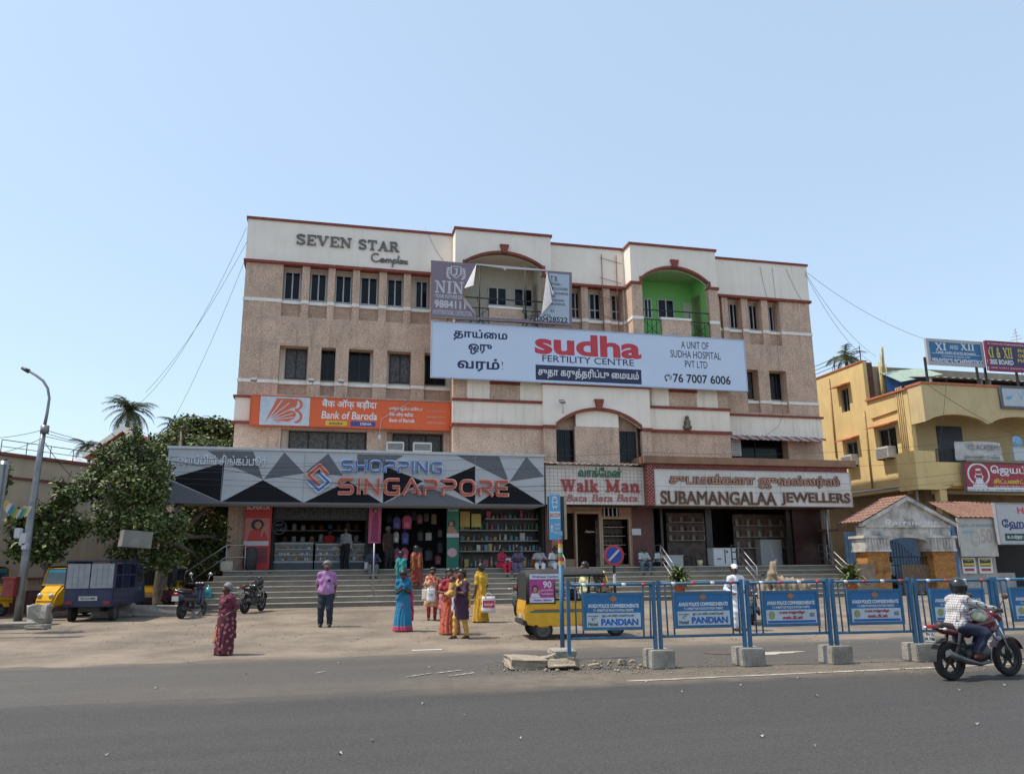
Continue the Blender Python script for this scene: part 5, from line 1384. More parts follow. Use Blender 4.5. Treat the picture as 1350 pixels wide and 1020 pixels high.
# pipes on the wall
PIPY = mat('yellowed_pipe',(.42,.28,.12),.6,.2,6); PIPG = mat('grey_pipe',(.38,.4,.42),.5,.1,6)
m = MB()
for (xa,ya_,xb,yb_) in ((1093.5,499,1104.5,604),(1140,541,1151,644)):
 a_ = side(xa,ya_); b_ = side(xb,yb_); m.tube([(sY - .06,a_[0],a_[1]),(sY - .06,a_[0],b_[1])],.05,6)
a_ = side(1192,512); b_ = side(1205,646)
for k in range(4): m.tube([(sY - .04,yF + .35 + .14 * k,zf1 + .25),(sY - .05,yF + .35 + .14 * k,b_[1])],.025,5)
a_ = side(1150,552); m.tube([(sY - .05,a_[0],a_[1]),(sY - .05,yF + .8,a_[1] + .1)],.04,6)
part('drain_pipe',m,PIPY,ty)
m = MB(); zp_ = side(1180,643)[1]; m.tube([(sY - .25,d1 + 4,zp_ + .02),(sY - .25,yF + .1,zp_),(sY - .25,yF - .1,zp_ - .1),(sY - .25,yF - .1,zp_ - 1.2)],.07,8); part('waste_pipe',m,PIPG,ty)
# roof things: blue sheet room, green awning, corrugated canopy, bamboo bundle
m = MB(); ysh = yF + 2.6; a,zt_ = Y(1166,492,ysh); b = fs(1219,500,ysh)
n = 40
for k in range(n + 1):
 x = a + (b - a) * k / n; yy = ysh + (.04 if k % 2 else -.04); m.v += [(x,yy,zf1 - .4),(x,yy,Y(1200,494,ysh)[1])]
for k in range(n): m.f.append([2 * k,2 * k + 2,2 * k + 3,2 * k + 1]); m.m.append(0); m.smooth.append(False)
solo('blue_sheet_room','bright blue corrugated sheet wall of the rooftop room on the yellow house','rooftop room',m,mat('blue_sheet',(.05,.17,.55),.5,.2,3),FAC,(a,ysh,zf1 - .4))
m = MB(); z1_ = Y(1219,486,ysh)[1]; z0_ = Y(1168,502,ysh - 1.2)[1]
m.add([(a,ysh - 1.2,z0_),(b + .2,ysh - 1.2,z0_ + .55),(b + .2,ysh + .4,z1_ + .15),(a,ysh + .4,z1_ - .25)],[(0,1,2,3)]); m.add([(p[0],p[1],p[2] - .03) for p in m.v[:4]],[(3,2,1,0)])
solo('green_awning','pale green sheet awning over the blue rooftop room','awning',m,mat('pale_green_sheet',(.30,.38,.30),.6,.2,4),FAC,(a,ysh - 1.2,z0_))
m = MB(); ya2 = yF + .4; a,zc_ = Y(1223,490,ya2); b = sE; n = 90
for k in range(n + 1):
 x = a + (b - a) * k / n; w_ = .03 * math.sin(k * 1.7); m.v += [(x,ya2 - .2,zc_ - .3 + w_),(x,ya2 + 2.8,zc_ + .35 + w_)]
for k in range(n): m.f.append([2 * k,2 * k + 2,2 * k + 3,2 * k + 1]); m.m.append(0); m.smooth.append(True)
for x in (1227,1293,1304): u = fs(x,500,ya2); m.box(u - .05,u + .05,ya2 - .05,ya2 + .05,zf1 - .5,zc_ - .25)
solo('rooftop_canopy','grey corrugated rooftop canopy on posts under the tuition sign boards','canopy',m,mat('grey_sheet',(.26,.27,.3),.6,.2,3),FAC,(a,ya2,zf1))
m = MB(); m.box(a,b,ya2 + 2.6,ya2 + 2.7,zf1 - .4,zc_ + .3); solo('rooftop_wall','dark wall in the shade behind the rooftop canopy','wall',m,DARKIN,FAC,(a,ya2 + 2.6,zf1 - .4))
m = MB(); rb = random.Random(3); q0 = side(1150,530)
for k in range(9):
 x = sY + .75 + rb.uniform(0,.5); h = rb.uniform(3.4,5.2); y = d1 - .3 + rb.uniform(-.15,.1); m.tube([(x,y,zf1 - .5),(x + rb.uniform(-.05,.2),y + .05,zf1 - .5 + h * .75)],.035,5)
solo('bamboo_poles','bundle of bamboo poles leaning by the brick end of the yellow house','poles',m,mat('bamboo',(.42,.33,.14),.6,.2,5),FAC,(sY + .8,d1 - .3,zf1 - .5))
# sign boards
def signb(name,label,x0,y0,x1,y1,yl,col,edge,ecol,th=.12,fw=.08):
 return board(name,label,'sign',((x0,y0),(x1,y1)),yl,th,mat(name + '_%d' % int(x0),col,.45,.05),mat(name + '_edge%d' % int(x0),ecol,.5,.05),fw)
YS = yF - .5
BLUESG = (.02,.14,.30)
t,a,b,zb,zt2 = signb('tuition_sign','blue tuition board in a grey frame on the roof of the yellow house',1220,446,1299.5,484,YS,BLUESG,0,(.4,.41,.42),fw=.16)
write(t,FAC,YS,serif('XI'),(1233,452,1247,461.5),WHT,0,.006); write(t,FAC,YS,'AND',(1252,455,1263,460.5),WHT,.0,.006); write(t,FAC,YS,serif('XII'),(1266,452.5,1284,462),WHT,0,.006)
write(t,FAC,YS,'CBSE AND STATE BOARD',(1234,464,1286,467),WHT,.02,.006); write(t,FAC,YS,'TUITION CLASSES FOR',(1241,469,1279,471.5),WHT,0,.006); write(t,FAC,YS,'*PHYSICS *CHEMISTRY',(1229,473,1295,480),WHT,.02,.006)
m = MB(); m.box(a + .25,b - .25,YS - .006,YS,(zb + zt2) / 2 - .09,(zb + zt2) / 2 - .07); part('rule',m,WHT,t)
t,a,b,zb,zt2 = signb('tuition_sign','purple and crimson tuition board with yellow letters at the right edge of the roof',1298.5,449,1372,491,YS - .2,(.035,.025,.10),0,(.22,.018,.06),fw=.1)
CRIM = mat('crimson_band',(.26,.02,.07),.5)
for y0,y1 in ((450.5,457),(483,490.5)): m = MB(); m.box(a,b,YS - .206,YS - .2,Y(1330,y1,YS - .2)[1],Y(1330,y0,YS - .2)[1]); part('caption_band',m,CRIM,t)
YLP = mat('yellow_print',(.62,.5,.05),.5)
write(t,FAC,YS - .206,'SRI VIDHYA PROFESSIONAL ACADEMY',(1300,451.8,1369,455.5),WHT,.01,.005); write(t,FAC,YS - .2,serif('XI & XII'),(1301,458,1334,472),YLP,0,.006); write(t,FAC,YS - .2,'CBSE BOARD',(1302,474,1336,480.5),WHT,.03,.006)
write(t,FAC,YS - .206,'93808 34866 97907 90290',(1302,485,1360,488.5),WHT,.01,.005)
for k,s_ in enumerate(('PHYSICS','CHEMISTRY','MATHS')): write(t,FAC,YS - .2,s_,(1342,461 + 6.4 * k,1366,465.5 + 6.4 * k),YLP,.02,.006)
for x,l_ in ((1226,'dark steel post under the left end of the blue tuition board'),(1293,'dark steel post under the right end of the blue tuition board'),(1304,'dark steel post under the left end of the purple tuition board'),(1345,'dark steel post under the purple tuition board at the right edge')):
 m = MB(); u = fs(x,500,YS); m.box(u - .05,u + .05,YS + .13,YS + .22,zt - .4,Y(x,470,YS)[1]); solo('sign_post',l_,'post',m,IRON,FAC,(u,YS + .17,zt - .4),'posts of the rooftop boards')
YQ = yP - .12
t,a,b,zb,zt2 = signb('wall_sign','pale blue sign with a bird emblem on the upper balcony front',1317,508,1375,540,YQ,(.46,.50,.53),0,(.1,.1,.11),fw=.12)
write(t,FAC,YQ,_fill([[(.0,.5),(.3,.2),(.6,.3),(1,1),(.6,.7),(.4,.75),(.25,.9),(.3,.65)]]),(1325,520,1336,527),mat('sky_blue_print',(.12,.35,.55),.5),0,.006,'emblem'); write(t,FAC,YQ,'Visa',(1341,516,1366,528),mat('faint_blue_print',(.3,.42,.55),.5),.01,.006)
BNR = mat('crumpled_banner',(.50,.48,.45),.7,.15,4)
t = thing('cloth_banner','crumpled white academy banner tied to the balcony railing','banner',FAC,(fs(1258,600,YQ),YQ,Y(1258,608,YQ)[1]))
m = MB(); a,zt2 = Y(1257.6,582,YQ); b,zb = Y(1322.5,608,YQ); nx_,nz_ = 24,8
for j in range(nz_ + 1):
 for i in range(nx_ + 1): u,v = i / nx_,j / nz_; m.v.append((a + (b - a) * u,YQ + .03 * math.sin(u * 17 + v * 4) + .02 * math.sin(v * 9 + u * 5),zb + (zt2 - zb) * v + .05 * math.sin(u * 3)))
for j in range(nz_):
 for i in range(nx_): k = j * (nx_ + 1) + i; m.f.append([k,k + 1,k + nx_ + 2,k + nx_ + 1]); m.m.append(0); m.smooth.append(True)
part('cloth',m,BNR,t); GRL = mat('grey_ink',(.2,.19,.2),.6)
write(t,FAC,YQ - .06,'VIZ ACADEMY',(1274,586,1320,593),GRL,.0,.006); write(t,FAC,YQ - .06,'JOIN SMART CLASSES',(1272,601,1318,605),GRL,.01,.006)
t,a,b,zb,zt2 = signb('wall_sign','blank white sign beside the crumpled academy banner',1335,589,1375,608,YQ - .05,(.5,.52,.53),0,(.45,.46,.48),fw=.05)
m = MB(); q = Y(1341,582,yP - .05); m.lathe([(0,-.03),(.3,-.03),(.33,0),(0,0)],(q[0],yP - .05,q[1]),20,axis='y'); solo('round_sign','round pale blue disc sign on the balcony at the right edge','sign',m,mat('pale_blue_disc',(.2,.38,.55),.5,.3,9),FAC,(q[0],yP - .05,q[1]))
YR2 = yP - .35
t,a,b,zb,zt2 = signb('chit_fund_sign','red sign with Tamil letters and a white temple emblem in a ring',1269,608.5,1385,650,YR2,(.33,.025,.045),0,(.06,.04,.04),fw=.06)
m = MB(); m.box(a,b,YR2 - .006,YR2,zb + .06,zb + .26); part('caption_band',m,WHT,t)
write(t,FAC,YR2 - .006,'நகை கடன், சீட்டு, வாகன கடன் மற்றும் அடமான கடன்',(1277,644.5,1380,647.5),BLK,.01,.004)
emb = _fill(stroke_loops([(.07,arc(.5,.52,.44,.42,0,360,28))],.05) + [[(.22,.2),(.34,.2),(.40,.75),(.60,.75),(.66,.2),(.78,.2),(.78,.12),(.22,.12)],[(.3,.38),(.7,.38),(.66,.5),(.34,.5)],[(.36,.55),(.64,.55),(.6,.66),(.4,.66)],[(.2,.0),(.8,.0),(.8,.1),(.2,.1)]])
write(t,FAC,YR2,emb,(1275.5,610,1305,642.5),WHT,0,.006,'emblem')
write(t,FAC,YR2,'ெஜயப்ரியா',(1306,614,1384,628),WHT,.03,.006); write(t,FAC,YR2,'சிட்பண்ட்ஸ்',(1310,631,1360,637.5),YLP,.025,.006); write(t,FAC,YR2,'13A SOUTH MADA STREET',(1311,640,1360,642.5),WHT,0,.005)
# ------------------------------------------------------------------ air conditioners
def ac(label,fr,x,y,z,w=.85,h=.55,d=.55,face='-x'):
 t = thing('air_conditioner',label,'air conditioner',fr,(x,y,z),'air conditioners on the walls')
 AW = mat('ac_white',(.52,.5,.46),.5,.1,6)
 m = MB()
 if face == '-x': m.box(x - d,x,y - w / 2,y + w / 2,z,z + h,bev=.02)
 else: m.box(x - w / 2,x + w / 2,y - d,y,z,z + h,bev=.02)
 part('case',m,AW,t); m = MB()
 for k in range(7):
  zz_ = z + .07 + k * (h - .14) / 7
  if face == '-x': m.box(x - d - .012,x - d - .001,y - w / 2 + .06,y + w / 2 - .06,zz_,zz_ + .025)
  else: m.box(x - w / 2 + .06,x + w / 2 - .06,y - d - .012,y - d - .001,zz_,zz_ + .025)
 part('grille',m,mat('ac_grille',(.12,.12,.12),.6),t)
 m = MB()
 if face == '-x': m.box(x - d,x,y - w / 2 + .1,y - w / 2 + .14,z - .06,z - .001); m.box(x - d,x,y + w / 2 - .14,y + w / 2 - .1,z - .06,z - .001)
 else: m.box(x - w / 2 + .1,x - w / 2 + .14,y - d,y,z - .06,z - .001); m.box(x + w / 2 - .14,x + w / 2 - .1,y - d,y,z - .06,z - .001)
 part('bracket',m,IRON,t)
ac('white box air conditioner under the middle sunshade of the yellow wall',FAC,sY + .1,(W2[0] + W2[1]) / 2,W2[2],w=1.0,h=.62)
ac('box air conditioner in the lower window nearest the pebble-dashed building',FAC,sY + .1,(W3[0] + W3[1]) / 2,W3[2],w=1.0,h=.6)
q = F(968,592,-.1); ac('upright outdoor unit beside the dark strip window above the jewellery sign',FAC,q[0],-.02,q[1] - .35,w=.5,h=.8,d=.3,face='-y')
q = F(452,594,-.3); ac('outdoor unit left of the pair on top of the grey fascia',FAC,fs(521,594,-.6),-.3,ss and F(470,592,-.6)[1] - .05,w=.75,h=.42,d=.3,face='-y')
ac('outdoor unit right of the pair on top of the grey fascia',FAC,fs(557,594,-.6),-.3,F(470,592,-.6)[1] - .05,w=.8,h=.42,d=.3,face='-y')
# awning strip over the dark window above the jewellery sign
m = MB(); a = fs(963,577,-.5); b = fs(1086,580,-.5); n = 56; z1_ = F(1000,574,0)[1]; z0_ = F(1000,579.5,-.8)[1]
for k in range(n + 1):
 x = a + (b - a) * k / n; m.v += [(x,-.8,z0_ + .02 * math.sin(k * 2.1)),(x,-.02,z1_ + .02 * math.sin(k * 2.1))]
for k in range(n): m.f.append([2 * k,2 * k + 2,2 * k + 3,2 * k + 1]); m.m.append(k % 2); m.smooth.append(True)
solo('striped_awning','thin striped sheet awning above the dark strip window on the right','awning',m,[mat('awning_pale',(.42,.38,.35),.6),mat('awning_red',(.25,.07,.06),.6)],FAC,(a,-.8,z0_))
# ------------------------------------------------------------------ restaurant gateway
YG = -3.6
def G(x,y,yl=YG): return F(x,y,yl)
zg = 0.2
tg = thing('restaurant_gateway','stained white gateway with a tiled gable, brick pillars and an arch','gateway',FAC,(fs(1144,760,YG),YG,zg))
PLW = mat('stained_white_plaster',(.60,.56,.51),.85,.1,2,.3,25,streak=.5,dirt=(.08,.075,.07),dirt_amt=.75,dirt_scale=1.6)
OBR = mat('orange_brick',(.42,.17,.045),.85,.25,9,.5,20)
def brickmat():
 m_ = bpy.data.materials.new('painted_brick'); m_.use_nodes = True; nt = m_.node_tree; bs = nt.nodes['Principled BSDF']; bs.inputs['Roughness'].default_value = .85
 tc = nt.nodes.new('ShaderNodeTexCoord'); mp_ = nt.nodes.new('ShaderNodeMapping'); mp_.inputs['Rotation'].default_value = (R(90),0,0)
 bk_ = nt.nodes.new('ShaderNodeTexBrick'); bk_.inputs['Scale'].default_value = 3.4; bk_.inputs['Mortar Size'].default_value = .02
 bk_.inputs['Color1'].default_value = (.46,.22,.045,1); bk_.inputs['Color2'].default_value = (.34,.13,.03,1); bk_.inputs['Mortar'].default_value = (.2,.12,.06,1)
 nt.links.new(tc.outputs['Object'],mp_.inputs[0]); nt.links.new(mp_.outputs[0],bk_.inputs[0])
 nz = nt.nodes.new('ShaderNodeTexNoise'); nz.inputs['Scale'].default_value = 2.5; nz.inputs['Detail'].default_value = 6; nt.links.new(tc.outputs['Object'],nz.inputs[0])
 mr_ = nt.nodes.new('ShaderNodeMapRange'); mr_.inputs[1].default_value = .5; mr_.inputs[2].default_value = .7; nt.links.new(nz.outputs[0],mr_.inputs[0])
 mx = nt.nodes.new('ShaderNodeMix'); mx.data_type = 'RGBA'; mx.inputs[7].default_value = (.12,.06,.03,1); nt.links.new(mr_.outputs[0],mx.inputs[0]); nt.links.new(bk_.outputs['Color'],mx.inputs[6]); nt.links.new(mx.outputs[2],bs.inputs[0]); return m_
PBK = brickmat()
GD = 1.5
zc0_ = G(1150,706)[1]; zc1_ = G(1150,727)[1]
L0,L1,R0,R1 = fs(1144,740,YG),fs(1173,740,YG),fs(1231,740,YG),fs(1260,740,YG)
for a,b in ((L0,L1),(R0,R1)):
 m = MB(); m.box(a,b,YG,YG + .75,zg,zc1_); part('brick_pillar',m,PBK,tg)
 m = MB(); m.box(a - .14,b + .06,YG - .12,YG + .85,zc1_,zc1_ + .1); m.box(a - .1,b + .03,YG - .09,YG + .82,zc1_ + .1,zc0_ - .1); m.box(a - .2,b + .1,YG - .16,YG + .9,zc0_ - .1,zc0_)
 for k in range(8): x = a - .08 + (b - a + .1) * k / 8; m.box(x,x + .05,YG - .13,YG - .091,zc1_ + .12,zc0_ - .12)
 part('capital',m,PLW,tg)
ze = G(1190,695)[1]; zap = G(1198,654)[1]
aL,aR = fs(1137,690,YG),fs(1256,690,YG); ac_ = (aL + aR) / 2
m = MB(); n = 14; i0,i1 = L1 - .05,R0 + .05; zcr_ = G(1200,708)[1]; zs2_ = zc0_ - .35
ar = [(i0 + (i1 - i0) * k / n,zs2_ + (zcr_ - zs2_) * math.sin(math.pi * k / n) ** .55) for k in range(n + 1)]
for k in range(n):
 (xa,za),(xb,zb_) = ar[k],ar[k + 1]
 m.add([(xa,YG + .1,za),(xb,YG + .1,zb_),(xb,YG + .1,ze),(xa,YG + .1,ze),(xa,YG + .6,za),(xb,YG + .6,zb_),(xb,YG + .6,ze),(xa,YG + .6,ze)],[(0,1,2,3),(0,4,5,1),(5,4,7,6)])
m.box(L0 + .02,i0,YG + .06,YG + .6,zc0_,ze); m.box(i1,R1 - .02,YG + .06,YG + .6,zc0_,ze); m.box(aL + .15,aR - .15,YG - .03,YG + .7,ze,ze + .1)
part('arch_beam',m,PLW,tg)
m = MB(); m.prism([(aL + .1,ze + .1),(aR - .1,ze + .1),(ac_,zap - .12)],YG + .05,YG + .6); part('gable_face',m,PLW,tg)
m = MB()
for s0_,s1_ in ((aL - .1,ac_),(aR + .1,ac_)):
 m.prism([(s0_,ze + .04),(s0_,ze + .2),(s1_,zap + .0),(s1_,zap - .18)],YG - .12,YG + .12)
part('raking_cornice',m,PLW,tg)
TILE = mat('clay_tiles',(.27,.14,.10),.85,.3,9,.6,18,dirt=(.12,.085,.065),dirt_amt=.75,dirt_scale=2.5)
def tiled(mb,p0,p1,p2,p3,rows,cols):
 """a slope of overlapping clay tiles between eave p0-p1 and ridge p3-p2"""
 P0,P1,P2,P3 = map(Vector,(p0,p1,p2,p3)); nrm = (P1 - P0).cross(P3 - P0).normalized()
 if nrm.z < 0: nrm = -nrm
 for r_ in range(rows):
  v0,v1 = r_ / rows,min(1,(r_ + 1.12) / rows)
  for c_ in range(cols):
   u0,u1 = c_ / cols,(c_ + .94) / cols
   def at_(u,v): return (P0.lerp(P1,u)).lerp(P3.lerp(P2,u),v)
   a,b,c,d = at_(u0,v0),at_(u1,v0),at_(u1,v1),at_(u0,v1); mid0,mid1 = at_((u0 + u1) / 2,v0),at_((u0 + u1) / 2,v1)
   h = .05; mb.add([a + nrm * .03,mid0 + nrm * (.03 + h),b + nrm * .03,c,mid1 + nrm * h,d],[(0,1,4,5),(1,2,3,4)])
 mb.add([P0,P1,P2,P3],[(0,1,2,3)])
m = MB(); tiled(m,(aL - .2,YG - .12,ze + .2),(aL - .2,YG + GD,ze + .2),(ac_,YG + GD,zap + .02),(ac_,YG - .12,zap + .02),8,7)
tiled(m,(aR + .2,YG - .12,ze + .2),(aR + .2,YG + GD,ze + .2),(ac_,YG + GD,zap + .02),(ac_,YG - .12,zap + .02),8,7)
part('tiled_roof',m,TILE,tg)
write(tg,FAC,YG + .05,'Restaurant',(1166,684.5,1234,694.5),mat('chalk_white',(.72,.7,.68),.8),.004,.02,skew=.3)
fg = _fill([ell(.5,.55,.18,.4),ell(.5,.95,.09,.12),ell(.25,.35,.22,.3),ell(.75,.35,.22,.3)]); write(tg,FAC,YG + .05,fg,(1191,668,1207,686),PLW,0,.05,'relief')
ir = MB(); zt_g = G(1200,727)[1]
for k in range(15):
 x = L1 + (R0 - L1) * (k + .5) / 15; tz = zt_g + .35 * math.cos((k - 3) / 11 * math.pi * 1.2)
 ir.tube([(x,YG + .35,zg + .1),(x,YG + .35,tz)],.016,5); ir.lathe([(0.0,0.14),(.03,.05),(.0,0)],(x,YG + .35,tz),6)
for z in (.5,1.3,1.65): ir.tube([(L1,YG + .35,zg + z),(R0,YG + .35,zg + z)],.02,5)
gt = solo('iron_gate','dark iron gate with spiked bars inside the brick gateway','gate',ir,IRON,FAC,(L1,YG + .35,zg))
m = MB(); m.box(fs(1190,760,YG + .3),R0 - .02,YG + .30,YG + .32,zg + .15,G(1200,744)[1]); part('lattice_sheet',m,mat('brown_lattice',(.16,.10,.065),.8,.5,14,.5,30),gt)
CORR = mat('blue_corrugated',(.26,.40,.58),.5,.15,2)
def corr(name,label,s0,s1,y,z0,z1,m_,n=50):
 m = MB()
 for k in range(n + 1): x = s0 + (s1 - s0) * k / n; yy = y + .03 * (1 if k % 2 else -1); m.v += [(x,yy,z0),(x,yy,z1)]
 for k in range(n): m.f.append([2 * k,2 * k + 2,2 * k + 3,2 * k + 1]); m.m.append(0); m.smooth.append(False)
 return solo(name,label,'fence',m,m_,FAC,(s0,y,z0))
corr('sheet_fence','light blue corrugated sheet fence seen through the gateway arch',L1 - .3,R1 + .6,YG + 2.6,0.1,G(1210,701,YG + 2.6)[1],CORR)
corr('sheet_fence','dark blue corrugated sheet fence in the alley beside the jewellery shop',fs(1094,720,-.4),L0 + .3,-.4,0.1,F(1110,703,-.4)[1],mat('dark_blue_corrugated',(.05,.09,.17),.6,.2,2))
m = MB(); m.box(fs(1092,697,-.9),L0 + .6,-.95,.3,F(1110,700,-.9)[1],F(1110,697,-.9)[1]); solo('alley_roof','thin reddish sheet roof over the alley fence','roof',m,mat('rusty_sheet',(.2,.09,.075),.8,.3,3),FAC,(fs(1092,697,-.9),-.9,5))
m = MB(); q0,q1 = fs(1129,760,YG - .3),fs(1155.5,760,YG - .3); m.box(q0,q1,YG - .3,YG + .4,zg - .1,G(1140,743,YG - .3)[1],bev=.03); solo('stone_block','worn brown stone block beside the left brick pillar','block',m,mat('brown_stone',(.24,.165,.12),.9,.25,3,.5,20),FAC,(q0,YG - .3,zg))
# ------------------------------------------------------------------ eatery on the far right
YH2 = -2.8
m = MB(); zr0 = F(1290,683,YH2)[1]; zr1 = F(1290,662,YH2 + 2.2)[1]
te = thing('roadside_eatery','low eatery with a rusty tile roof and dark open front at the right edge','building',FAC,(fs(1262,760,YH2),YH2,.2))
ea,eb = fs(1258,690,YH2),fs(1420,690,YH2)
tiled(m,(ea,YH2 - .3,zr0),(eb,YH2 - .3,zr0),(eb,YH2 + 2.2,zr1),(ea + .6,YH2 + 2.2,zr1),7,26); part('tiled_roof',m,TILE,te)
m = MB(); m.box(fs(1262,760,YH2),fs(1318,760,YH2),YH2 + .1,YH2 + .3,.1,zr0 - .1); part('front_wall',m,mat('grimy_white_wall',(.4,.37,.33),.9,.2,3,.4,20,dirt=(.18,.14,.11),dirt_amt=.7),te)
m = MB(); m.box(fs(1318,760,YH2),eb,YH2 + 2.2,YH2 + 2.4,.1,zr0); m.box(fs(1318,760,YH2) - .1,fs(1318,760,YH2),YH2 + .3,YH2 + 2.2,.1,zr0 - .1); part('dark_room',m,DARKIN,te)
m = MB(); m.box(fs(1322,770,YH2),fs(1345,770,YH2),YH2 + .2,YH2 + .8,.2,1.1); part('stall_counter',m,mat('steel_counter',(.3,.3,.3),.4,.2,3,metal=.5),te)
t,a,b,zb,zt2 = board('menu_board','faded white menu board with pale Tamil writing beside the gateway','sign',((1261,682),(1317,733)),YH2 - .2,.06,mat('faded_board',(.50,.48,.44),.6,.08,3,dirt=(.33,.30,.26),dirt_amt=.5),None)
FNT = mat('faint_print',(.33,.3,.28),.7); write(t,FAC,YH2 - .2,'ேஹாட்டல் ஸ்ைவன்யா',(1264,689,1310,696),mat('faded_blue_print',(.16,.24,.33),.7),.01,.005); write(t,FAC,YH2 - .2,'50',(1293,697,1308,716),mat('faded_pink_print',(.42,.33,.3),.7),.02,.005)
write(t,FAC,YH2 - .2,_fill(stroke_loops([(.05,ell(.5,.55,.32,.4,20) + [(.82,.55)]),(.05,[(.35,.6),(.45,.65)]),(.05,[(.55,.65),(.65,.6)]),(.05,arc(.5,.4,.14,.1,200,340,5))],.05)),(1280,700,1292,720),FNT,0,.004,'drawing')
m = MB(); m.box(fs(1264,702,YH2),fs(1278,702,YH2),YH2 - .206,YH2 - .2,F(1270,703,YH2)[1],F(1270,699,YH2)[1]); part('blue_patch',m,mat('faded_blue_patch',(.25,.38,.45),.7),t)
for x0,lab in ((1268.5,'left black and yellow bill pasted under the menu board'),(1290.5,'right black and yellow bill pasted under the menu board')):
 t = poster('pasted_bill',lab,x0,x0 + 18,735,755.5,YH2 + .05,WHT,lambda t,fp,sh: (fp('dark_print',.1,.9,.45,.92,BLK),fp('yellow_band',.12,.88,.52,.66,YLP,.008),fp('red_print',.15,.85,.15,.32,mat('dull_red_print',(.4,.05,.05),.6))),.01)
 write(t,FAC,YH2 + .046,'மாநாடு',(x0 + 3,737,x0 + 15,740),YLP,.03,.004)
m = MB(); m.box(fs(1257,720,YH2 - .25),fs(1261,720,YH2 - .25),YH2 - .25,YH2 - .15,.2,F(1258,684,YH2)[1]); solo('blue_post','narrow blue sheet post at the left edge of the menu board','post',m,mat('blue_post_paint',(.05,.16,.36),.6,.2,3),FAC,(fs(1257,720,YH2),YH2 - .2,.2))
t,a,b,zb,zt2 = board('eatery_sign','pale grey eatery sign with red, blue and green lettering at the right edge','sign',((1311,663),(1395,717)),YH2 - .5,.15,mat('pale_grey_sign',(.45,.45,.46),.45,.05),mat('grey_edge',(.3,.3,.32),.5),.05)
write(t,FAC,YH2 - .5,'HOTEL',(1341,668.5,1381,677),REDL,.03,.006); write(t,FAC,YH2 - .5,'ேஹாட்டல்',(1321,684,1388,699),mat('deep_blue_print',(.02,.03,.16),.5),.03,.006)
m = MB(); m.box(fs(1325,707,YH2 - .5),fs(1388,707,YH2 - .5),YH2 - .506,YH2 - .5,F(1340,712.5,YH2 - .5)[1],F(1340,703,YH2 - .5)[1]); part('caption_band',m,mat('dark_green_band',(.01,.07,.04),.5),t)
write(t,FAC,YH2 - .506,'உயர்தர ைசவ உணவு',(1328,704.5,1386,711),WHT,.02,.005)
# railings on the steps ---------------------------------------------------
def rail(label,pts_list,verts_,group='steel stair railings'):
 """list of tube runs given as facade coordinates"""
 m = MB()
 for p in pts_list: m.tube(p,.028,6)
 p0 = pts_list[0][0]
 return solo('stair_railing',label,'railing',m,STEEL,FAC,(p0[0],p0[1],ZP),group)
def stair_rail(label,s,top=.9,ext=0.6,y0=None,n=5):
 y0 = YE if y0 is None else y0; yb = y0 - TR_ * n; zb = ZP - rise * n; runs = []
 runs.append([(s,y0 + ext,ZP),(s,y0 + ext,ZP + top),(s,y0,ZP + top),(s,yb,zb + top),(s,yb,zb)])
 for k in (.33,.66): runs.append([(s,y0 + ext,ZP + top * k),(s,y0,ZP + top * k),(s,yb,zb + top * k)])
 runs.append([(s,y0,ZP),(s,y0,ZP + top)])
 return rail(label,runs,None)
def flank(label,s0,s1,y=None):
 y = YE + .1 if y is None else y
 return None
yv = YE + .25; q0,q1,q2 = fs(297,750,yv),fs(242,780,yv),fs(322,750,yv); zb5 = ZP - rise * 5
rail('steel stair railing going down to the left end of the steps behind the scooter',[[(q2,yv,ZP + .95),(q0,yv,ZP + .95),(q1,yv,zb5 + .9),(q1,yv,zb5)],[(q2,yv,ZP + .5),(q0,yv,ZP + .5),(q1,yv,zb5 + .45)],[(q0,yv,ZP),(q0,yv,ZP + .95)],[(q2,yv,ZP),(q2,yv,ZP + .95)]],None)
stair_rail('steel stair railing running down beside the green poster',fs(547,750,YE),n=2)
stair_rail('steel stair railing near the men in white beside the shoe shop',fs(737,750,YE),n=3)
stair_rail('steel stair railing between shoe shop and jewellery window',fs(872,750,YE),n=5)
stair_rail('steel stair railing in front of the jewellery entrance',fs(975,750,YE),n=5)
stair_rail('steel stair railing at the right end of the steps by the alley',fs(1092,748,YE),n=6)
m = MB(); u = fs(492.5,750,YE - 1.4); m.tube([(u,YE - 1.4,ZP - rise * 5),(u,YE - 1.4,F(492,716,YE - 1.4)[1])],.03,6); m.lathe([(0,0),(.09,0),(.09,.02),(0,.02)],(u,YE - 1.4,ZP - rise * 5 + .001),10)
solo('steel_post','single steel post standing on the steps before the gift shop','post',m,STEEL,FAC,(u,YE - 1.4,ZP - rise * 5))
m = MB(); u = fs(1091.5,700,-1.7); m.tube([(u,-1.7,ZP),(u,-1.7,F(1091,668,-1.7)[1])],.05,8); solo('steel_post','steel post holding up the right end of the jewellery sign','post',m,STEEL,FAC,(u,-1.7,ZP))
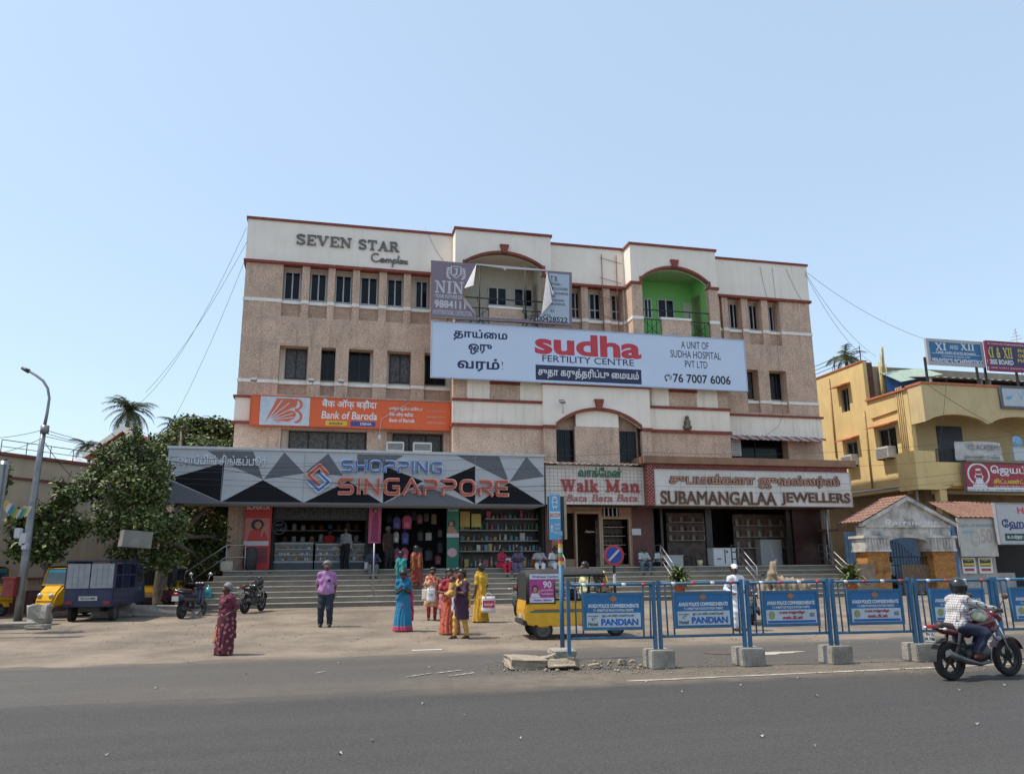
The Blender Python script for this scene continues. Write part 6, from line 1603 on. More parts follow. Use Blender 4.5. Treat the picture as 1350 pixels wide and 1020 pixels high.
# floodlights above the bank sign and over the arch
def flood(label,px,py,yl,stem_to):
 q = F(px,py,yl); t = thing('floodlight',label,'floodlight',FAC,(q[0],yl,q[1]),'small floodlights on stems')
 m = MB(); m.box(-.12,.12,-.16,.10,-.045,.05,bev=.012); m.xf(Matrix.Translation((q[0],yl,q[1])) @ Matrix.Rotation(R(35),4,'X')); part('lamp_head',m,mat('grey_lamp',(.2,.2,.2),.5),t)
 m = MB(); m.tube([(q[0],yl + .02,q[1]),(q[0] + .12,yl + .25,q[1] - .25),(q[0] + .14,stem_to[0],stem_to[1])],.018,5); part('stem',m,ALU,t)
zbk = F(410,523,YBK)[1]
flood('leftmost floodlight on a bent stem above the bank sign',335,500,-.75,(YBK + .15,zbk)); flood('middle floodlight above the bank emblem panel',410.5,501,-.6,(YBK + .15,zbk)); flood('rightmost floodlight of the three above the bank sign',450,502,-.6,(YBK + .15,zbk)); flood('white floodlight left of the arch below the fertility hoarding',741,529,PC - .35,(PC,F(741,545,PC)[1]))
m = MB(); q = F(500,577,-.25); m.tube([F(541,529,-.45) and (fs(541,530,-.46),-.46,F(541,530,-.46)[1]),(fs(503,552,-.47),-.47,F(503,552,-.47)[1]),(fs(500,572,-.47),-.47,F(500,572,-.47)[1])],.014,5); m.lathe([(0,-.12),(.07,-.12),(.08,.05),(.03,.12),(0,.12)],(q[0],-.47,q[1]),8)
solo('hanging_meter','small white junction box hanging on a cable below the bank sign','junction box',m,ALU,FAC,(q[0],-.47,q[1]))
# ------------------------------------------------------------------ left: compound building, house, trees
def at(px,py,dist):
 d = ray(px,py); return CAMP + d * (dist / d.y)
LB = Frame((0,0,0),0)
p0 = at(-40,700,25.5); LBR = R(90 - 23.5)
LB = Frame((p0.x,p0.y,0),LBR)            # x runs away along the wall
def lw(px,py,yl=0.0): return LB.at(px,py,yl)
BEI = mat('beige_wall',(.50,.39,.28),.9,.12,1.2,.2,20,streak=.25)
zt1 = lw(60,607)[1]; xe = lw(333,640)[0] + 2
tl = thing('beige_building','low beige building with a flat roof and red coping behind the trees on the left','building',LB,(0,0,0))
m = MB(); w0 = (lw(195,665)[0],lw(216,665)[0],lw(205,676)[1],lw(205,652)[1])
xs = [-6,w0[0],w0[1],xe + 3]
m.box(-6,w0[0],-.3,0,0,zt1); m.box(w0[1],xe + 3,-.3,0,0,zt1); m.box(w0[0],w0[1],-.3,0,0,w0[2]); m.box(w0[0],w0[1],-.3,0,w0[3],zt1)
m.v = [(v[0],-v[1],v[2]) for v in m.v]; m.f = [f[::-1] for f in m.f]
part('wall',m,BEI,tl)
m = MB(); m.box(-6,xe + 3,-.12,.35,zt1,zt1 + .1); m.box(-6,xe + 3,-.08,.1,zt1 - .75,zt1 - .68); m.box(-6,xe + 3,-.1,.1,1.3,1.38); part('coping',m,mat('dull_red_coping',(.20,.07,.05),.8,.2),tl)
m = MB(); m.box(-6,xe + 3,.3,9,zt1 - .6,zt1 - .5); m.box(w0[0],w0[1],.25,.3,w0[2],w0[3]); part('roof_slab',m,mat('grey_slab',(.18,.16,.14),.9),tl)
m = MB(); m.box(w0[0] - .3,w0[1] + .3,-.5,.02,w0[3] + .05,w0[3] + .15); part('sunshade',m,BEI,tl)
m = MB()
rb = random.Random(4)
m.box(-4,xe + 2,-.04,.0,.02,.95,0)
part('dado',m,mat('dirty_red_dado',(.16,.07,.055),.9,.35,3),tl)
# things on that roof
TANKM = mat('grey_white_tank',(.5,.5,.48),.5,.1,3)
for px,py,w,c,lb in ((76,604,.55,(.42,.43,.44),'grey ribbed water tank left of the lamp wires'),(98,606,.75,(.55,.54,.52),'white domed water tank on the beige roof'),(19,602,.3,(.03,.05,.08),'dark small drum at the left end of the roof'),(38,605,.28,(.09,.2,.1),'green drum on the beige roof')):
 q = lw(px,py,1.2); m = MB(); h = w * 1.1
 m.lathe([(0,0),(w,0),(w,h * .35),(w * 1.04,h * .38),(w,h * .41),(w,h * .7),(w * .85,h * .85),(w * .35,h),(w * .3,h * 1.08),(0,h * 1.08)],(q[0],1.2,zt1 - .5 + .0),18)
 solo('water_tank',lb,'water tank',m,mat('tank_%d' % px,c,.5,.1),LB,(q[0],1.2,zt1 - .5))
m = MB(); a0_ = lw(0,600,.15)[0]
for k in range(14): m.tube([(a0_ + k * .9,.15,zt1 + .1),(a0_ + k * .9,.15,zt1 + .55)],.015,5)
m.tube([(a0_,.15,zt1 + .55),(a0_ + 11.7,.15,zt1 + .55)],.015,5); m.tube([(a0_,.15,zt1 + .32),(a0_ + 11.7,.15,zt1 + .32)],.012,5)
solo('roof_railing','thin dark railing along the roof edge of the beige building','railing',m,IRON,LB,(a0_,.15,zt1 + .1))
# gabled house far behind
HF = Frame(at(140,600,52),YAW * .4)
th_ = thing('gabled_house','cream gabled house with a red tiled roof far behind the big tree','house',HF,(0,0,0))
def hp(px,py,yl=0): return HF.at(px,py,yl)
gl,gap_,gr = hp(124,600),hp(166,566),hp(205,590)
HZ = gl[1]
m = MB(); m.prism([(gl[0],-HF.o.z),(gl[0],HZ),(gap_[0],gap_[1] - .2),(gr[0],HZ),(gr[0],-HF.o.z)],0,10); part('wall',m,mat('cream_house',(.58,.54,.46),.85,.05),th_)
m = MB()
for s_,e in ((gl,-1),(gr,1)):
 m.prism([(s_[0] + e * .5,HZ - .25),(s_[0] + e * .5,HZ),(gap_[0],gap_[1] + .15),(gap_[0],gap_[1] - .12)],-.5,10.5)
part('tiled_roof',m,[mat('terracotta',(.36,.12,.075),.8,.2,3)],th_)
m = MB()
for s_,e in ((gl,-1),(gr,1)):
 m.prism([(s_[0] + e * .5,HZ - .3),(s_[0] + e * .5,HZ + .03),(gap_[0],gap_[1] + .2),(gap_[0],gap_[1] - .2)],-.56,-.48)
part('barge_board',m,WHITEP,th_)
# leaves ----------------------------------------------------------------
def leafmat(n,c,tr=.25):
 m_ = mat(n,c,.55,.35,3.0,spec=.35); return m_
LEAF = [leafmat('leaf_dark',(.05,.072,.022)),leafmat('leaf_mid',(.105,.14,.042)),leafmat('leaf_light',(.20,.235,.075)),leafmat('leaf_yellow',(.26,.27,.09))]
BARK = mat('grey_bark',(.13,.10,.075),.95,.3,6,.8,25)
def leaves(mb,blobs,n,size,rg,mats_w=(.3,.4,.22,.08),shell=.55):
 """leaf sized folded faces spread through ellipsoid clumps (c, (rx, ry, rz))"""
 vol = np.array([b[1][0] * b[1][1] * b[1][2] for b in blobs]) ** .8; cum = np.cumsum(vol / vol.sum())
 for _ in range(n):
  c,r = blobs[int(np.searchsorted(cum,rg.random()))][:2]
  while True:
   d = Vector((rg.uniform(-1,1),rg.uniform(-1,1),rg.uniform(-1,1)))
   if .05 < d.length <= 1: break
  k = shell + (1 - shell) * rg.random(); d = d.normalized() * (k * rg.uniform(.75,1.08))
  p = Vector((c[0] + d.x * r[0],c[1] + d.y * r[1],c[2] + d.z * r[2]))
  s_ = size * rg.uniform(.6,1.35)
  ax = Vector((rg.gauss(0,1),rg.gauss(0,1),rg.gauss(-.35,.7))).normalized(); up_ = (Vector((rg.gauss(0,.6),rg.gauss(0,.6),1)) + d * .5).normalized()
  sd_ = ax.cross(up_)
  if sd_.length < .05: continue
  sd_.normalize(); up_ = sd_.cross(ax)
  w = s_ * .32
  tip = p + ax * s_; mid_ = p + ax * s_ * .45; l = mid_ + sd_ * w + up_ * w * .3; r_ = mid_ - sd_ * w + up_ * w * .3
  u = rg.random(); mi = 0
  cw = 0
  for i,ww in enumerate(mats_w):
   cw += ww
   if u < cw: mi = i; break
  mb.add([p,l,tip,r_,mid_],[(0,1,2,4),(0,4,2,3)],mi)
def limb(mb,a,b,r0,r1,rg,n=6,wob=.12):
 a,b = Vector(a),Vector(b); L_ = (b - a).length; pts = []
 for i in range(n + 1):
  t = i / n; pts.append(a.lerp(b,t) + Vector((rg.uniform(-1,1),rg.uniform(-1,1),rg.uniform(-.5,.5))) * wob * L_ * .12 * (1 if 0 < i < n else 0))
 mb.tube(pts,[r0 + (r1 - r0) * i / n for i in range(n + 1)],8)
def tree(name,label,base,blobs,n,size,seed,trunk_r=.18,fork=.35,mw=(.3,.4,.22,.08),shell=.5,group=None):
 rg = random.Random(seed); t = thing(name,label,'tree',WLD,tuple(base),group)
 top = Vector((sum(b[0][0] for b in blobs) / len(blobs),sum(b[0][1] for b in blobs) / len(blobs),max(b[0][2] for b in blobs)))
 fk = Vector(base).lerp(top,fork); fk.z = base[2] + (top.z - base[2]) * fork
 m = MB(); limb(m,Vector(base) + Vector((0,0,-.2)),fk,trunk_r,trunk_r * .75,rg); part('trunk',m,BARK,t)
 m = MB()
 for b in blobs:
  limb(m,fk,b[0],trunk_r * .55,.03,rg,6,.5)
  for _ in range(3):
   e = Vector(b[0]) + Vector((rg.uniform(-.8,.8) * b[1][0],rg.uniform(-.8,.8) * b[1][1],rg.uniform(-.6,.8) * b[1][2])); limb(m,Vector(b[0]).lerp(fk,.3),e,.04,.012,rg,4,.5)
 part('limbs',m,BARK,t)
 m = MB(); leaves(m,blobs,n,size,rg,mw,shell); part('crown',m,LEAF,t)
 return t
def blob(px,py,rx,ry,dist,rz=None):
 """clump whose outline covers rx, ry photo pixels at that distance"""
 p = at(px,py,dist); k = depth_scale(p); return (tuple(p),(rx / k,(rz if rz else (rx + ry) / 2) / k,ry / k))
D_ = 26.5
bl = [blob(150,605,32,26,D_),blob(178,590,30,24,D_ + .5),blob(122,640,26,26,D_),blob(165,640,36,32,D_ - .5),blob(205,625,26,30,D_ + .5),blob(200,655,26,30,D_),blob(145,685,30,30,D_ - .5),blob(190,695,34,32,D_ - .5),blob(180,570,9,14,D_),blob(228,695,26,26,D_ + .5),blob(215,735,34,20,D_ + .5),blob(165,725,26,18,D_)]
D2 = 32.5
bl += [blob(225,585,34,18,D2),blob(268,588,34,16,D2),blob(238,562,12,16,D2),blob(205,600,26,22,D2 - 2),blob(300,592,18,16,D2 + 1),blob(250,700,40,36,D2),blob(290,705,30,34,D2),blob(265,740,36,20,D2 - .5),blob(240,640,40,34,D2 + 1),blob(300,650,30,40,D2 + 1)]
b0 = at(212,775,28.5); tree('broadleaf_tree','large dense broadleaf tree pushing under the left end of the grey fascia',(b0.x,b0.y,gz(b0)),bl,27000,.15,11,.26,mw=(.36,.40,.19,.05))
D_ = 25.6
bl = [blob(30,690,24,22,D_),blob(60,680,26,22,D_),blob(85,660,20,24,D_),blob(75,705,28,22,D_),blob(35,722,30,20,D_),blob(100,695,18,22,D_),blob(60,730,30,14,D_),blob(78,640,8,14,D_)]
b0 = at(62,770,D_); tree('small_tree','small dark leafy tree in front of the beige wall behind the yellow auto',(b0.x,b0.y,gz(b0)),bl,4200,.17,12,.12,mw=(.5,.35,.12,.03),shell=.3)
D_ = 42.0
bl = [blob(255,565,34,18,D_),blob(285,570,30,22,D_),blob(265,585,40,20,D_),blob(240,580,26,18,D_)]
b0 = at(268,700,D_); tree('round_tree','dark round-topped tree far behind the grey fascia',(b0.x,b0.y,gz(b0)),bl,6500,.28,13,.3,mw=(.62,.33,.05,0),shell=.55)
D_ = 20.0
bl = [blob(-4,640,14,12,D_),blob(-2,618,14,12,D_),blob(-8,660,14,12,D_)]
b0 = at(-25,800,D_); tree('small_tree','dark branch tips of a tree just entering at the left edge',(b0.x,b0.y,gz(b0)),bl,700,.2,14,.1,mw=(.6,.3,.1,0),shell=.2)
def palm(label,px,py,r_px,dist,seed,nf=26,droop=1.0):
 rg = random.Random(seed); p = at(px,py,dist); k = depth_scale(p); L_ = r_px / k; base = Vector((p.x + rg.uniform(-.6,.6),p.y,gz(p)))
 t = thing('palm_tree',label,'palm tree',WLD,tuple(base)); m = MB(); limb(m,base,p,.22,.13,rg,10,.3); part('trunk',m,BARK,t)
 m = MB()
 for i in range(nf):
  az = 2 * math.pi * i / nf + rg.uniform(-.15,.15); el = rg.uniform(-.25,1.25); n = 11; pts = []; q = Vector(p); a = el
  for j in range(n + 1):
   pts.append(Vector(q)); a -= rg.uniform(.10,.17) * droop; q = q + Vector((math.cos(az) * math.cos(a),math.sin(az) * math.cos(a),math.sin(a))) * L_ * 1.12 / n
  m.tube(pts,[.035 * (1 - .8 * j / n) for j in range(n + 1)],4,1)
  for j in range(1,n + 1):
   for hh in (0,.34,.67):
    q0 = pts[j - 1].lerp(pts[j],hh); tg_ = (pts[j] - pts[j - 1]).normalized(); sd_ = tg_.cross(Vector((0,0,1))).normalized()
    ll = L_ * .34 * math.sin(math.pi * (.12 + .8 * (j + hh) / (n + 1))) * rg.uniform(.8,1.15)
    for s_ in (-1,1):
     e = q0 + (sd_ * s_ * .85 + tg_ * .55 + Vector((0,0,-.35 + rg.uniform(-.2,.2)))).normalized() * ll
     w = tg_ * ll * .055; m.add([q0 - w,q0 + w,e],[(0,1,2)],rg.choice((0,0,1,1,2)))
 part('crown',m,[mat('palm_dark',(.035,.055,.018),.5,.3),mat('palm_mid',(.06,.085,.028),.5,.3),mat('palm_light',(.11,.13,.05),.5,.3)],t)
palm('tallest coconut palm with a full crown rising behind the gabled house',172,541,36,60,21)
palm('smaller pale coconut palm left of the gabled house',115,588,24,75,22,20)
palm('coconut palm with few fronds showing right of the gabled house',232,560,26,62,23,14)
palm('coconut palm rising between the pebble-dashed and yellow buildings',1114,470,27,62,24,24)
# ------------------------------------------------------------------ leaning street lamp and its boxes
GALV = mat('galvanised_pole',(.22,.23,.24),.45,.2,4,metal=.5)
pb_ = gp(23,818)
LF = Frame((pb_.x,pb_.y,pb_.z),0)
def lp(px,py): q = LF.at(px,py,0); return (q[0],0,q[1])
tlp = thing('street_lamp','tall leaning grey street lamp with a curved arm at the far left','street lamp',LF,(0,0,0))
m = MB(); P = [lp(23,820),lp(33,740),lp(42,670),lp(51,610),lp(58,565)]; m.tube(P,[.12,.115,.105,.09,.075],10); part('pole',m,GALV,tlp)
m = MB(); P = [lp(58,565),lp(62,545),lp(65,525),lp(63,512),lp(57,502),lp(48,495),lp(39,489.5),lp(30,485.5)]; m.tube(P,[.05,.045,.04,.04,.04,.04,.035,.04],8); part('curved_arm',m,GALV,tlp)
q = lp(59,566); m = MB(); m.lathe([(0,-.12),(.12,-.12),(.12,.12),(0,.12)],q,10); part('collar',m,GALV,tlp)
m = MB(); q = lp(34,487.5); m.tube([lp(38,489.4),lp(29,485)],[.07,.05],8); part('lamp_head',m,mat('dark_lamp_head',(.05,.05,.05),.5),tlp)
for px,py,w,h in ((29,703,.2,.3),(36,711,.22,.36),(38,720,.18,.2)):
 q = lp(px,py); m = MB(); m.box(q[0] - w / 2,q[0] + w / 2,-.24,-.1,q[2] - h / 2,q[2] + h / 2,bev=.02); part('meter_box',m,mat('meter_grey',(.4,.42,.44),.5,.1),tlp)
m = MB(); q = lp(20,776); m.box(q[0] - .2,q[0] + .15,-.3,-.11,q[2] - .22,q[2] + .3,bev=.02); m.box(q[0] - .23,q[0] + .18,-.33,-.08,q[2] + .3,q[2] + .35)
solo('letter_box','dull red box strapped to the leaning street lamp','box',m,mat('dull_red_box',(.22,.03,.025),.5,.2,6),LF,(q[0],-.2,q[2] - .22))
# another pole at the very left edge with bunting
q = at(2,640,19); m = MB(); m.tube([(q.x,q.y,.0),(q.x,q.y,q.z + .6)],.10,10); m.box(q.x - .16,q.x + .12,q.y - .2,q.y - .1,q.z - .9,q.z + .5)
solo('utility_pole','grey utility pole with a flat box cut by the left edge','pole',m,GALV,WLD,(q.x,q.y,0))
bq = [at(3,655,19.2),at(43,662,22.4)]
tb = thing('bunting','string of small green, yellow and white pennants by the street lamp','bunting',WLD,tuple(bq[0]))
m = MB(); pts = [bq[0].lerp(bq[1],k / 12) + Vector((0,0,-.25 * math.sin(math.pi * k / 12))) for k in range(13)]; m.tube(pts,.006,4); part('string',m,IRON,tb)
for k in range(1,11):
 c = [(.10,.32,.12),(.5,.38,.08),(.55,.55,.52),(.06,.2,.4)][k % 4]; p = pts[k]; m = MB(); e = Vector((.16,.1,0)).normalized() * .11
 m.add([p - e,p + e,p + Vector((0,.03,-.26))],[(0,1,2)]); part('pennant',m,mat('pennant_%d' % (k % 4),c,.7),tb)
# concrete lumps at the lamp's foot
def lump(name,label,px,py,w,d,h,seed,m_,rot=0.0,group=None,ground=None):
 p = gp(px,py); rg = random.Random(seed); bm = bmesh.new(); bmesh.ops.create_cube(bm,size=1); bmesh.ops.subdivide_edges(bm,edges=bm.edges[:],cuts=2,use_grid_fill=True)
 for v in bm.verts:
  v.co = Vector((v.co.x * w * rg.uniform(.86,1.06),v.co.y * d * rg.uniform(.86,1.06),v.co.z * h * rg.uniform(.88,1.05)))
 bmesh.ops.bevel(bm,geom=[e for e in bm.edges if e.calc_face_angle(0) > .5],offset=min(w,d,h) * .08,segments=1,affect='EDGES')
 mb = MB(); mb.bm(bm); tl_ = .26 if name == 'rubble_stone' else .06
 mb.xf(Matrix.Translation((0,0,h * (.46 if tl_ < .1 else .58))) @ Matrix.Rotation(rg.uniform(-tl_,tl_),4,'X') @ Matrix.Rotation(rg.uniform(-tl_,tl_),4,'Y'))
 return solo(name,label,name.split('_')[-1],mb,m_,Frame((p.x,p.y,p.z),rot),(0,0,0),group)
lump('concrete_block','square weathered concrete block beside the foot of the street lamp',51,823,.55,.55,.55,1,CONC,.2)
lump('broken_slab','low broken slab around the foot of the street lamp',20,828,.9,.6,.16,2,CONC,.5)
lump('broken_slab','small flat broken slab right of the lamp foot',50,829,.5,.4,.12,3,CONC,.1)
# tilted box sign near the tree
p = gp(176,811); k_ = depth_scale(p); q = at(180,711,p.y); BXF = Frame((q.x,q.y,0),R(-35))
tbx = thing('box_sign','weathered grey box sign on a post in front of the big tree','sign',Frame((p.x,p.y,p.z),0),(0,0,0))
m = MB(); m.box(-.46,.40,-.30,.30,-.26,.26,bev=.01); m.xf(Matrix.Translation((q.x - p.x,q.y - p.y,q.z - p.z)) @ Matrix.Rotation(R(38),4,'Z') @ Matrix.Rotation(R(4),4,'Y')); part('box',m,mat('weathered_grey_box',(.22,.21,.18),.7,.25,3,dirt=(.1,.11,.06),dirt_amt=.6),tbx)
m = MB(); m.tube([(q.x - p.x,0,0),(q.x - p.x,0,q.z - p.z - .28)],.05,8); part('post',m,IRON,tbx)
# ------------------------------------------------------------------ cables
CAB = mat('black_cable',(.02,.02,.022),.7,0)
def cable(label,a,b,sag,r_=.009,n=24,group='cables'):
 m = MB(); a,b = Vector(a),Vector(b); m.tube([a.lerp(b,i / n) + Vector((0,0,-sag * 4 * (i / n) * (1 - i / n))) for i in range(n + 1)],r_,4)
 return solo('cable',label,'cable',m,CAB,WLD,tuple(a),group)
fw_ = lambda px,py,yl=-.1: FAC.w((F(px,py,yl)[0],yl,F(px,py,yl)[1]))
cable('upper cable from the left parapet corner to the big tree',fw_(326,318),at(192,517,40),.6); cable('lower cable from the left parapet corner to the big tree',fw_(322,345),at(225,560,40),.4)
cable('slack cable from the left roof corner ending behind the fascia',fw_(325,300),at(186,530,42),1.0)
for k,(x,y,l) in enumerate(((1220,447,'top cable from the right parapet to the blue tuition board'),(1155,470,'middle cable from the right parapet to the yellow house roof'),(1150,478,'lowest cable from the right parapet to the yellow house roof'))): cable(l,fw_(1062,358 + 2 * k),at(x,y,41),.4 + .15 * k)
W_ = lambda px,py,d: at(px,py,d)
tops = lp(58,566); tp = Vector(LF.w(tops))
cable('cable running left from the street lamp collar',tp,at(-60,577,20),.12); cable('second cable running left below the collar',tp + Vector((0,0,-.25)),at(-60,600,20),.2)
for k,(x,y) in enumerate(((330,603),(430,612),(719,640))):
 cable(['cable from the street lamp to the bank wall','cable from the street lamp along the grey fascia','long low cable from the street lamp to the shoe shop'][k],tp + Vector((0,0,-.1 * k)),FAC.w((F(x,y,-2.12)[0],-2.12,F(x,y,-2.12)[1])),.35 + .15 * k,.010)
cable('cable from the street lamp down to the beige wall',tp + Vector((0,0,-.3)),Vector(LB.w((lw(150,650,-.05)[0],-.05,lw(150,650,-.05)[1]))),.5,.010)
cable('loose cable hanging between pole and beige wall',Vector(LF.w(lp(45,650))),Vector(LB.w((lw(95,620,-.05)[0],-.05,lw(95,620,-.05)[1]))),.7,.010)
for k,(ya_,yb_) in enumerate(((612,596),(622,612),(630,640),(637,646))):
 A_ = FAC.w((F(225,ya_,-2.2)[0],-2.2,F(225,ya_,-2.2)[1])); B_ = FAC.w((F(860,yb_,-2.25)[0],-2.25,F(860,yb_,-2.25)[1]))
 cable(['uppermost thin wire crossing the grey fascia','second thin wire crossing the grey fascia','third thin wire crossing the grey fascia','lowest thin wire crossing the grey fascia'][k],A_,B_,.12,.007)
 cable(['uppermost thin wire crossing in front of the yellow house','second thin wire crossing in front of the yellow house','third thin wire crossing in front of the yellow house','lowest thin wire crossing in front of the yellow house'][k],B_,at(1420,(560,585,600,612)[k],32),.5,.007)
cable('cable sagging from the blue tuition board to the balcony',at(1222,506,36.5),at(1375,588,33),.25,.012); cable('cable dropping along the arched balcony front',at(1248,500,36),at(1238,600,36),.05,.008)
# rooftop aerial on the right
q = at(1341,452,45); m = MB(); m.tube([(q.x,q.y,q.z - 4),(q.x,q.y,q.z + .9)],.025,5)
for k in range(4): m.tube([(q.x - .4 + .1 * k,q.y,q.z + .15 + .2 * k),(q.x + .4 - .1 * k,q.y + .1,q.z + .3 + .2 * k)],.014,4)
solo('roof_aerial','thin television aerial above the purple tuition board','aerial',m,GALV,WLD,(q.x,q.y,q.z - 4))
m = MB(); q = side(1078,500)
for k in range(3): m.tube([(sY,d1 + 8,zb1 + .25 + .25 * k),(sY,d1 + .1,zb1 + .35 + .25 * k)],.02,5)
for k in range(4): m.tube([(sY,d1 + .1 + 2.4 * k,zb1),(sY,d1 + .1 + 2.4 * k,zb1 + .95)],.03,5)
solo('roof_railing','black pipe railing along the roof edge of the yellow house','railing',m,IRON,FAC,(sY,d1 + .1,zb1))
# ------------------------------------------------------------------ police barriers along the median
BLU = mat('barrier_blue',(.028,.125,.24),.55,.18,5,dirt=(.06,.05,.045),dirt_amt=.35,dirt_scale=3)
BSN = mat('sign_blue',(.015,.135,.32),.5,.08,3,dirt=(.03,.1,.2),dirt_amt=.35,dirt_scale=4); BSW = mat('sign_pale',(.44,.50,.55),.5,.06,3)
REDB = mat('red_band',(.4,.04,.03),.5); WHB = mat('white_band',(.6,.6,.6),.5)
posts_px = [(869,880),(990,877),(1104,874),(1214,871)]
pp_ = [gp(x,y) for x,y in posts_px]
dirv = (pp_[-1] - pp_[0]); dirv.z = 0; stepv = dirv / 3; ang = math.atan2(dirv.y,dirv.x)
FB = Frame((pp_[0].x,pp_[0].y,0),ang); PL = stepv.length
print('barrier pitch',PL,'angle',math.degrees(ang))
zTop = FB.at(930,768.5,0)[1]; zBot = FB.at(930,837.5,0)[1]; zS1 = FB.at(925,781,0)[1]; zS0 = FB.at(925,825.5,0)[1]; zBlk = FB.at(869,855.5,0)[1]
print('barrier z',zTop,zBot,zS1,zS0,zBlk)
def barrier(i,kind,label):
 x0 = i * PL; t = thing('road_barrier',label,'barrier',FB,(x0,0,zBlk),'blue police road barriers along the median')
 a,b = .05,PL - .05
 def X(v): return x0 + v
 m = MB()
 for x in (a,b): m.box(X(x - .028),X(x + .028),-.028,.028,zBlk - .05,zTop + .05)
 part('post',m,BLU,t)
 m = MB(); m.tube([(X(a),0,zTop),(X(b),0,zTop)],.024,8); m.tube([(X(a),0,zBot),(X(b),0,zBot)],.022,8); part('rail',m,BLU,t)
 s0_,s1_ = PL * .20,PL * .83
 for x in (PL * .115,PL * .19,PL * .845,PL * .92):
  m = MB(); m.tube([(X(x),.0,zBot),(X(x + (.02 if x > PL / 2 else -.01)),.0,zTop)],.014,6); part('bar',m,BLU,t)
 m = MB(); m.box(X(s0_),X(s1_),-.05,-.035,zS0,zS1); pn = part('sign_panel',m,BSN,t)
 m = MB(); e = .022
 m.box(X(s0_ - e),X(s0_ + e),-.06,-.02,zS0 - e,zS1 + e); m.box(X(s1_ - e),X(s1_ + e),-.06,-.02,zS0 - e,zS1 + e); m.box(X(s0_ + e),X(s1_ - e),-.06,-.02,zS1 - e,zS1 + e); m.box(X(s0_ + e),X(s1_ - e),-.06,-.02,zS0 - e,zS0 + e); part('frame',m,BLU,pn)
 W,Hh = s1_ - s0_,zS1 - zS0
 def r(u0,u1,v0,v1,mm,d=.004,nm='caption_band'): q = MB(); q.box(X(s0_ + W * u0),X(s0_ + W * u1),-.05 - d,-.05,zS0 + Hh * v0,zS0 + Hh * v1); part(nm,q,mm,pn)
 def tx(s_,u0,u1,v0,v1,mm,bold=.02,d=.004): q = MB(); put(q,glyphs(s_,bold) if isinstance(s_,str) else s_,X(s0_ + W * u0),X(s0_ + W * u1),zS0 + Hh * v0,zS0 + Hh * v1,-.05 - d + .001,.003); part('lettering',q,mm,pn)
 tx(_fill([ell(.5,.55,.3,.42),ell(.2,.5,.18,.3),ell(.8,.5,.18,.3),[(.2,.1),(.8,.1),(.6,.0),(.4,.0)]]),.44,.56,.77,.96,mat('emblem_brown',(.35,.16,.07),.6),0,.006)
 tx('AVADI POLICE COMMISSIONERATE',.06,.94,.61,.72,WHT,.035); tx('T-1 AMBATTUR POLICE STATION TRAFFIC',.15,.85,.50,.57,WHT,.02)
 r(.035,.965,.05,.46,BSW)
 if kind == 'hotel':
  tx('PANDIAN',.28,.92,.10,.29,mat('pandian_blue',(.01,.11,.36),.5),.045,.008); tx('Hotel',.06,.22,.09,.2,BLK,.01,.008); tx('ஓட்டல் ஸ்ரீ பாண்டியன்',.30,.85,.33,.42,mat('dark_print',(.08,.08,.1),.6),.02,.008)
  tx('நலவாழ்த்து',.06,.24,.35,.4,mat('dark_print',(.08,.08,.1),.6),.0,.008); tx(_fill(stroke_loops([(.1,arc(.5,.5,.3,.4,30,280,8))],.1)),.12,.2,.24,.33,mat('dark_print',(.08,.08,.1),.6),0,.008)
 else:
  RDP = mat('maroon_print',(.35,.02,.04),.5)
  tx('உலக முத்துவிழா',.28,.75,.32,.43,RDP,.04,.008); tx('எஸ்டேட்ஸ்',.33,.70,.18,.28,RDP,.04,.008); r(.06,.94,.07,.14,mat('pandian_blue',(.01,.11,.36),.5),.007)
  tx(_fill(stroke_loops([(.16,ell(.5,.5,.36,.36,16) + [(.86,.5)]),(.12,[(.3,.3),(.7,.7)]),(.12,[(.3,.7),(.7,.3)])],.1)),.08,.19,.19,.42,mat('olive_print',(.25,.27,.06),.5),0,.008); tx('ADS',.83,.92,.24,.36,mat('dark_print',(.08,.08,.1),.6),.0,.008)
 for k in range(4):
  x = PL * (.18 + .22 * k); m = MB(); m.tube([(X(x),0,zTop),(X(x + .07),0,zTop)],.0265,8); part('reflector_band',m,REDB if k % 2 else WHB,t)
 return t
def blockx(i,label):
 p = FB.w((i * PL,0,0)); rg = random.Random(40 + i); m = MB(); w = .19
 bm = bmesh.new(); bmesh.ops.create_cube(bm,size=1)
 for v in bm.verts: v.co = Vector((v.co.x * .40 * rg.uniform(.96,1.04),v.co.y * .42 * rg.uniform(.96,1.04),(v.co.z + .5) * zBlk * rg.uniform(.97,1.02)))
 bmesh.ops.bevel(bm,geom=bm.edges[:],offset=.014,segments=2,affect='EDGES'); m.bm(bm)
 return solo('concrete_block',label,'block',m,CONC,Frame((p.x,p.y,.004),ang + rg.uniform(-.1,.12)),(0,0,0),'concrete footings of the road barriers')
kinds = [(-1,'hotel','blue police barrier with hotel advert nearest the bus stop pole, before the yellow auto'),(0,'hotel','blue police barrier with hotel advert, second from the bus stop pole'),(1,'estate','blue police barrier with maroon Tamil advert, right of the man in white'),
         (2,'estate','blue police barrier with maroon Tamil advert in front of the right potted plant'),(3,'estate','blue police barrier half hidden by the motorcycle rider'),(4,'estate','blue police barrier cut by the right edge of the photo')]
rbz = random.Random(8)
for i,k,l in kinds: t = barrier(i,k,l); t.rotation_euler = (R(rbz.uniform(-1.6,1.6)),R(rbz.uniform(-.35,.35)),ang + R(rbz.uniform(-1.3,1.3)))
for i,l in ((0,'concrete footing between the two hotel advert barriers'),(1,'concrete footing under the posts beside the man in white'),(2,'concrete footing between the two maroon advert barriers in the open'),(3,'concrete footing just behind the rear wheel of the red motorcycle'),(4,'concrete footing hidden behind the front of the red motorcycle')): blockx(i,l)
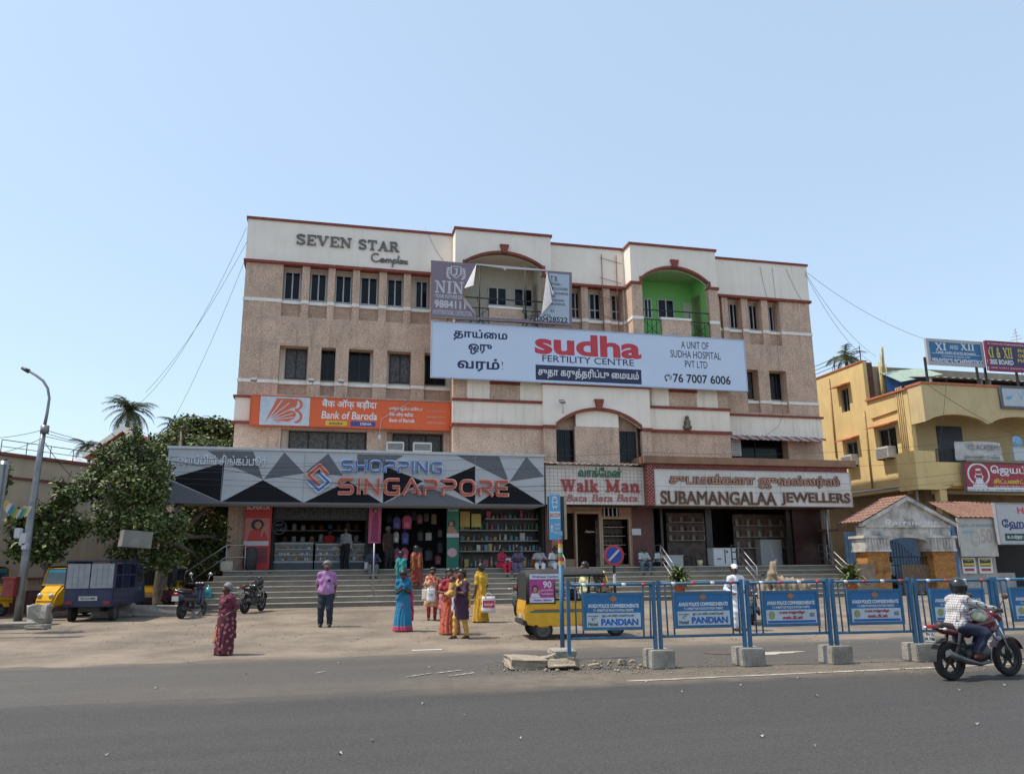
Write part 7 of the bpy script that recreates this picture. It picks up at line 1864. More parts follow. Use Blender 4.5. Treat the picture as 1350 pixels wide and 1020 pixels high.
# ------------------------------------------------------------------ bus stop pole, its footing, the second board, no parking sign
pb2 = gp(742,869)
BF = Frame((pb2.x,pb2.y,pb2.z),ang)
def bp(px,py,yl=0): return BF.at(px,py,yl)
lump('concrete_block','tilted concrete footing of the bus stop pole behind the rubble',742,871,.42,.40,.22,9,CONC,.3)
tb_ = thing('bus_stop_sign','blue and white bus stop sign on a striped pole behind the rubble','bus stop sign',BF,(0,0,.15))
zs = [bp(738,y)[1] for y in (860,745,735,727,718,708)]
m = MB(); m.tube([(0,0,.15),(0,0,zs[1])],.042,10); part('pole',m,BLU,tb_)
STR = [mat('stripe_yellow',(.5,.33,.04),.5,.1),mat('stripe_red',(.4,.05,.04),.5,.1),mat('stripe_green',(.06,.25,.1),.5,.1),mat('stripe_white',(.5,.5,.5),.5,.1)]
zz_ = zs[1]
for k in range(8):
 m = MB(); z2 = zz_ + (bp(738,700)[1] - zs[1]) / 8; m.tube([(0,0,zz_),(0,0,z2)],.042,10,cap=False); part('pole_stripe',m,STR[k % 4],tb_); zz_ = z2
PSG = Matrix.Rotation(R(-8),4,'Z')
a0_,z1_ = bp(723.5,652,-.05); a1_,z0_ = bp(739.5,711,-.05)
LBL = mat('light_blue_sign',(.10,.34,.58),.45,.05,3)
def bsx(mb): return mb
m = MB(); m.box(a0_,a1_,-.07,-.045,z0_,z1_); pn = part('sign_panel',m,LBL,tb_)
hh = z1_ - z0_; ww = a1_ - a0_
m = MB(); m.box(a0_ + .01,a1_ - .01,-.074,-.07,z0_ + hh * .46,z0_ + hh * .62); part('caption_band',m,WHT,pn)
def bt(s_,u0,u1,v0,v1,mm,bold=.02): q = MB(); put(q,glyphs(s_,bold) if isinstance(s_,str) else s_,a0_ + ww * u0,a0_ + ww * u1,z0_ + hh * v0,z0_ + hh * v1,-.074,.003); part('lettering',q,mm,pn)
bt('BUS STOP',.06,.94,.49,.59,mat('orange_red_print',(.5,.12,.05),.5),.03)
bus = _fill(stroke_loops([(.1,[(.15,.25),(.15,.9),(.3,1),(.7,1),(.85,.9),(.85,.25),(.15,.25)]),(.08,[(.15,.6),(.85,.6)]),(.14,[(.28,.25),(.28,.08)]),(.14,[(.72,.25),(.72,.08)]),(.08,[(.02,.7),(.02,.5)]),(.08,[(.98,.7),(.98,.5)]),(.07,[(.3,.85),(.7,.85)])],.1))
bt(bus,.22,.78,.68,.96,WHT); bt(_fill(stroke_loops([(.2,arc(.5,.5,.35,.35,0,360,14)),(.2,[(.5,.9),(.5,.5)])],.1)),.1,.3,.16,.32,WHT)
for k,s_ in enumerate(('CHENNAI','TRAFFIC','POLICE')): bt(s_,.36,.94,.30 - .09 * k,.36 - .09 * k,WHT,.01)
m = MB(); b0_,y1_ = bp(739,654,.12); b1_,y0_ = bp(746.5,709,.12); m.box(b0_ - .25,b1_,.10,.16,y0_,y1_); bb_ = part('back_board',m,mat('dark_board_back',(.05,.045,.04),.7,.2),tb_)
m = MB(); m.box(b1_ - .03,b1_ + .012,.09,.17,y0_ - .02,y1_ + .02); part('frame',m,mat('tan_edge',(.4,.33,.24),.6),bb_)
pn2 = at(811,775,19.0); NF = Frame((pn2.x,pn2.y,0),.05)
tn = thing('no_parking_sign','round blue and red no parking sign on a black and white post','road sign',NF,(0,0,gz(pn2)))
zc_n = NF.at(810,731.5,0)[1]; rr = (NF.at(823.5,731,0)[0] - NF.at(797,731,0)[0]) / 2
m = MB(); zz_ = gz(pn2); zt_n = zc_n - rr * .8; n = 7
for k in range(n): mbx = MB(); mbx.tube([(0,.03,zz_ + (zt_n - zz_) * k / n),(0,.03,zz_ + (zt_n - zz_) * (k + 1) / n)],.035,8,cap=False); part('post_band',mbx,BLACKP if k % 2 == 0 else WHB,tn)
m = MB(); m.lathe([(0,-.012),(rr,-.012),(rr,.012),(0,.012)],(0,0,zc_n),32,axis='y',sm=False); dk = part('disc',m,mat('sign_red',(.40,.035,.05),.4),tn)
m = MB(); m.lathe([(0,-.016),(rr * .76,-.016),(rr * .76,-.012)],(0,0,zc_n),28,axis='y',sm=False); part('blue_field',m,mat('sign_deep_blue',(.012,.05,.28),.4),dk)
m = MB(); m.prism([(-rr * .60,-rr * .45),(-rr * .45,-rr * .60),(rr * .60,rr * .45),(rr * .45,rr * .60)],-.02,-.0165); m.v = [(v[0],v[1],v[2] + zc_n) for v in m.v]; part('red_slash',m,mat('slash_pale',(.5,.42,.45),.4),dk)
# potted plants
def potted(label,px,py,h_px,seed):
 p = gp(px,792); 
 yl = 0; fr = Frame((p.x,p.y,p.z),0); k = depth_scale(p); r_ = 11 / k
 t = thing('potted_plant',label,'potted plant',fr,(0,0,0)); z = fr.at(px,py,0)[1]
 m = MB(); m.lathe([(0,0),(.16,0),(.23,z * .92),(.27,z * .92),(.27,z),(.2,z),(.2,z - .05),(0,z - .05)],(0,0,0),16); part('pot',m,mat('terracotta_pot',(.42,.14,.07),.8,.2,8),t)
 m = MB(); rg = random.Random(seed)
 for i in range(150):
  az,el = rg.uniform(0,6.28),rg.uniform(.15,1.5); L_ = rg.uniform(.35,.72) * 1.1; b = Vector((rg.uniform(-.1,.1),rg.uniform(-.1,.1),z + rg.uniform(-.05,.25))); pts = []; a = el; q = b
  dr = Vector((math.cos(az),math.sin(az),0)); sd_ = Vector((-math.sin(az),math.cos(az),0))
  prev = None
  for j in range(5):
   w = .05 * math.sin(math.pi * (.15 + .85 * j / 4.6)); c = [q - sd_ * w,q + sd_ * w]
   if prev: m.add([prev[0],prev[1],c[1],c[0]],[(0,1,2,3)],rg.choice((0,1,1,2)) if j == 1 else m.m[-1])
   prev = c; q = q + (dr * math.cos(a) + Vector((0,0,math.sin(a)))) * L_ / 4; a -= .32
 part('foliage',m,LEAF,t)
potted('potted green plant behind the second barrier near the steps',897,768,16,5); potted('larger potted plant in front of the brown stone block',1125,766,20,6)
# rubble by the bus stop pole
rb = random.Random(77)
STONE = mat('pale_rubble',(.30,.245,.18),.95,.25,5,.8,25,speck=.2,sscale=60)
for px,py,w,d,h,lab in ((692,881,.62,.5,.17,'large flat pale slab on the left of the rubble'),(717,878,.42,.4,.15,'second flat slab leaning in the middle of the rubble'),(743,882,.46,.36,.14,'pale slab at the front of the bus stop footing'),(820,877,.14,.12,.08,'lone small stone furthest right of the rubble'),(672,878,.2,.18,.1,'small rough stone at the left end of the rubble'),(783,881,.18,.15,.07,'low stone between footing and barrier block')):
 lump('rubble_stone',lab,px,py,w,d,h,int(px),STONE,rb.uniform(-.5,.5),'rubble by the bus stop pole')
for k in range(46):
 x = rb.uniform(660,845); p = gp(x,rb.uniform(872,886)); s_ = rb.uniform(.015,.045)
 m = MB(); m.ball((0,0,s_ * .5),(s_,s_ * rb.uniform(.6,1),s_ * .7),seg=6); solo('pebble','small loose stone chip scattered around the rubble','stone',m,STONE,Frame((p.x,p.y,p.z + .007),rb.uniform(0,3)),(0,0,0),'loose stone chips')
m = MB()
for k in range(900):
 p = gp(rb.uniform(640,860) if k % 2 else rb.uniform(640,1350),rb.uniform(872,889)); s_ = rb.uniform(.006,.02); b = len(m.v); m.ball((p.x,p.y,.012 + s_ * .3),(s_,s_,s_ * .6),seg=5)
for k in range(500):
 p = gp(rb.uniform(120,1340),rb.uniform(800,850)); s_ = rb.uniform(.008,.03); m.ball((p.x,p.y,p.z + s_ * .3),(s_,s_,s_ * .6),seg=5)
o = solo('gravel',None,None,m,STONE,WLD); o['kind'] = 'stuff'
for k in range(64):
 p = gp(rb.uniform(10,1330),rb.uniform(803,850) if k < 34 else rb.uniform(865,1000)); a = rb.uniform(0,3); s_ = rb.uniform(.012,.034); m = MB(); m.add([(-s_,-s_ * .6,.0),(s_,-s_ * .5,.02),(s_ * .8,s_ * .6,.005),(-s_ * .9,s_ * .5,.025)],[(0,1,2,3)])
 solo('paper_scrap','small pale scrap of litter lying on the road or dusty forecourt','litter',m,mat('litter_white',(.30,.285,.26),.8,.2),Frame((p.x,p.y,p.z + .012),a),(0,0,0),'scraps of litter')
# ------------------------------------------------------------------ people: one continuous body surface each, clothes as shells over it
def nets(D,org,h):
 s = D < 0
 def c(i,j,k,A): return A[i:A.shape[0] - 1 + i,j:A.shape[1] - 1 + j,k:A.shape[2] - 1 + k]
 cnt = sum(c(i,j,k,s).astype(np.int8) for i in (0,1) for j in (0,1) for k in (0,1))
 act = (cnt > 0) & (cnt < 8); I = np.argwhere(act)
 if len(I) == 0: return [],[]
 acc = np.zeros((len(I),3)); num = np.zeros(len(I))
 for ax in range(3):
  for u in (0,1):
   for v in (0,1):
    o0 = [0,0,0]; o0[(ax + 1) % 3] = u; o0[(ax + 2) % 3] = v; o1 = list(o0); o1[ax] = 1
    a = D[I[:,0] + o0[0],I[:,1] + o0[1],I[:,2] + o0[2]]; b = D[I[:,0] + o1[0],I[:,1] + o1[1],I[:,2] + o1[2]]
    m = (a < 0) != (b < 0); t = np.where(m,a / np.where(m,a - b,1),0)
    p = np.array(o0,float)[None] + t[:,None] * np.eye(3)[ax][None]
    acc += p * m[:,None]; num += m
 V = (I + acc / num[:,None]) * h + org
 ix = -np.ones(act.shape,int); ix[tuple(I.T)] = np.arange(len(I)); F_ = []
 for ax in range(3):
  a1,a2 = (ax + 1) % 3,(ax + 2) % 3
  sl0 = [slice(None)] * 3; sl1 = [slice(None)] * 3; sl0[ax] = slice(0,-1); sl1[ax] = slice(1,None)
  ch = s[tuple(sl0)] != s[tuple(sl1)]; E = np.argwhere(ch)
  E = E[(E[:,a1] > 0) & (E[:,a2] > 0) & (E[:,a1] < D.shape[a1] - 1) & (E[:,a2] < D.shape[a2] - 1)]
  if len(E) == 0: continue
  def cell(u,v):
   q = E.copy(); q[:,a1] -= u; q[:,a2] -= v; return ix[q[:,0],q[:,1],q[:,2]]
  qd = np.stack([cell(1,1),cell(0,1),cell(0,0),cell(1,0)],1); fl = s[E[:,0],E[:,1],E[:,2]]
  qd[~fl] = qd[~fl][:,::-1]; F_.append(qd[(qd >= 0).all(1)])
 return V.tolist(),np.concatenate(F_).tolist()
def field(prims,h=.015,k=.03,cut=None,mod=None):
 """smooth union of tapered capsules (a, b, ra, rb[, squash-y])"""
 P = [(np.array(a,float),np.array(b,float),ra,rb) for a,b,ra,rb in prims]
 lo = np.min([np.minimum(a - ra,b - rb) for a,b,ra,rb in P],0) - .05; hi = np.max([np.maximum(a + ra,b + rb) for a,b,ra,rb in P],0) + .05
 n = np.ceil((hi - lo) / h).astype(int) + 1
 X,Y_,Z = [lo[i] + np.arange(n[i]) * h for i in range(3)]; D = np.full(tuple(n),.2)
 for a,b,ra,rb in P:
  mg = k + .03; l2 = np.minimum(a - ra,b - rb) - mg; h2 = np.maximum(a + ra,b + rb) + mg
  i0 = np.maximum(((l2 - lo) / h).astype(int),0); i1 = np.minimum(((h2 - lo) / h).astype(int) + 2,n)
  x = X[i0[0]:i1[0],None,None]; y = Y_[None,i0[1]:i1[1],None]; z = Z[None,None,i0[2]:i1[2]]
  d = b - a; L2 = max(d @ d,1e-9); t = np.clip(((x - a[0]) * d[0] + (y - a[1]) * d[1] + (z - a[2]) * d[2]) / L2,0,1)
  dist = np.sqrt((x - a[0] - t * d[0]) ** 2 + (y - a[1] - t * d[1]) ** 2 + (z - a[2] - t * d[2]) ** 2) - (ra + (rb - ra) * t)
  S = D[i0[0]:i1[0],i0[1]:i1[1],i0[2]:i1[2]]; hh = np.clip(.5 + .5 * (S - dist) / k,0,1); S[...] = S * (1 - hh) + dist * hh - k * hh * (1 - hh)
 G3 = (X[:,None,None],Y_[None,:,None],Z[None,None,:])
 if mod is not None: D = D + mod(*G3)
 if cut is not None: D = np.maximum(D,cut(*G3))
 return nets(D,lo,h)
def ik(a,b,l1,l2,hint):
 a,b = Vector(a),Vector(b); d = b - a; L_ = d.length
 if L_ > (l1 + l2) * .999: d = d.normalized() * (l1 + l2) * .999; b = a + d; L_ = d.length
 x = (l1 * l1 - l2 * l2 + L_ * L_) / (2 * L_); hgt = math.sqrt(max(l1 * l1 - x * x,0)); u = d / L_; v = Vector(hint); v = v - u * v.dot(u)
 v = v.normalized() if v.length > 1e-5 else u.orthogonal().normalized()
 return a + u * x + v * hgt,b
SKIN = [mat('brown_skin',(.115,.052,.029),.55,.06,8),mat('dark_brown_skin',(.07,.032,.019),.55,.06,8)]
HAIRB = mat('black_hair',(.010,.009,.009),.45,.3,20); HAIRG = mat('grey_hair',(.16,.15,.14),.6,.4,30)
EYE = mat('eye_white',(.5,.48,.45),.3,0); LIP = mat('dark_lip',(.12,.03,.025),.5,0); SHOE = mat('dark_footwear',(.025,.02,.018),.6,.2)
def cloth(name,c,pat=None):
 if name in MATS: return MATS[name]
 if pat is None: return mat(name,c,.85,.12,14,.25,9)
 m_ = mat(name,c,.85,.1,14); nt = m_.node_tree; bs = nt.nodes['Principled BSDF']; tc = nt.nodes.new('ShaderNodeTexCoord')
 kind,c2,sc = pat
 if kind == 'spots':
  v = nt.nodes.new('ShaderNodeTexVoronoi'); v.inputs['Scale'].default_value = sc; out_ = v.outputs['Distance']; lo_,hi_ = .3,.36
 elif kind == 'check':
  v = None; sp = nt.nodes.new('ShaderNodeSeparateXYZ'); nt.links.new(tc.outputs['Object'],sp.inputs[0]); outs = []
  for ax in range(3):
   f = nt.nodes.new('ShaderNodeMath'); f.operation = 'MULTIPLY'; f.inputs[1].default_value = sc; nt.links.new(sp.outputs[ax],f.inputs[0])
   g_ = nt.nodes.new('ShaderNodeMath'); g_.operation = 'FRACT'; nt.links.new(f.outputs[0],g_.inputs[0]); l_ = nt.nodes.new('ShaderNodeMath'); l_.operation = 'LESS_THAN'; l_.inputs[1].default_value = .16; nt.links.new(g_.outputs[0],l_.inputs[0]); outs.append(l_.outputs[0])
  a_ = nt.nodes.new('ShaderNodeMath'); a_.operation = 'MAXIMUM'; nt.links.new(outs[0],a_.inputs[0]); nt.links.new(outs[2],a_.inputs[1]); out_ = a_.outputs[0]; lo_,hi_ = 1.0,0.0
 else:
  v = nt.nodes.new('ShaderNodeTexNoise'); v.inputs['Scale'].default_value = sc; v.inputs['Detail'].default_value = 3; out_ = v.outputs['Fac']; lo_,hi_ = .52,.56
 if v is not None: nt.links.new(tc.outputs['Object'],v.inputs[0])
 mr_ = nt.nodes.new('ShaderNodeMapRange'); mr_.inputs[1].default_value = lo_; mr_.inputs[2].default_value = hi_; mr_.clamp = True; nt.links.new(out_,mr_.inputs[0])
 old = bs.inputs['Base Color'].links[0].from_socket; mx = nt.nodes.new('ShaderNodeMix'); mx.data_type = 'RGBA'; mx.inputs[6].default_value = (*c2,1); nt.links.new(mr_.outputs[0],mx.inputs[0]); nt.links.new(old,mx.inputs[7]); nt.links.new(mx.outputs[2],bs.inputs[0]); return m_
def person(label,loc,rot,H,o,fr=None):
 """o: options for pose and clothes; local front is -y, local +x the person's left"""
 S = H / 1.6; fr = fr or Frame(loc,rot); g = o.get
 t = thing('person',label,'person',fr,(0,0,0)); V3 = Vector
 P = V3(g('pelvis',(0,0,.86))); lean = g('lean',0.0); _rp = random.Random(label); side_ = g('tilt',_rp.uniform(-.045,.045)); tw = g('twist',_rp.uniform(-.12,.12) if not g('seated') else 0)
 RM = Matrix.Rotation(lean,3,'X') @ Matrix.Rotation(side_,3,'Y') @ Matrix.Rotation(tw,3,'Z')
 T = lambda x,y,z: P + RM @ V3((x,y,z))
 fat = g('fat',1.0); fem = g('fem',False); sw = .138 if fem else .156
 shL,shR = T(sw,0,.412),T(-sw,0,.412); nk = T(0,.0,.50); HM = RM @ Matrix.Rotation(g('nod',0),3,'X') @ Matrix.Rotation(g('turn',0),3,'Z')
 hd = nk + HM @ V3((0,-.015,.125)); Hd = lambda x,y,z: hd + HM @ V3((x,y,z))
 hipL,hipR = P + V3((.085,0,-.02)),P + V3((-.085,0,-.02))
 fL,fR = V3(g('footL',(.10,-.01,.075))),V3(g('footR',(-.10,-.01,.075)))
 kL,fL = ik(hipL,fL,.392,.386,g('kneeL',(0.1,-1,.2))); kR,fR = ik(hipR,fR,.392,.386,g('kneeR',(-.1,-1,.2)))
 hL = V3(g('handL')) if g('handL') else shL + V3((.07,-.02,-.50)); hR = V3(g('handR')) if g('handR') else shR + V3((-.07,-.02,-.50))
 eL,hL = ik(shL,hL,.27,.245,g('elbowL',(.5,.8,-.3))); eR,hR = ik(shR,hR,.27,.245,g('elbowR',(-.5,.8,-.3)))
 tor = [(T(.06,0,0),T(-.06,0,0),.115 * fat,.115 * fat),(T(.045,.0,.1),T(-.045,0,.1),.105 * fat,.105 * fat),(T(.07,0,.27),T(-.07,0,.27),.108,.108),(T(.0,-.02 * fat,.08),T(0,-.0,.25),.10 * fat,.10),(shL,shR,.062,.062),(T(0,.01,.36),nk,.085,.055),(T(0,.01,.475),T(sw * .8,.005,.425),.04,.045),(T(0,.01,.475),T(-sw * .8,.005,.425),.04,.045)]
 if fem: tor += [(T(.06,-.075,.31),T(-.06,-.075,.31),.055,.055)]
 legs = [(hipL,kL,.088,.058),(kL,fL,.056,.037),(hipR,kR,.088,.058),(kR,fR,.056,.037)]
 def toe(f,k_,key): d = V3(g(key,(0,-1,0))).normalized(); return f + V3((0,0,-.035)) + d * .13
 feet = [(fL + V3((0,.02,-.04)),toe(fL,kL,'toeL'),.036,.03),(fR + V3((0,.02,-.04)),toe(fR,kR,'toeR'),.036,.03)]
 arms = [(shL,eL,.05,.038),(eL,hL,.038,.026),(shR,eR,.05,.038),(eR,hR,.038,.026)]
 def hand(el,h_,key):
  d = V3(g(key,tuple((h_ - el)))).normalized(); return h_ + d * .055,d
 pL,dL = hand(eL,hL,'palmL'); pR,dR = hand(eR,hR,'palmR')
 head = [(nk + V3((0,0,-.02)),Hd(0,.01,-.03),.052,.05),(Hd(0,.012,.03),Hd(0,.012,.03),.088,.088),(Hd(0,-.03,-.03),Hd(0,-.04,-.07),.066,.045),(Hd(0,-.088,.0),Hd(0,-.102,-.03),.010,.017),(Hd(.086,.01,-.012),Hd(.084,.015,.012),.014,.016),(Hd(-.086,.01,-.012),Hd(-.084,.015,.012),.014,.016)]
 hands = [(hL,pL,.026,.03),(hR,pR,.026,.03)]
 h_ = g('res',.0165)
 mb = MB(); V,F_ = field(tor + legs + feet + arms + hands + head,h_,.028); mb.add(V,F_,0,True)
 for pp,d in ((pL,dL),(pR,dR)):        # four unequal fingers and a thumb, slightly curled
  sd_ = d.cross(V3((0,1,0))); sd_ = sd_.normalized() if sd_.length > .2 else V3((1,0,0)); up_ = sd_.cross(d).normalized(); curl = g('curl',.35)
  for i,ln in enumerate((.07,.082,.078,.058)):
   q = pp + sd_ * (.024 - .016 * i) + d * .012; pts = [q]
   for j in range(3): a = curl * (j + .6); pts.append(pts[-1] + (d * math.cos(a) + up_ * -math.sin(a)) * ln / 3)
   mb.tube(pts,[.0095,.009,.0085,.007],6)
  q = pp + sd_ * .026 - d * .02; mb.tube([q,q + sd_ * .025 + d * .02,q + sd_ * .03 + d * .05],[.011,.010,.008],6)
 mb.v = [tuple(V3(v) * S) for v in mb.v]; body = part('body',mb,SKIN[g('skin',0)],t)
 def shell(name,prims,m_,k=.03,cut=None,mod=None,res=None,label=None,kind=None):
  V,F_ = field(prims,res or h_,k,cut,mod)
  if not V: return
  q = MB(); q.add(V,F_,0,True); q.v = [tuple(V3(v) * S) for v in q.v]; return part(name,q,m_,t,label)
 grow = lambda L_,e: [(a,b,ra + e,rb + e) for a,b,ra,rb in L_]
 def mixp(a,b,u): return V3(a).lerp(V3(b),u)
 # face
 if g('face',True):
  for sx_ in (-1,1):
   q = MB(); c = Hd(.033 * sx_,-.082,.012) * S; q.ball(c,.0115 * S,0,8); q.ball(c + HM @ V3((0,-.009,0)) * S,.0062 * S,1,6); part('eye',q,[EYE,BLACKP],t)
   q = MB(); q.tube([Hd(.016 * sx_,-.092,.034) * S,Hd(.034 * sx_,-.089,.038) * S,Hd(.052 * sx_,-.078,.032) * S],.005 * S,5); part('eyebrow',q,HAIRB,t)
  q = MB(); q.tube([Hd(-.022,-.085,-.064) * S,Hd(0,-.093,-.062) * S,Hd(.022,-.085,-.064) * S],[.004 * S,.008 * S,.004 * S],6); part('mouth',q,LIP,t)
  if g('moustache'): q = MB(); q.tube([Hd(-.03,-.086,-.052) * S,Hd(0,-.100,-.046) * S,Hd(.03,-.086,-.052) * S],[.005 * S,.010 * S,.005 * S],6); part('moustache',q,HAIRB,t)
 # hair
 hs = g('hair','short'); hm = g('hairm',HAIRB)
 fwd = HM @ V3((0,-1,0)); upv = HM @ V3((0,0,1))
 def hcut(x,y,z):
  dx,dy,dz = x - hd.x,y - hd.y,z - hd.z; f = dx * fwd.x + dy * fwd.y + dz * fwd.z; u = dx * upv.x + dy * upv.y + dz * upv.z
  return f * .62 - (u - .012) * .78
 hp_ = [(Hd(0,.018,.04),Hd(0,.018,.04),.112,.112),(Hd(0,.045,-.02),Hd(0,.035,.0),.085,.09)]
 if hs == 'bun': hp_ += [(Hd(0,.105,-.02),Hd(0,.105,-.02),.05,.05)]
 if hs == 'plait': hp_ += [(Hd(0,.10,-.03),T(0.02,.13,.34),.038,.032),(T(.02,.13,.34),T(0.03,.135,.02),.032,.014)]
 if hs != 'none': shell('hair',hp_,hm,.02,hcut)
 for item in g('wear',[]):
  kd,m_ = item[0],item[1]; op = item[2] if len(item) > 2 else {}
  if kd in ('shirt','blouse','kurta'):
   sl = op.get('sleeve',.85); hem = op.get('hem',-.09); pr_ = grow(tor,.021)
   if sl <= 1: pr_ += [(shL,mixp(shL,eL,sl),.062,.058),(shR,mixp(shR,eR,sl),.062,.058)]
   else: pr_ += [(shL,eL,.066,.052),(eL,mixp(eL,hL,sl - 1),.052,.042),(shR,eR,.066,.052),(eR,mixp(eR,hR,sl - 1),.052,.042)]
   if kd == 'kurta':
    ln = op.get('len',.45); fl_ = op.get('flare',.06)
    pr_ += [(T(.05,0,.02),T(.07,-.0,-ln),.13,.12 + fl_),(T(-.05,0,.02),T(-.07,0,-ln),.13,.12 + fl_)]; hem = -ln
   up3 = RM @ V3((0,0,1))
   def cu(x,y,z,hem=hem): return np.maximum(-((x - P.x) * up3.x + (y - P.y) * up3.y + (z - P.z) * up3.z) + hem,((x - nk.x) * up3.x + (y - nk.y) * up3.y + (z - nk.z) * up3.z) - .012)
   def fo(x,y,z): return .006 * np.sin(z * 31 + x * 22 + y * 9) + .004 * np.sin(x * 47 - z * 19) + 0 * y
   shell(kd if kd != 'kurta' else 'tunic',pr_,m_,.035,cu,fo)
  elif kd in ('trousers','leggings'):
   e = .028 if kd == 'trousers' else .012; ac_ = op.get('hem',.06)
   pr_ = [(hipL,kL,.092 + e,.060 + e),(kL,fL,.058 + e,.042 + e),(hipR,kR,.092 + e,.060 + e),(kR,fR,.058 + e,.042 + e),(P + V3((.05,0,.02)),P + V3((-.05,0,.02)),.122 * fat,.122 * fat)]
   zc = op.get('top',P.z + .10)
   shell(kd,pr_,m_,.025,lambda x,y,z: np.maximum(z - zc + 0 * x + 0 * y,-(z - ac_)),lambda x,y,z: .005 * np.sin(z * 40 + x * 15) + 0 * y)
  elif kd == 'skirt':
   w = op.get('w',.19); zb = op.get('z',.035); top = op.get('top',.06); fc = (fL + fR) / 2
   pr_ = [(P + V3((.05,0,top)),V3((fL.x * .9,fL.y,zb)),.125 * fat,w * .78),(P + V3((-.05,0,top)),V3((fR.x * .9,fR.y,zb)),.125 * fat,w * .78),(P,V3((fc.x,fc.y - .03,zb)),.13 * fat,w * .8)]
   if op.get('seated'): pr_ = [(hipL,kL,.12,.10),(hipR,kR,.12,.10),(kL,V3((fL.x,fL.y,fL.z)),.10,.12),(kR,fR,.10,.12),(kL,kR,.09,.09),(mixp(kL,fL,.6),mixp(kR,fR,.6),.09,.09),(P,P + V3((0,0,.05)),.14,.13)]
   def pl(x,y,z):
    a = np.arctan2(y - fc.y,x - fc.x); dn = np.clip((P.z - z) / P.z,0,1); return (.014 * np.sin(a * 13 + 2 * np.sin(z * 6)) + .01 * np.sin(a * 7 + 1)) * dn
   shell('skirt',pr_,m_,.05,lambda x,y,z: np.maximum(-(z - zb + .012) + 0 * x + 0 * y,z - (P.z + top + .06)),pl)
   if op.get('border'):
    shell('skirt_border',grow(pr_,.006),op['border'],.05,lambda x,y,z: np.maximum(-(z - zb + .016) + 0 * x + 0 * y,z - (zb + .11)),pl)
  elif kd == 'pallu':
   sg = op.get('side',1); ln = op.get('len',.55)
   a = T(-.14 * sg,-.06,.0); b = T(-.02 * sg,-.105,.2); c = T(.10 * sg,-.085,.37); d = T(.135 * sg,.0,.485); e = T(.12 * sg,.11,.36); f = T(.10 * sg,.14,-ln * .3); g2 = T(.10 * sg,.14,-ln)
   pr_ = [(a,b,.07,.065),(b,c,.062,.055),(c,d,.055,.048),(d,e,.045,.05),(e,f,.05,.055),(f,g2,.055,.07),(e + RM @ V3((-.09 * sg,0,0)),g2 + RM @ V3((-.1 * sg,.01,0)),.04,.06)]
   if op.get('arm'): pr_ += [(d,eL if sg > 0 else eR,.05,.06),(eL if sg > 0 else eR,(eL if sg > 0 else eR) + V3((0,.03,-.35)),.05,.05)]
   shell('draped_end',pr_,m_,.04,None,lambda x,y,z: .007 * np.sin(x * 60 + z * 25 + y * 30))
   if op.get('tail'): shell('draped_border',[(T(.17 * sg,.02,.38),T(.21 * sg,.04,.05),.05,.055),(T(.21 * sg,.04,.05),T(.22 * sg,.06,-.55),.055,.06),(T(-.15 * sg,-.12,-.42),T(-.02 * sg,-.155,-.14),.028,.022)],op['tail'],.03,None,lambda x,y,z: .008 * np.sin(x * 70 + z * 20))
  elif kd == 'dupatta':
   pr_ = []
   for sg in (1,-1):
    a = T(.07 * sg,-.10,.40); b = T(.12 * sg,.0,.48); c = T(.12 * sg,.11,.38); d = T(.11 * sg,.13,-.1 if sg > 0 else .0)
    pr_ += [(T(0,-.115,.33),a,.035,.035),(a,b,.035,.04),(b,c,.04,.045),(c,d,.045,.06)]
   if op.get('hang'): sg = op['hang']; pr_ += [(T(.17 * sg,-.02,.40),T(.22 * sg,-.02,-.35),.05,.07)]
   shell('dupatta',pr_,m_,.03,None,lambda x,y,z: .006 * np.sin(x * 60 + z * 25))
  elif kd == 'cap': shell('cap',[(Hd(0,.01,.055),Hd(0,.01,.055),.102,.102),(Hd(0,-.08,.045),Hd(0,-.13,.035),.05,.04)],m_,.02,lambda x,y,z: -(x * upv.x + y * upv.y + z * upv.z - (hd.dot(upv) + .035)))
  elif kd == 'helmet':
   shell('helmet',[(Hd(0,.012,.035),Hd(0,.012,.035),.135,.135),(Hd(0,-.03,-.07),Hd(0,.03,-.06),.095,.10)],m_,.03,lambda x,y,z: -(x * upv.x + y * upv.y + z * upv.z - (hd.dot(upv) - .115)))
   q = MB()
   for j in range(9):
    a = R(-70 + 140 * j / 8)
    for zq_ in (-.045,.05): v = Hd(.139 * math.sin(a),.012 - .139 * math.cos(a) * (1.02),zq_); q.v.append(tuple(v * S))
   q.f = [[2 * j,2 * j + 2,2 * j + 3,2 * j + 1] for j in range(8)]; q.m = [0] * 8; q.smooth = [True] * 8; part('visor',q,GLASSD,t)
  elif kd == 'shoes': shell('shoe',grow([feet[0]],.010),m_,.02,None,None,.013); shell('shoe',grow([feet[1]],.010),m_,.02,None,None,.013)
  elif kd == 'pocket_phone': q = MB(); c = T(.075,-.118,.27); q.box(c.x - .035,c.x + .035,c.y - .02,c.y + .0,c.z - .03,c.z + .035,bev=.006); q.v = [tuple(V3(v) * S) for v in q.v]; part('pocket',q,m_,t)
  elif kd == 'belt': shell('belt',grow([tor[0]],.022),m_,.03,lambda x,y,z: np.abs(z - (P.z + .06)) - .022 + 0 * x + 0 * y)
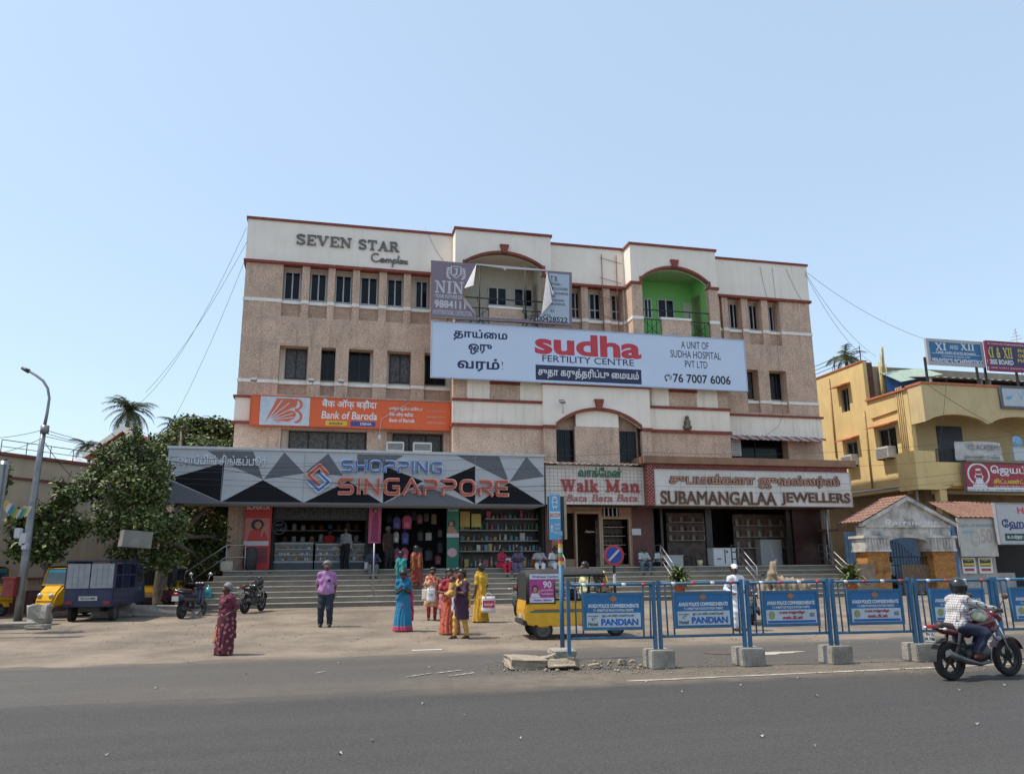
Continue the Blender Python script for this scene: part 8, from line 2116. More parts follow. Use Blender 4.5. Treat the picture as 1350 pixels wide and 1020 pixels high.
 if not any(w[0] == 'shoes' for w in g('wear',[])) and g('sandals',True):
  for f_,k_ in ((fL,'toeL'),(fR,'toeR')):
   d = V3(g(k_,(0,-1,0))).normalized(); q = MB(); c = f_ + V3((0,0,-.072)) + d * .045; n_ = V3((-d.y,d.x,0)) * .042
   a,b = c - d * .11,c + d * .13; q.add([(a - n_) * S,(b - n_) * S,(b + n_) * S,(a + n_) * S,(a - n_ + V3((0,0,.018))) * S,(b - n_ + V3((0,0,.018))) * S,(b + n_ + V3((0,0,.018))) * S,(a + n_ + V3((0,0,.018))) * S],[(3,2,1,0),(4,5,6,7),(0,1,5,4),(1,2,6,5),(2,3,7,6),(3,0,4,7)]); part('sandal',q,SHOE,t)
 t['_h'] = 0; del t['_h']
 hw_ = {'L': fr.w(pL * S),'R': fr.w(pR * S)}
 return t,hw_
def bag(name,label,hand_w,w,h,d,m_,rot=0.0,sag=.0,text=None,group=None,strap=.16):
 """a carrier bag hanging from a hand"""
 fr = Frame((hand_w.x,hand_w.y,hand_w.z - strap - h),rot); t = thing(name,label,'bag',fr,(0,0,0)); m = MB(); n = 16; rings = []
 for i in range(8):
  v = i / 7; ww = w / 2 * (1 - .12 * v + .06 * math.sin(v * 3)); dd = d / 2 * (1 - .55 * v)
  rings.append([(ww * math.copysign(abs(math.cos(a)) ** .5,math.cos(a)) + .012 * math.sin(v * 9 + a * 3),dd * math.sin(a),h * v + (.015 * math.sin(a * 5 + 1) if i == 0 else 0)) for a in [2 * math.pi * j / n for j in range(n)]])
 m.loft(rings); part('body',m,m_,t); m = MB()
 for yy in (-.25,.25): m.tube([(-w * .28,d * yy,h * .97),(-w * .16,d * yy * .5,h + strap * .6),(0,0,h + strap),(w * .16,d * yy * .5,h + strap * .6),(w * .28,d * yy,h * .97)],.007,5)
 part('handle',m,m_,t)
 if text:
  mm,(u0,u1,v0,v1) = text[0],text[1]; q = MB(); q.box(-w / 2 + w * u0,-w / 2 + w * u1,-d * .5 - .012,-d * .5 - .004,h * v0,h * v1); part('print',q,mm,t)
  if len(text) > 2: q = MB(); put(q,glyphs(text[2],.03),-w * .33,w * .33,h * .42,h * .56,-d * .5 - .012,.003); part('lettering',q,text[3],t)
 return t
C_ = cloth
def px_person(label,px,py,rot,Hpx,o,adj=0):
 p = gp(px,py); return person(label,p,rot,Hpx / depth_scale(p),o) + (p,)
MAROON = C_('maroon_floral',(.085,.012,.022),('spots',(.30,.12,.14),11)); MARS = C_('maroon_plain',(.13,.02,.04))
t,h_,p = px_person('old woman in a maroon flower-print saree holding a small orange bag at the road edge',295,863,R(-35),91,dict(fem=True,fat=1.25,hair='bun',hairm=HAIRG,lean=.04,turn=-.35,skin=1,handR=(-.20,-.06,.74),handL=(.20,-.10,.92),twist=.0,wear=[('skirt',MAROON,dict(w=.20)),('blouse',MARS,dict(sleeve=.8,hem=.1)),('pallu',MAROON,dict(side=1,len=.45))]))
bag('plastic_bag','crumpled orange and white plastic bag held low by the old woman',h_['R'],.17,.27,.09,mat('orange_bag',(.50,.22,.09),.5,.5,9),R(-20),strap=.10)
MAUVE = C_('mauve_shirt',(.33,.155,.33)); JEAN = C_('dark_jeans',(.016,.022,.035))
px_person('man in a mauve shirt and dark jeans standing alone with hands behind him',428,826,R(8),84,dict(hairm=HAIRG,moustache=True,fat=1.12,handL=(.20,.08,.80),handR=(-.19,.10,.80),footL=(.12,-.03,.075),footR=(-.11,.02,.075),wear=[('shirt',MAUVE,dict(sleeve=.95,hem=-.08)),('trousers',JEAN),('shoes',SHOE),('pocket_phone',BLACKP)]))
TEALS = C_('blue_saree',(.015,.165,.30)); PINKB = C_('pink_border',(.42,.05,.11)); TEALD = C_('teal_blouse',(.012,.12,.2))
px_person('woman in a bright blue saree with pink border looking down at her phone',531,832,R(5),79,dict(fem=True,nod=.5,hair='bun',skin=1,lean=.06,handL=(.05,-.25,1.08),handR=(-.06,-.25,1.08),wear=[('skirt',TEALS,dict(w=.21,border=PINKB)),('blouse',TEALD,dict(sleeve=.8,hem=.1)),('pallu',TEALS,dict(side=1,len=.4,tail=PINKB))]))
PEACH = C_('peach_tunic',(.50,.20,.10),('noise',(.55,.3,.18),30)); REDD = C_('red_cloth',(.36,.025,.022)); 
t,h_,p = px_person('woman in a peach tunic with red scarf and leggings holding white bags',569,817,R(10),67,dict(fem=True,hair='bun',skin=1,handR=(-.16,-.20,.95),handL=(.15,-.18,.98),turn=-.2,wear=[('kurta',PEACH,dict(sleeve=.8,len=.45)),('leggings',REDD),('dupatta',REDD,dict(hang=1))]))
WBAG = mat('white_plastic_bag',(.6,.6,.6),.45,.12,10)
bag('carrier_bag','white carrier bag held in front of the peach tunic',h_['R'] + Vector((.10,-.08,.1)),.24,.36,.14,WBAG,R(10),text=(mat('pale_blue_mark',(.3,.36,.45),.5),(.3,.7,.45,.6)),strap=.06); bag('carrier_bag','beige bag behind the white carrier bag of the woman in peach',h_['R'] + Vector((-.08,.02,.08)),.2,.3,.1,mat('beige_bag',(.48,.42,.33),.6,.1),R(-20),strap=.06)
REDSA = C_('red_saree',(.40,.028,.03),('noise',(.48,.12,.06),16)); REDB2 = C_('red_blouse',(.3,.02,.03))
t,h_,p = px_person('woman in a red saree carrying a white and purple bag beside the striped shawl',593,836,R(15),84,dict(fem=True,fat=1.1,hair='plait',turn=-.3,handL=(.14,-.22,1.0),handR=(-.18,-.18,1.02),wear=[('skirt',REDSA,dict(w=.22)),('blouse',REDB2,dict(sleeve=.8,hem=.1)),('pallu',REDSA,dict(side=1,len=.5))]))
bag('carrier_bag','white and purple shop bag held by the woman in the red saree',h_['L'] + Vector((.02,-.05,.06)),.27,.42,.12,mat('lilac_white_bag',(.55,.53,.58),.5,.12,8),R(10),text=(mat('purple_bag_print',(.28,.12,.3),.5),(.15,.85,.45,.75),'SALE',WHT),strap=.05)
PINKK = C_('pink_child_dress',(.45,.16,.17))
px_person('girl in a pale pink dress half hidden behind the woman in red',585,818,R(0),56,dict(fem=True,hair='bun',skin=0,wear=[('kurta',PINKK,dict(sleeve=.7,len=.45)),('leggings',PINKK)]))
AUB = C_('aubergine_tunic',(.045,.014,.042)); MUST = C_('mustard_leggings',(.50,.30,.07)); YSH = C_('yellow_shawl',(.52,.33,.03),('spots',(.30,.10,.03),16))
t,h_,p = px_person('woman in a dark aubergine tunic and mustard leggings carrying a baby',608,841,R(-40),88,dict(fem=True,hair='plait',turn=-.2,lean=-.04,handL=(.02,-.25,1.08),handR=(-.12,-.24,1.02),elbowL=(.8,.2,-.6),elbowR=(-.8,.2,-.6),footL=(.10,.10,.075),footR=(-.10,-.12,.075),wear=[('kurta',AUB,dict(sleeve=.9,len=.42,flare=.03)),('leggings',MUST),('dupatta',YSH,dict(hang=0))]))
fb = Frame(p,R(-40)); bb = Frame(fb.w((-.04,-.26,1.02 * 1.0)),R(-60))
BABYC = C_('baby_wrap',(.50,.30,.08),('spots',(.35,.08,.04),22))
tb2 = thing('person','baby in a yellow patterned wrap carried in the arms of a woman','person',bb,(0,0,0))
V,F_ = field([((0,0,.0),(0,.0,.17),.075,.065),((0,-.01,.2),(0,-.01,.2),.03,.03),((0,-.015,.28),(0,-.01,.275),.065,.068),((.06,0,.14),(.11,-.06,.08),.028,.02),((-.06,0,.14),(-.10,-.07,.09),.028,.02),((.04,-.02,.0),(.05,-.15,-.06),.045,.03),((-.04,-.02,.0),(-.05,-.15,-.06),.045,.03),((0,-.08,.27),(0,-.085,.265),.012,.012)],.0125,.02); m = MB(); m.add(V,F_,0,True); part('body',m,SKIN[0],tb2)
V,F_ = field([((0,0,-.02),(0,.0,.16),.095,.078),((.04,-.02,.0),(.05,-.13,-.05),.06,.045),((-.04,-.02,.0),(-.05,-.13,-.05),.06,.045)],.0125,.02); m = MB(); m.add(V,F_,0,True); part('wrap',m,BABYC,tb2)
V,F_ = field([((0,.0,.29),(0,.0,.29),.073,.073)],.0125,.02,lambda x,y,z: -(z - .29) - (y) * .8 + 0 * x); m = MB(); m.add(V,F_,0,True); part('hair',m,HAIRB,tb2)
YSA = C_('yellow_saree',(.55,.36,.02),('noise',(.45,.22,.02),22)); 
t,h_,p = px_person('woman in a bright yellow saree with a red and white bag, turned away',634,820,R(-125),75,dict(fem=True,hair='bun',turn=-.2,face=True,handL=(.22,-.08,.74),wear=[('skirt',YSA,dict(w=.23)),('blouse',C_('yellow_blouse',(.5,.3,.02)),dict(sleeve=.8,hem=.1)),('pallu',YSA,dict(side=1,len=.6))]))
pq = at(643,770,p.y - .25); bag('carrier_bag','red and white shop bag hanging from the hand of the woman in yellow',Vector((pq.x + .02,p.y - .22,gz(p) + .80)),.38,.42,.14,mat('white_red_bag',(.58,.55,.54),.5,.1),R(5),text=(mat('red_bag_print',(.5,.04,.06),.5),(.08,.92,.3,.75),'SHOP',WHT),strap=.10)
px_person('woman in a dark red dress standing behind the yellow saree',604,812,R(20),62,dict(fem=True,hair='bun',skin=1,wear=[('kurta',C_('dark_red_dress',(.25,.018,.025)),dict(sleeve=.8,len=.55)),('leggings',REDD)]))
# on the steps: two women climbing, seen from behind
def step_z(k): return ZP - rise * k
def on_step(px,k): y = YE - TR_ * (k - .5); s_ = F(px,760,y)[0]; w_ = FAC.w((s_,y,step_z(k))); return w_
p = on_step(549,4); person('woman in a rust red dress climbing the steps, seen from behind',p,R(180) + YAW * .3,1.62,dict(fem=True,hair='plait',face=False,footL=(.09,-.2,.26),footR=(-.09,.02,.075),lean=-.08,handR=(-.22,.02,.78),wear=[('kurta',C_('rust_dress',(.22,.035,.025)),dict(sleeve=.6,len=.6)),('leggings',C_('rust_leggings',(.2,.03,.02))),('dupatta',C_('rust_scarf',(.35,.12,.04)),dict(hang=0))]))
p = on_step(529,5); person('woman in a teal blouse and green scarf on the steps behind the blue saree',p,R(165),1.60,dict(fem=True,hair='plait',face=False,footL=(.09,-.02,.075),footR=(-.09,-.2,.26),wear=[('skirt',TEALS,dict(w=.2)),('blouse',C_('teal_cloth',(.02,.20,.30)),dict(sleeve=.95,hem=.0)),('dupatta',C_('green_scarf',(.05,.25,.12)),dict(hang=0))]))
def plat(px,y,rot,label,H,o): s_ = F(px,740,y)[0]; return person(label,FAC.w((s_,y,ZP)),YAW + rot,H,o)
plat(433,1.42,R(10),'shopkeeper in a red shirt behind the bakery counter',1.68,dict(wear=[('shirt',C_('red_shirt',(.42,.03,.025)),dict(sleeve=.8)),('trousers',C_('black_trousers',(.01,.01,.012)))]))
plat(455,-.1,R(-30),'man in a dark suit and white shirt standing before the bakery counter',1.70,dict(handR=(-.1,-.2,.9),wear=[('shirt',C_('white_shirt',(.5,.5,.5)),dict(sleeve=1.9)),('kurta',C_('black_coat',(.008,.008,.012)),dict(sleeve=1.9,len=.2,flare=.0)),('trousers',C_('black_trousers',(.01,.01,.012))),('shoes',SHOE)]))
plat(511,-.2,R(35),'man in a brown shirt standing at the gift shop entrance',1.72,dict(fat=1.15,hairm=HAIRG,wear=[('shirt',C_('brown_shirt',(.055,.028,.022)),dict(sleeve=.9)),('trousers',C_('grey_brown_trousers',(.03,.025,.025))),('shoes',SHOE)]))
def seated(px,label,o,k=0,H=1.55,rot=0,y=None):
 """sitting on the platform edge (or step k), feet two steps lower"""
 yy = (YE - TR_ * k + .18) if y is None else y; s_ = F(px,750,yy)[0]; z = ZP - rise * k
 base = dict(pelvis=(0,0,.13),footL=(.11,-.42,-.27),footR=(-.10,-.40,-.27),kneeL=(.2,-.6,1),kneeR=(-.2,-.6,1),lean=.16,handL=(.10,-.34,.30),handR=(-.10,-.34,.30),elbowL=(1,.3,-.4),elbowR=(-1,.3,-.4)); base.update(o)
 return person(label,FAC.w((s_,yy,z)),YAW + rot,H,base)
RKU = C_('crimson_dress',(.32,.022,.05)); NAVP = C_('navy_print_saree',(.03,.03,.09),('noise',(.12,.1,.16),25)); WHC = C_('white_cotton',(.55,.55,.56)); 
seated(660,'woman in crimson tunic and trousers sitting on the steps at the gift shelves',dict(fem=True,hair='bun',turn=.6,wear=[('kurta',RKU,dict(sleeve=1.5,len=.12,flare=.02)),('trousers',C_('bright_crimson',(.42,.02,.05)),dict(hem=-.6,top=.3))]),rot=R(30))
seated(683,'woman in a dark blue printed saree sitting beside a white shopping bag',dict(fem=True,hair='bun',nod=.2,skin=1,wear=[('blouse',NAVP,dict(sleeve=.9,hem=.0)),('skirt',NAVP,dict(seated=True,z=-.36)),('pallu',NAVP,dict(len=.1))]),rot=R(-15))
q_ = FAC.w((F(671,750,YE + .1)[0],YE + .12,ZP + .42)); bag('carrier_bag','white and red carrier bag standing between the two seated women',q_,.36,.38,.18,MATS['white_red_bag'],YAW,text=(MATS['red_bag_print'],(.15,.85,.3,.7)),strap=.04)
seated(711,'seated man in dark shirt and white trousers beside an orange bundle',dict(skin=1,nod=.25,wear=[('shirt',C_('dim_white_shirt',(.30,.29,.3)),dict(sleeve=.9)),('trousers',WHC,dict(hem=-.6,top=.3))]),rot=R(-10))
seated(728,'seated man all in white resting his head on his hand by the railing',dict(skin=1,handL=(.06,-.27,.62),nod=.2,lean=.25,wear=[('shirt',WHC,dict(sleeve=.9)),('trousers',WHC,dict(hem=-.6,top=.3))]),rot=R(20))
q_ = F(702,745,YE + .4); m = MB(); V,F_ = field([((0,0,.1),(.1,0,.55),.10,.05),((.1,0,.1),(.14,.05,.5),.08,.04)],.02,.05); m.add(V,F_,0,True); solo('cloth_bundle','orange red cloth bundle leaning beside the seated men in white','bundle',m,C_('orange_bundle',(.40,.09,.03)),Frame(FAC.w((q_[0],YE + .5,ZP)),YAW))
seated(848,'man in a pale shirt and blue jeans sitting with folded hands on the steps',dict(skin=1,nod=.45,lean=.3,footL=(.17,-.42,-.27),footR=(-.17,-.42,-.27),handL=(.04,-.38,.26),handR=(-.04,-.38,.26),wear=[('shirt',C_('pale_blue_shirt',(.36,.42,.44)),dict(sleeve=.9)),('trousers',C_('blue_jeans',(.05,.085,.13)),dict(hem=-.6,top=.3)),('shoes',SHOE)]))
seated(866,'man in a white shirt and dark trousers sitting behind the railing',dict(skin=1,nod=.3,lean=.35,wear=[('shirt',WHC,dict(sleeve=.9)),('trousers',C_('black_trousers',(.01,.01,.012)),dict(hem=-.6,top=.3))]),rot=R(25),y=YE + .75)
seated(491,'seated person in dark blue with bare feet at the gift shop entrance',dict(skin=1,nod=.2,wear=[('shirt',C_('dusky_blue_shirt',(.03,.035,.07)),dict(sleeve=1.4)),('trousers',C_('dusky_dhoti',(.12,.12,.13)),dict(hem=-.6,top=.3))]))
q_ = FAC.w((F(485,745,YE + .3)[0],YE + .35,ZP + .40)); bag('carrier_bag','white plastic bag left standing beside the seated person in dark blue',q_,.26,.30,.16,WBAG,YAW,strap=.08)
p = gp(773,824.5); person('auto driver in a pale yellow shirt standing by his auto behind the barrier',p,R(-75),1.62,dict(moustache=True,handR=(-.1,-.25,1.0),wear=[('shirt',C_('pale_yellow_shirt',(.50,.46,.24)),dict(sleeve=.9)),('trousers',C_('dark_blue_trousers',(.03,.05,.10))),('shoes',SHOE)]))
WHU = C_('white_uniform',(.62,.63,.66)); p = gp(975,831); person('traffic policeman in a white uniform and white cap behind the barriers',p,R(15),84 / depth_scale(p),dict(skin=1,turn=-.4,handL=(.12,-.15,.95),handR=(-.20,-.14,.92),hair='short',wear=[('shirt',WHU,dict(sleeve=1.7,hem=-.1)),('trousers',WHU),('cap',WHU),('belt',SHOE),('shoes',SHOE)]))
s_ = F(1178,770,YG + .9)[0]; person('man in a white shirt standing inside the gateway beside the iron gate',FAC.w((s_,YG + .95,zg)),YAW + R(30),1.66,dict(skin=1,turn=.5,wear=[('shirt',WHC,dict(sleeve=.9)),('trousers',C_('black_trousers',(.01,.01,.012))),('shoes',SHOE)]))
p = gp(222,806); person('person in dark maroon crouching beside the blue scooter',p,R(20),1.5,dict(skin=1,pelvis=(0,.1,.30),lean=.45,footL=(.12,-.05,.075),footR=(-.12,-.05,.075),nod=-.2,handL=(.1,-.35,.4),handR=(-.1,-.35,.4),wear=[('shirt',C_('dark_maroon_shirt',(.09,.015,.02)),dict(sleeve=1.3)),('trousers',C_('dark_brown_trousers',(.03,.018,.015)))]))
# ------------------------------------------------------------------ vehicles: local x forward, y left, z up
def pbev(poly,y0,y1,bev=.03,seg=2):
 """side outline (x, z) given thickness across y, with rounded edges"""
 bm = bmesh.new(); vs = [bm.verts.new((p[0],y0,p[1])) for p in poly]; f = bm.faces.new(vs); r = bmesh.ops.extrude_face_region(bm,geom=[f])
 for v in r['geom']:
  if isinstance(v,bmesh.types.BMVert): v.co.y = y1
 bmesh.ops.recalc_face_normals(bm,faces=bm.faces[:])
 if bev: bmesh.ops.bevel(bm,geom=bm.edges[:],offset=bev,segments=seg,affect='EDGES',clamp_overlap=True)
 return bm
def pb(t,name,poly,y0,y1,m,bev=.03,label=None): q = MB(); q.bm(pbev(poly,y0,y1,bev)); return part(name,q,m,t,label)
def wheel(t,x,y,z,r,w,rim_m,spokes=0,name='wheel'):
 q = MB(); hw = w / 2; k = r * .30
 q.lathe([(r - k,-hw * .8),(r - k * .4,-hw),(r - k * .12,-hw * .85),(r,-hw * .3),(r,hw * .3),(r - k * .12,hw * .85),(r - k * .4,hw),(r - k,hw * .8)],(x,y,z),28,axis='y'); o_ = part(name,q,RUBBER,t)
 q = MB(); R_ = r - k
 if spokes:
  q.lathe([(R_,-hw * .6),(R_ + .004,0),(R_,hw * .6),(R_ * .86,hw * .5),(R_ * .86,-hw * .5),(R_,-hw * .6)],(x,y,z),24,axis='y')
  for i in range(spokes):
   a = 2 * math.pi * i / spokes + .3; q.tube([(x,y,z),(x + R_ * .9 * math.cos(a),y,z + R_ * .9 * math.sin(a))],[.03,.018],6)
  q.lathe([(0,-hw),(.05,-hw * .9),(.05,hw * .9),(0,hw)],(x,y,z),12,axis='y')
 else: q.lathe([(0,-hw * .5),(R_ * .4,-hw * .6),(R_ * .5,-hw * .25),(R_ * .9,-hw * .3),(R_,-hw * .8),(R_,hw * .8),(R_ * .9,hw * .3),(R_ * .5,hw * .25),(R_ * .4,hw * .6),(0,hw * .5)],(x,y,z),20,axis='y')
 part('rim',q,rim_m,o_); return o_
AYEL = mat('auto_yellow',(.72,.39,.015),.35,.10,4,coat=.4,dirt=(.22,.13,.04),dirt_amt=.3,dirt_scale=3); CANV = mat('black_canvas',(.022,.021,.02),.75,.3,8,.3,12); RIMG = mat('grey_rim',(.07,.07,.07),.5,.1); DUSTB = mat('dusty_black',(.035,.032,.03),.8,.3,6); NPL = mat('number_plate',(.42,.42,.39),.5,.05); TAILR = mat('tail_red',(.3,.015,.012),.25,.1); LAMPG = mat('lamp_glass',(.5,.52,.52),.12,.05); SEATB = mat('dark_seat',(.04,.022,.018),.6,.2)
def auto(label,fr,ad=False,closed=False):
 t = thing('auto_rickshaw',label,'auto rickshaw',fr,(0,0,0),None); W = .62; t.scale = (.96,.98,.89)
 pb(t,'body',[(.02,.38),(-.02,.66),(.03,.98),(1.70,.90),(1.80,.62),(1.62,.34),(.35,.30)],-W,W,AYEL,.035)
 pb(t,'bumper',[(-.06,.36),(-.06,.48),(.06,.48),(.06,.34)],-W * .95,W * .95,DUSTB,.02)
 for s in (-1,1):
  q = MB(); q.box(.12,1.6,s * (W + .002),s * (W + .008),.66,.70,0); q.box(.2,1.5,s * (W + .002),s * (W + .008),.71,.735,1); part('side_stripe',q,[mat('green_stripe',(.02,.16,.10),.5),mat('red_stripe',(.35,.04,.03),.5)],t)
 # canopy: rear wall, sides of the rear quarter and the roof
 q = MB(); prof = []; n = 12
 for k in range(n + 1):
  a = math.pi * k / n; cy,sz = math.cos(a),math.sin(a); prof.append((W * 1.02 * math.copysign(abs(cy) ** .55,cy),1.36 + .32 * sz ** .6))
 sec = [(W * 1.02,.87),(W * 1.02,1.1)] + prof + [(-W * 1.02,1.1),(-W * 1.02,.87)]
 def ring(x,up=0,base=.87): return [(x,y,max(z,base) + up * (1 if z > 1.3 else 0)) for y,z in sec]
 xs = [(.04,-.12),(.0 + .02,-.03),(.1,.02),(.5,.04),(.68,.04)]
 q.loft([ring(x,u) for x,u in xs],cap=False); b_ = len(q.v); q.add(ring(.04,-.12),[list(range(len(sec)))])
 q.loft([[(x,y,z + .04) for y,z in sec[3:-3]] for x in (.68,1.2,1.75,1.95)],closed=False,cap=False)
 q.loft([[(x,y * .985,z + .02) for y,z in sec[3:-3]] for x in (.68,1.2,1.75,1.95)],closed=False,cap=False)
 part('canopy',q,CANV,t)
 q = MB()
 for s in (-1,1):
  q.tube([(1.78,s * W * .95,.85),(1.88,s * W * .95,1.6)],.02,6); q.tube([(.70,s * W,.86),(.70,s * W,1.55)],.018,6); q.tube([(1.2,s * W,.86),(1.2,s * W,1.5)],.014,6); q.tube([(.7,s * W,1.14),(1.2,s * W,1.14)],.014,6); q.tube([(.7,s * W * 1.01,1.58),(1.9,s * W * 1.01,1.58)],.016,6)
 part('frame',q,DUSTB,t)
 pb(t,'rear_seat',[(.25,.86),(.25,1.25),(.38,1.25),(.45,.98),(.9,.98),(.9,.86)],-W * .9,W * .9,SEATB,.03); pb(t,'driver_seat',[(1.25,.87),(1.25,1.2),(1.33,1.2),(1.36,.95),(1.6,.95),(1.6,.87)],-.25,.25,SEATB,.03)
 pb(t,'front_cowl',[(1.85,.40),(1.98,1.08),(2.10,1.10),(2.34,.82),(2.46,.52),(2.40,.38)],-.40,.40,AYEL,.07); pb(t,'floor',[(1.55,.36),(1.55,.42),(2.05,.42),(2.05,.36)],-.5,.5,DUSTB,.02)
 pb(t,'mudguard',[(2.08,.36),(2.16,.5),(2.34,.54),(2.5,.46),(2.56,.32),(2.5,.32),(2.42,.42),(2.3,.46),(2.2,.43),(2.14,.34)],-.1,.1,AYEL,.015)
 q = MB(); q.add([(2.08,-.55,1.09),(2.08,.55,1.09),(1.92,.55,1.62),(1.92,-.55,1.62)],[(0,1,2,3)]); ws = part('windscreen',q,mat('windscreen_glass',(.05,.08,.10),.08,.3,2,spec=.7),t)
 q = MB(); q.tube([(2.09,-.57,1.08),(2.09,.57,1.08),(1.92,.57,1.64),(1.92,-.57,1.64),(2.09,-.57,1.08)],.022,6); part('windscreen_frame',q,AYEL,ws)
 q = MB(); q.box(1.93,1.955,-.5,.5,1.50,1.60); part('sun_strip',q,mat('sun_strip_blue',(.03,.25,.4),.4),ws)
 for s in (-1,1):
  q = MB(); q.lathe([(0,.09),(.07,.07),(.085,0),(.06,-.05)],(2.36,s * .24,.74),14,axis='x'); part('headlight',q,LAMPG,t)
  q = MB(); q.box(-.012,.012,s * .42,s * .56,.62,.74); part('tail_light',q,TAILR,t)
  q = MB(); q.tube([(1.95,s * .5,1.15),(2.05,s * .72,1.2)],.01,5); q.box(2.03,2.05,s * .68,s * .80,1.12,1.26,bev=.005); part('mirror',q,DUSTB,t)
 q = MB(); q.box(-.022,-.002,-.22,.22,.5,.6); part('number_plate',q,NPL,t); q = MB(); q.tube([(1.75,-.25,1.15),(1.9,0,1.12),(1.75,.25,1.15)],.016,6); q.tube([(1.9,0,1.12),(2.1,0,.6)],.02,6); part('handlebar',q,DUSTB,t)
 for s in (-1,1): wheel(t,.42,s * .54,.235,.235,.13,RIMG)
 wheel(t,2.32,0,.235,.235,.11,RIMG)
 if ad:
  y = -W * 1.035
  def fp(nm,x0,x1,z0,z1,mm,d): q = MB(); q.box(x0,x1,y - d,y - d + .002,z0,z1); return part(nm,q,mm,a_)
  q = MB(); q.box(.10,.68,y - .006,y + .004,.90,1.46); a_ = part('advert_panel',q,mat('advert_magenta',(.42,.04,.24),.4,.08,5),t)
  fp('advert_band',.10,.86,1.47,1.60,mat('advert_white',(.58,.57,.62),.4),.008); fp('advert_band',.10,.68,.90,1.02,mat('advert_white',(.58,.57,.62),.4),.008)
  for e,mm,d in ((ell(.23,1.24,.075,.09),DHAIR,.008),(ell(.23,1.22,.05,.065),SKINP,.011),([(.12,1.03),(.15,1.13),(.3,1.13),(.36,1.03)],mat('advert_white',(.58,.57,.62),.4),.010),(ell(.33,1.16,.04,.05),SKINP,.011)): q = MB(); q.prism(e,y - d - .002,y - d); part('advert_picture',q,mm,a_)
  for s_,x0,x1,z0,z1,mm in (('90',.42,.62,1.26,1.42,WHT),('நாட்களில்',.38,.65,1.17,1.23,WHT),('எடை குறைப்பு',.38,.65,1.08,1.14,WHT),('96001 66066',.2,.62,.94,.98,mat('advert_blue',(.08,.04,.3),.4)),('Wellness Centre',.16,.78,1.51,1.56,mat('advert_blue',(.08,.04,.3),.4))): q = MB(); put(q,glyphs(s_,.02),x0,x1,z0,z1,y - .010,.003); part('lettering',q,mm,a_)
 return t
p = gp(717,843); fa = Frame((p.x,p.y,p.z),R(9)); fa = Frame(fa.w((-.42,.54,0)),R(9)); auto('yellow auto rickshaw with black hood and pink advert parked behind the first barrier',fa,True)
p = gp(52,815); auto('yellow auto rickshaw facing the road left of the blue three-wheeler van',Frame((p.x + 2.4 * math.cos(R(68)),p.y + 2.4 * math.sin(R(68)),p.z),R(-112)))
p = gp(6,812); auto('yellow auto rickshaw mostly cut off by the left edge',Frame((p.x - 2.35,p.y + .3,p.z),R(-8)))
p = gp(190,805); auto('black-hooded yellow auto rickshaw parked behind the blue van',Frame((p.x,p.y + .5,p.z),R(98)))
NVY = mat('navy_van_paint',(.011,.017,.065),.45,.15,4,coat=.3,dirt=(.06,.055,.06),dirt_amt=.35,dirt_scale=3); GRYP = mat('pale_grey_panel',(.27,.28,.30),.55,.12,4)
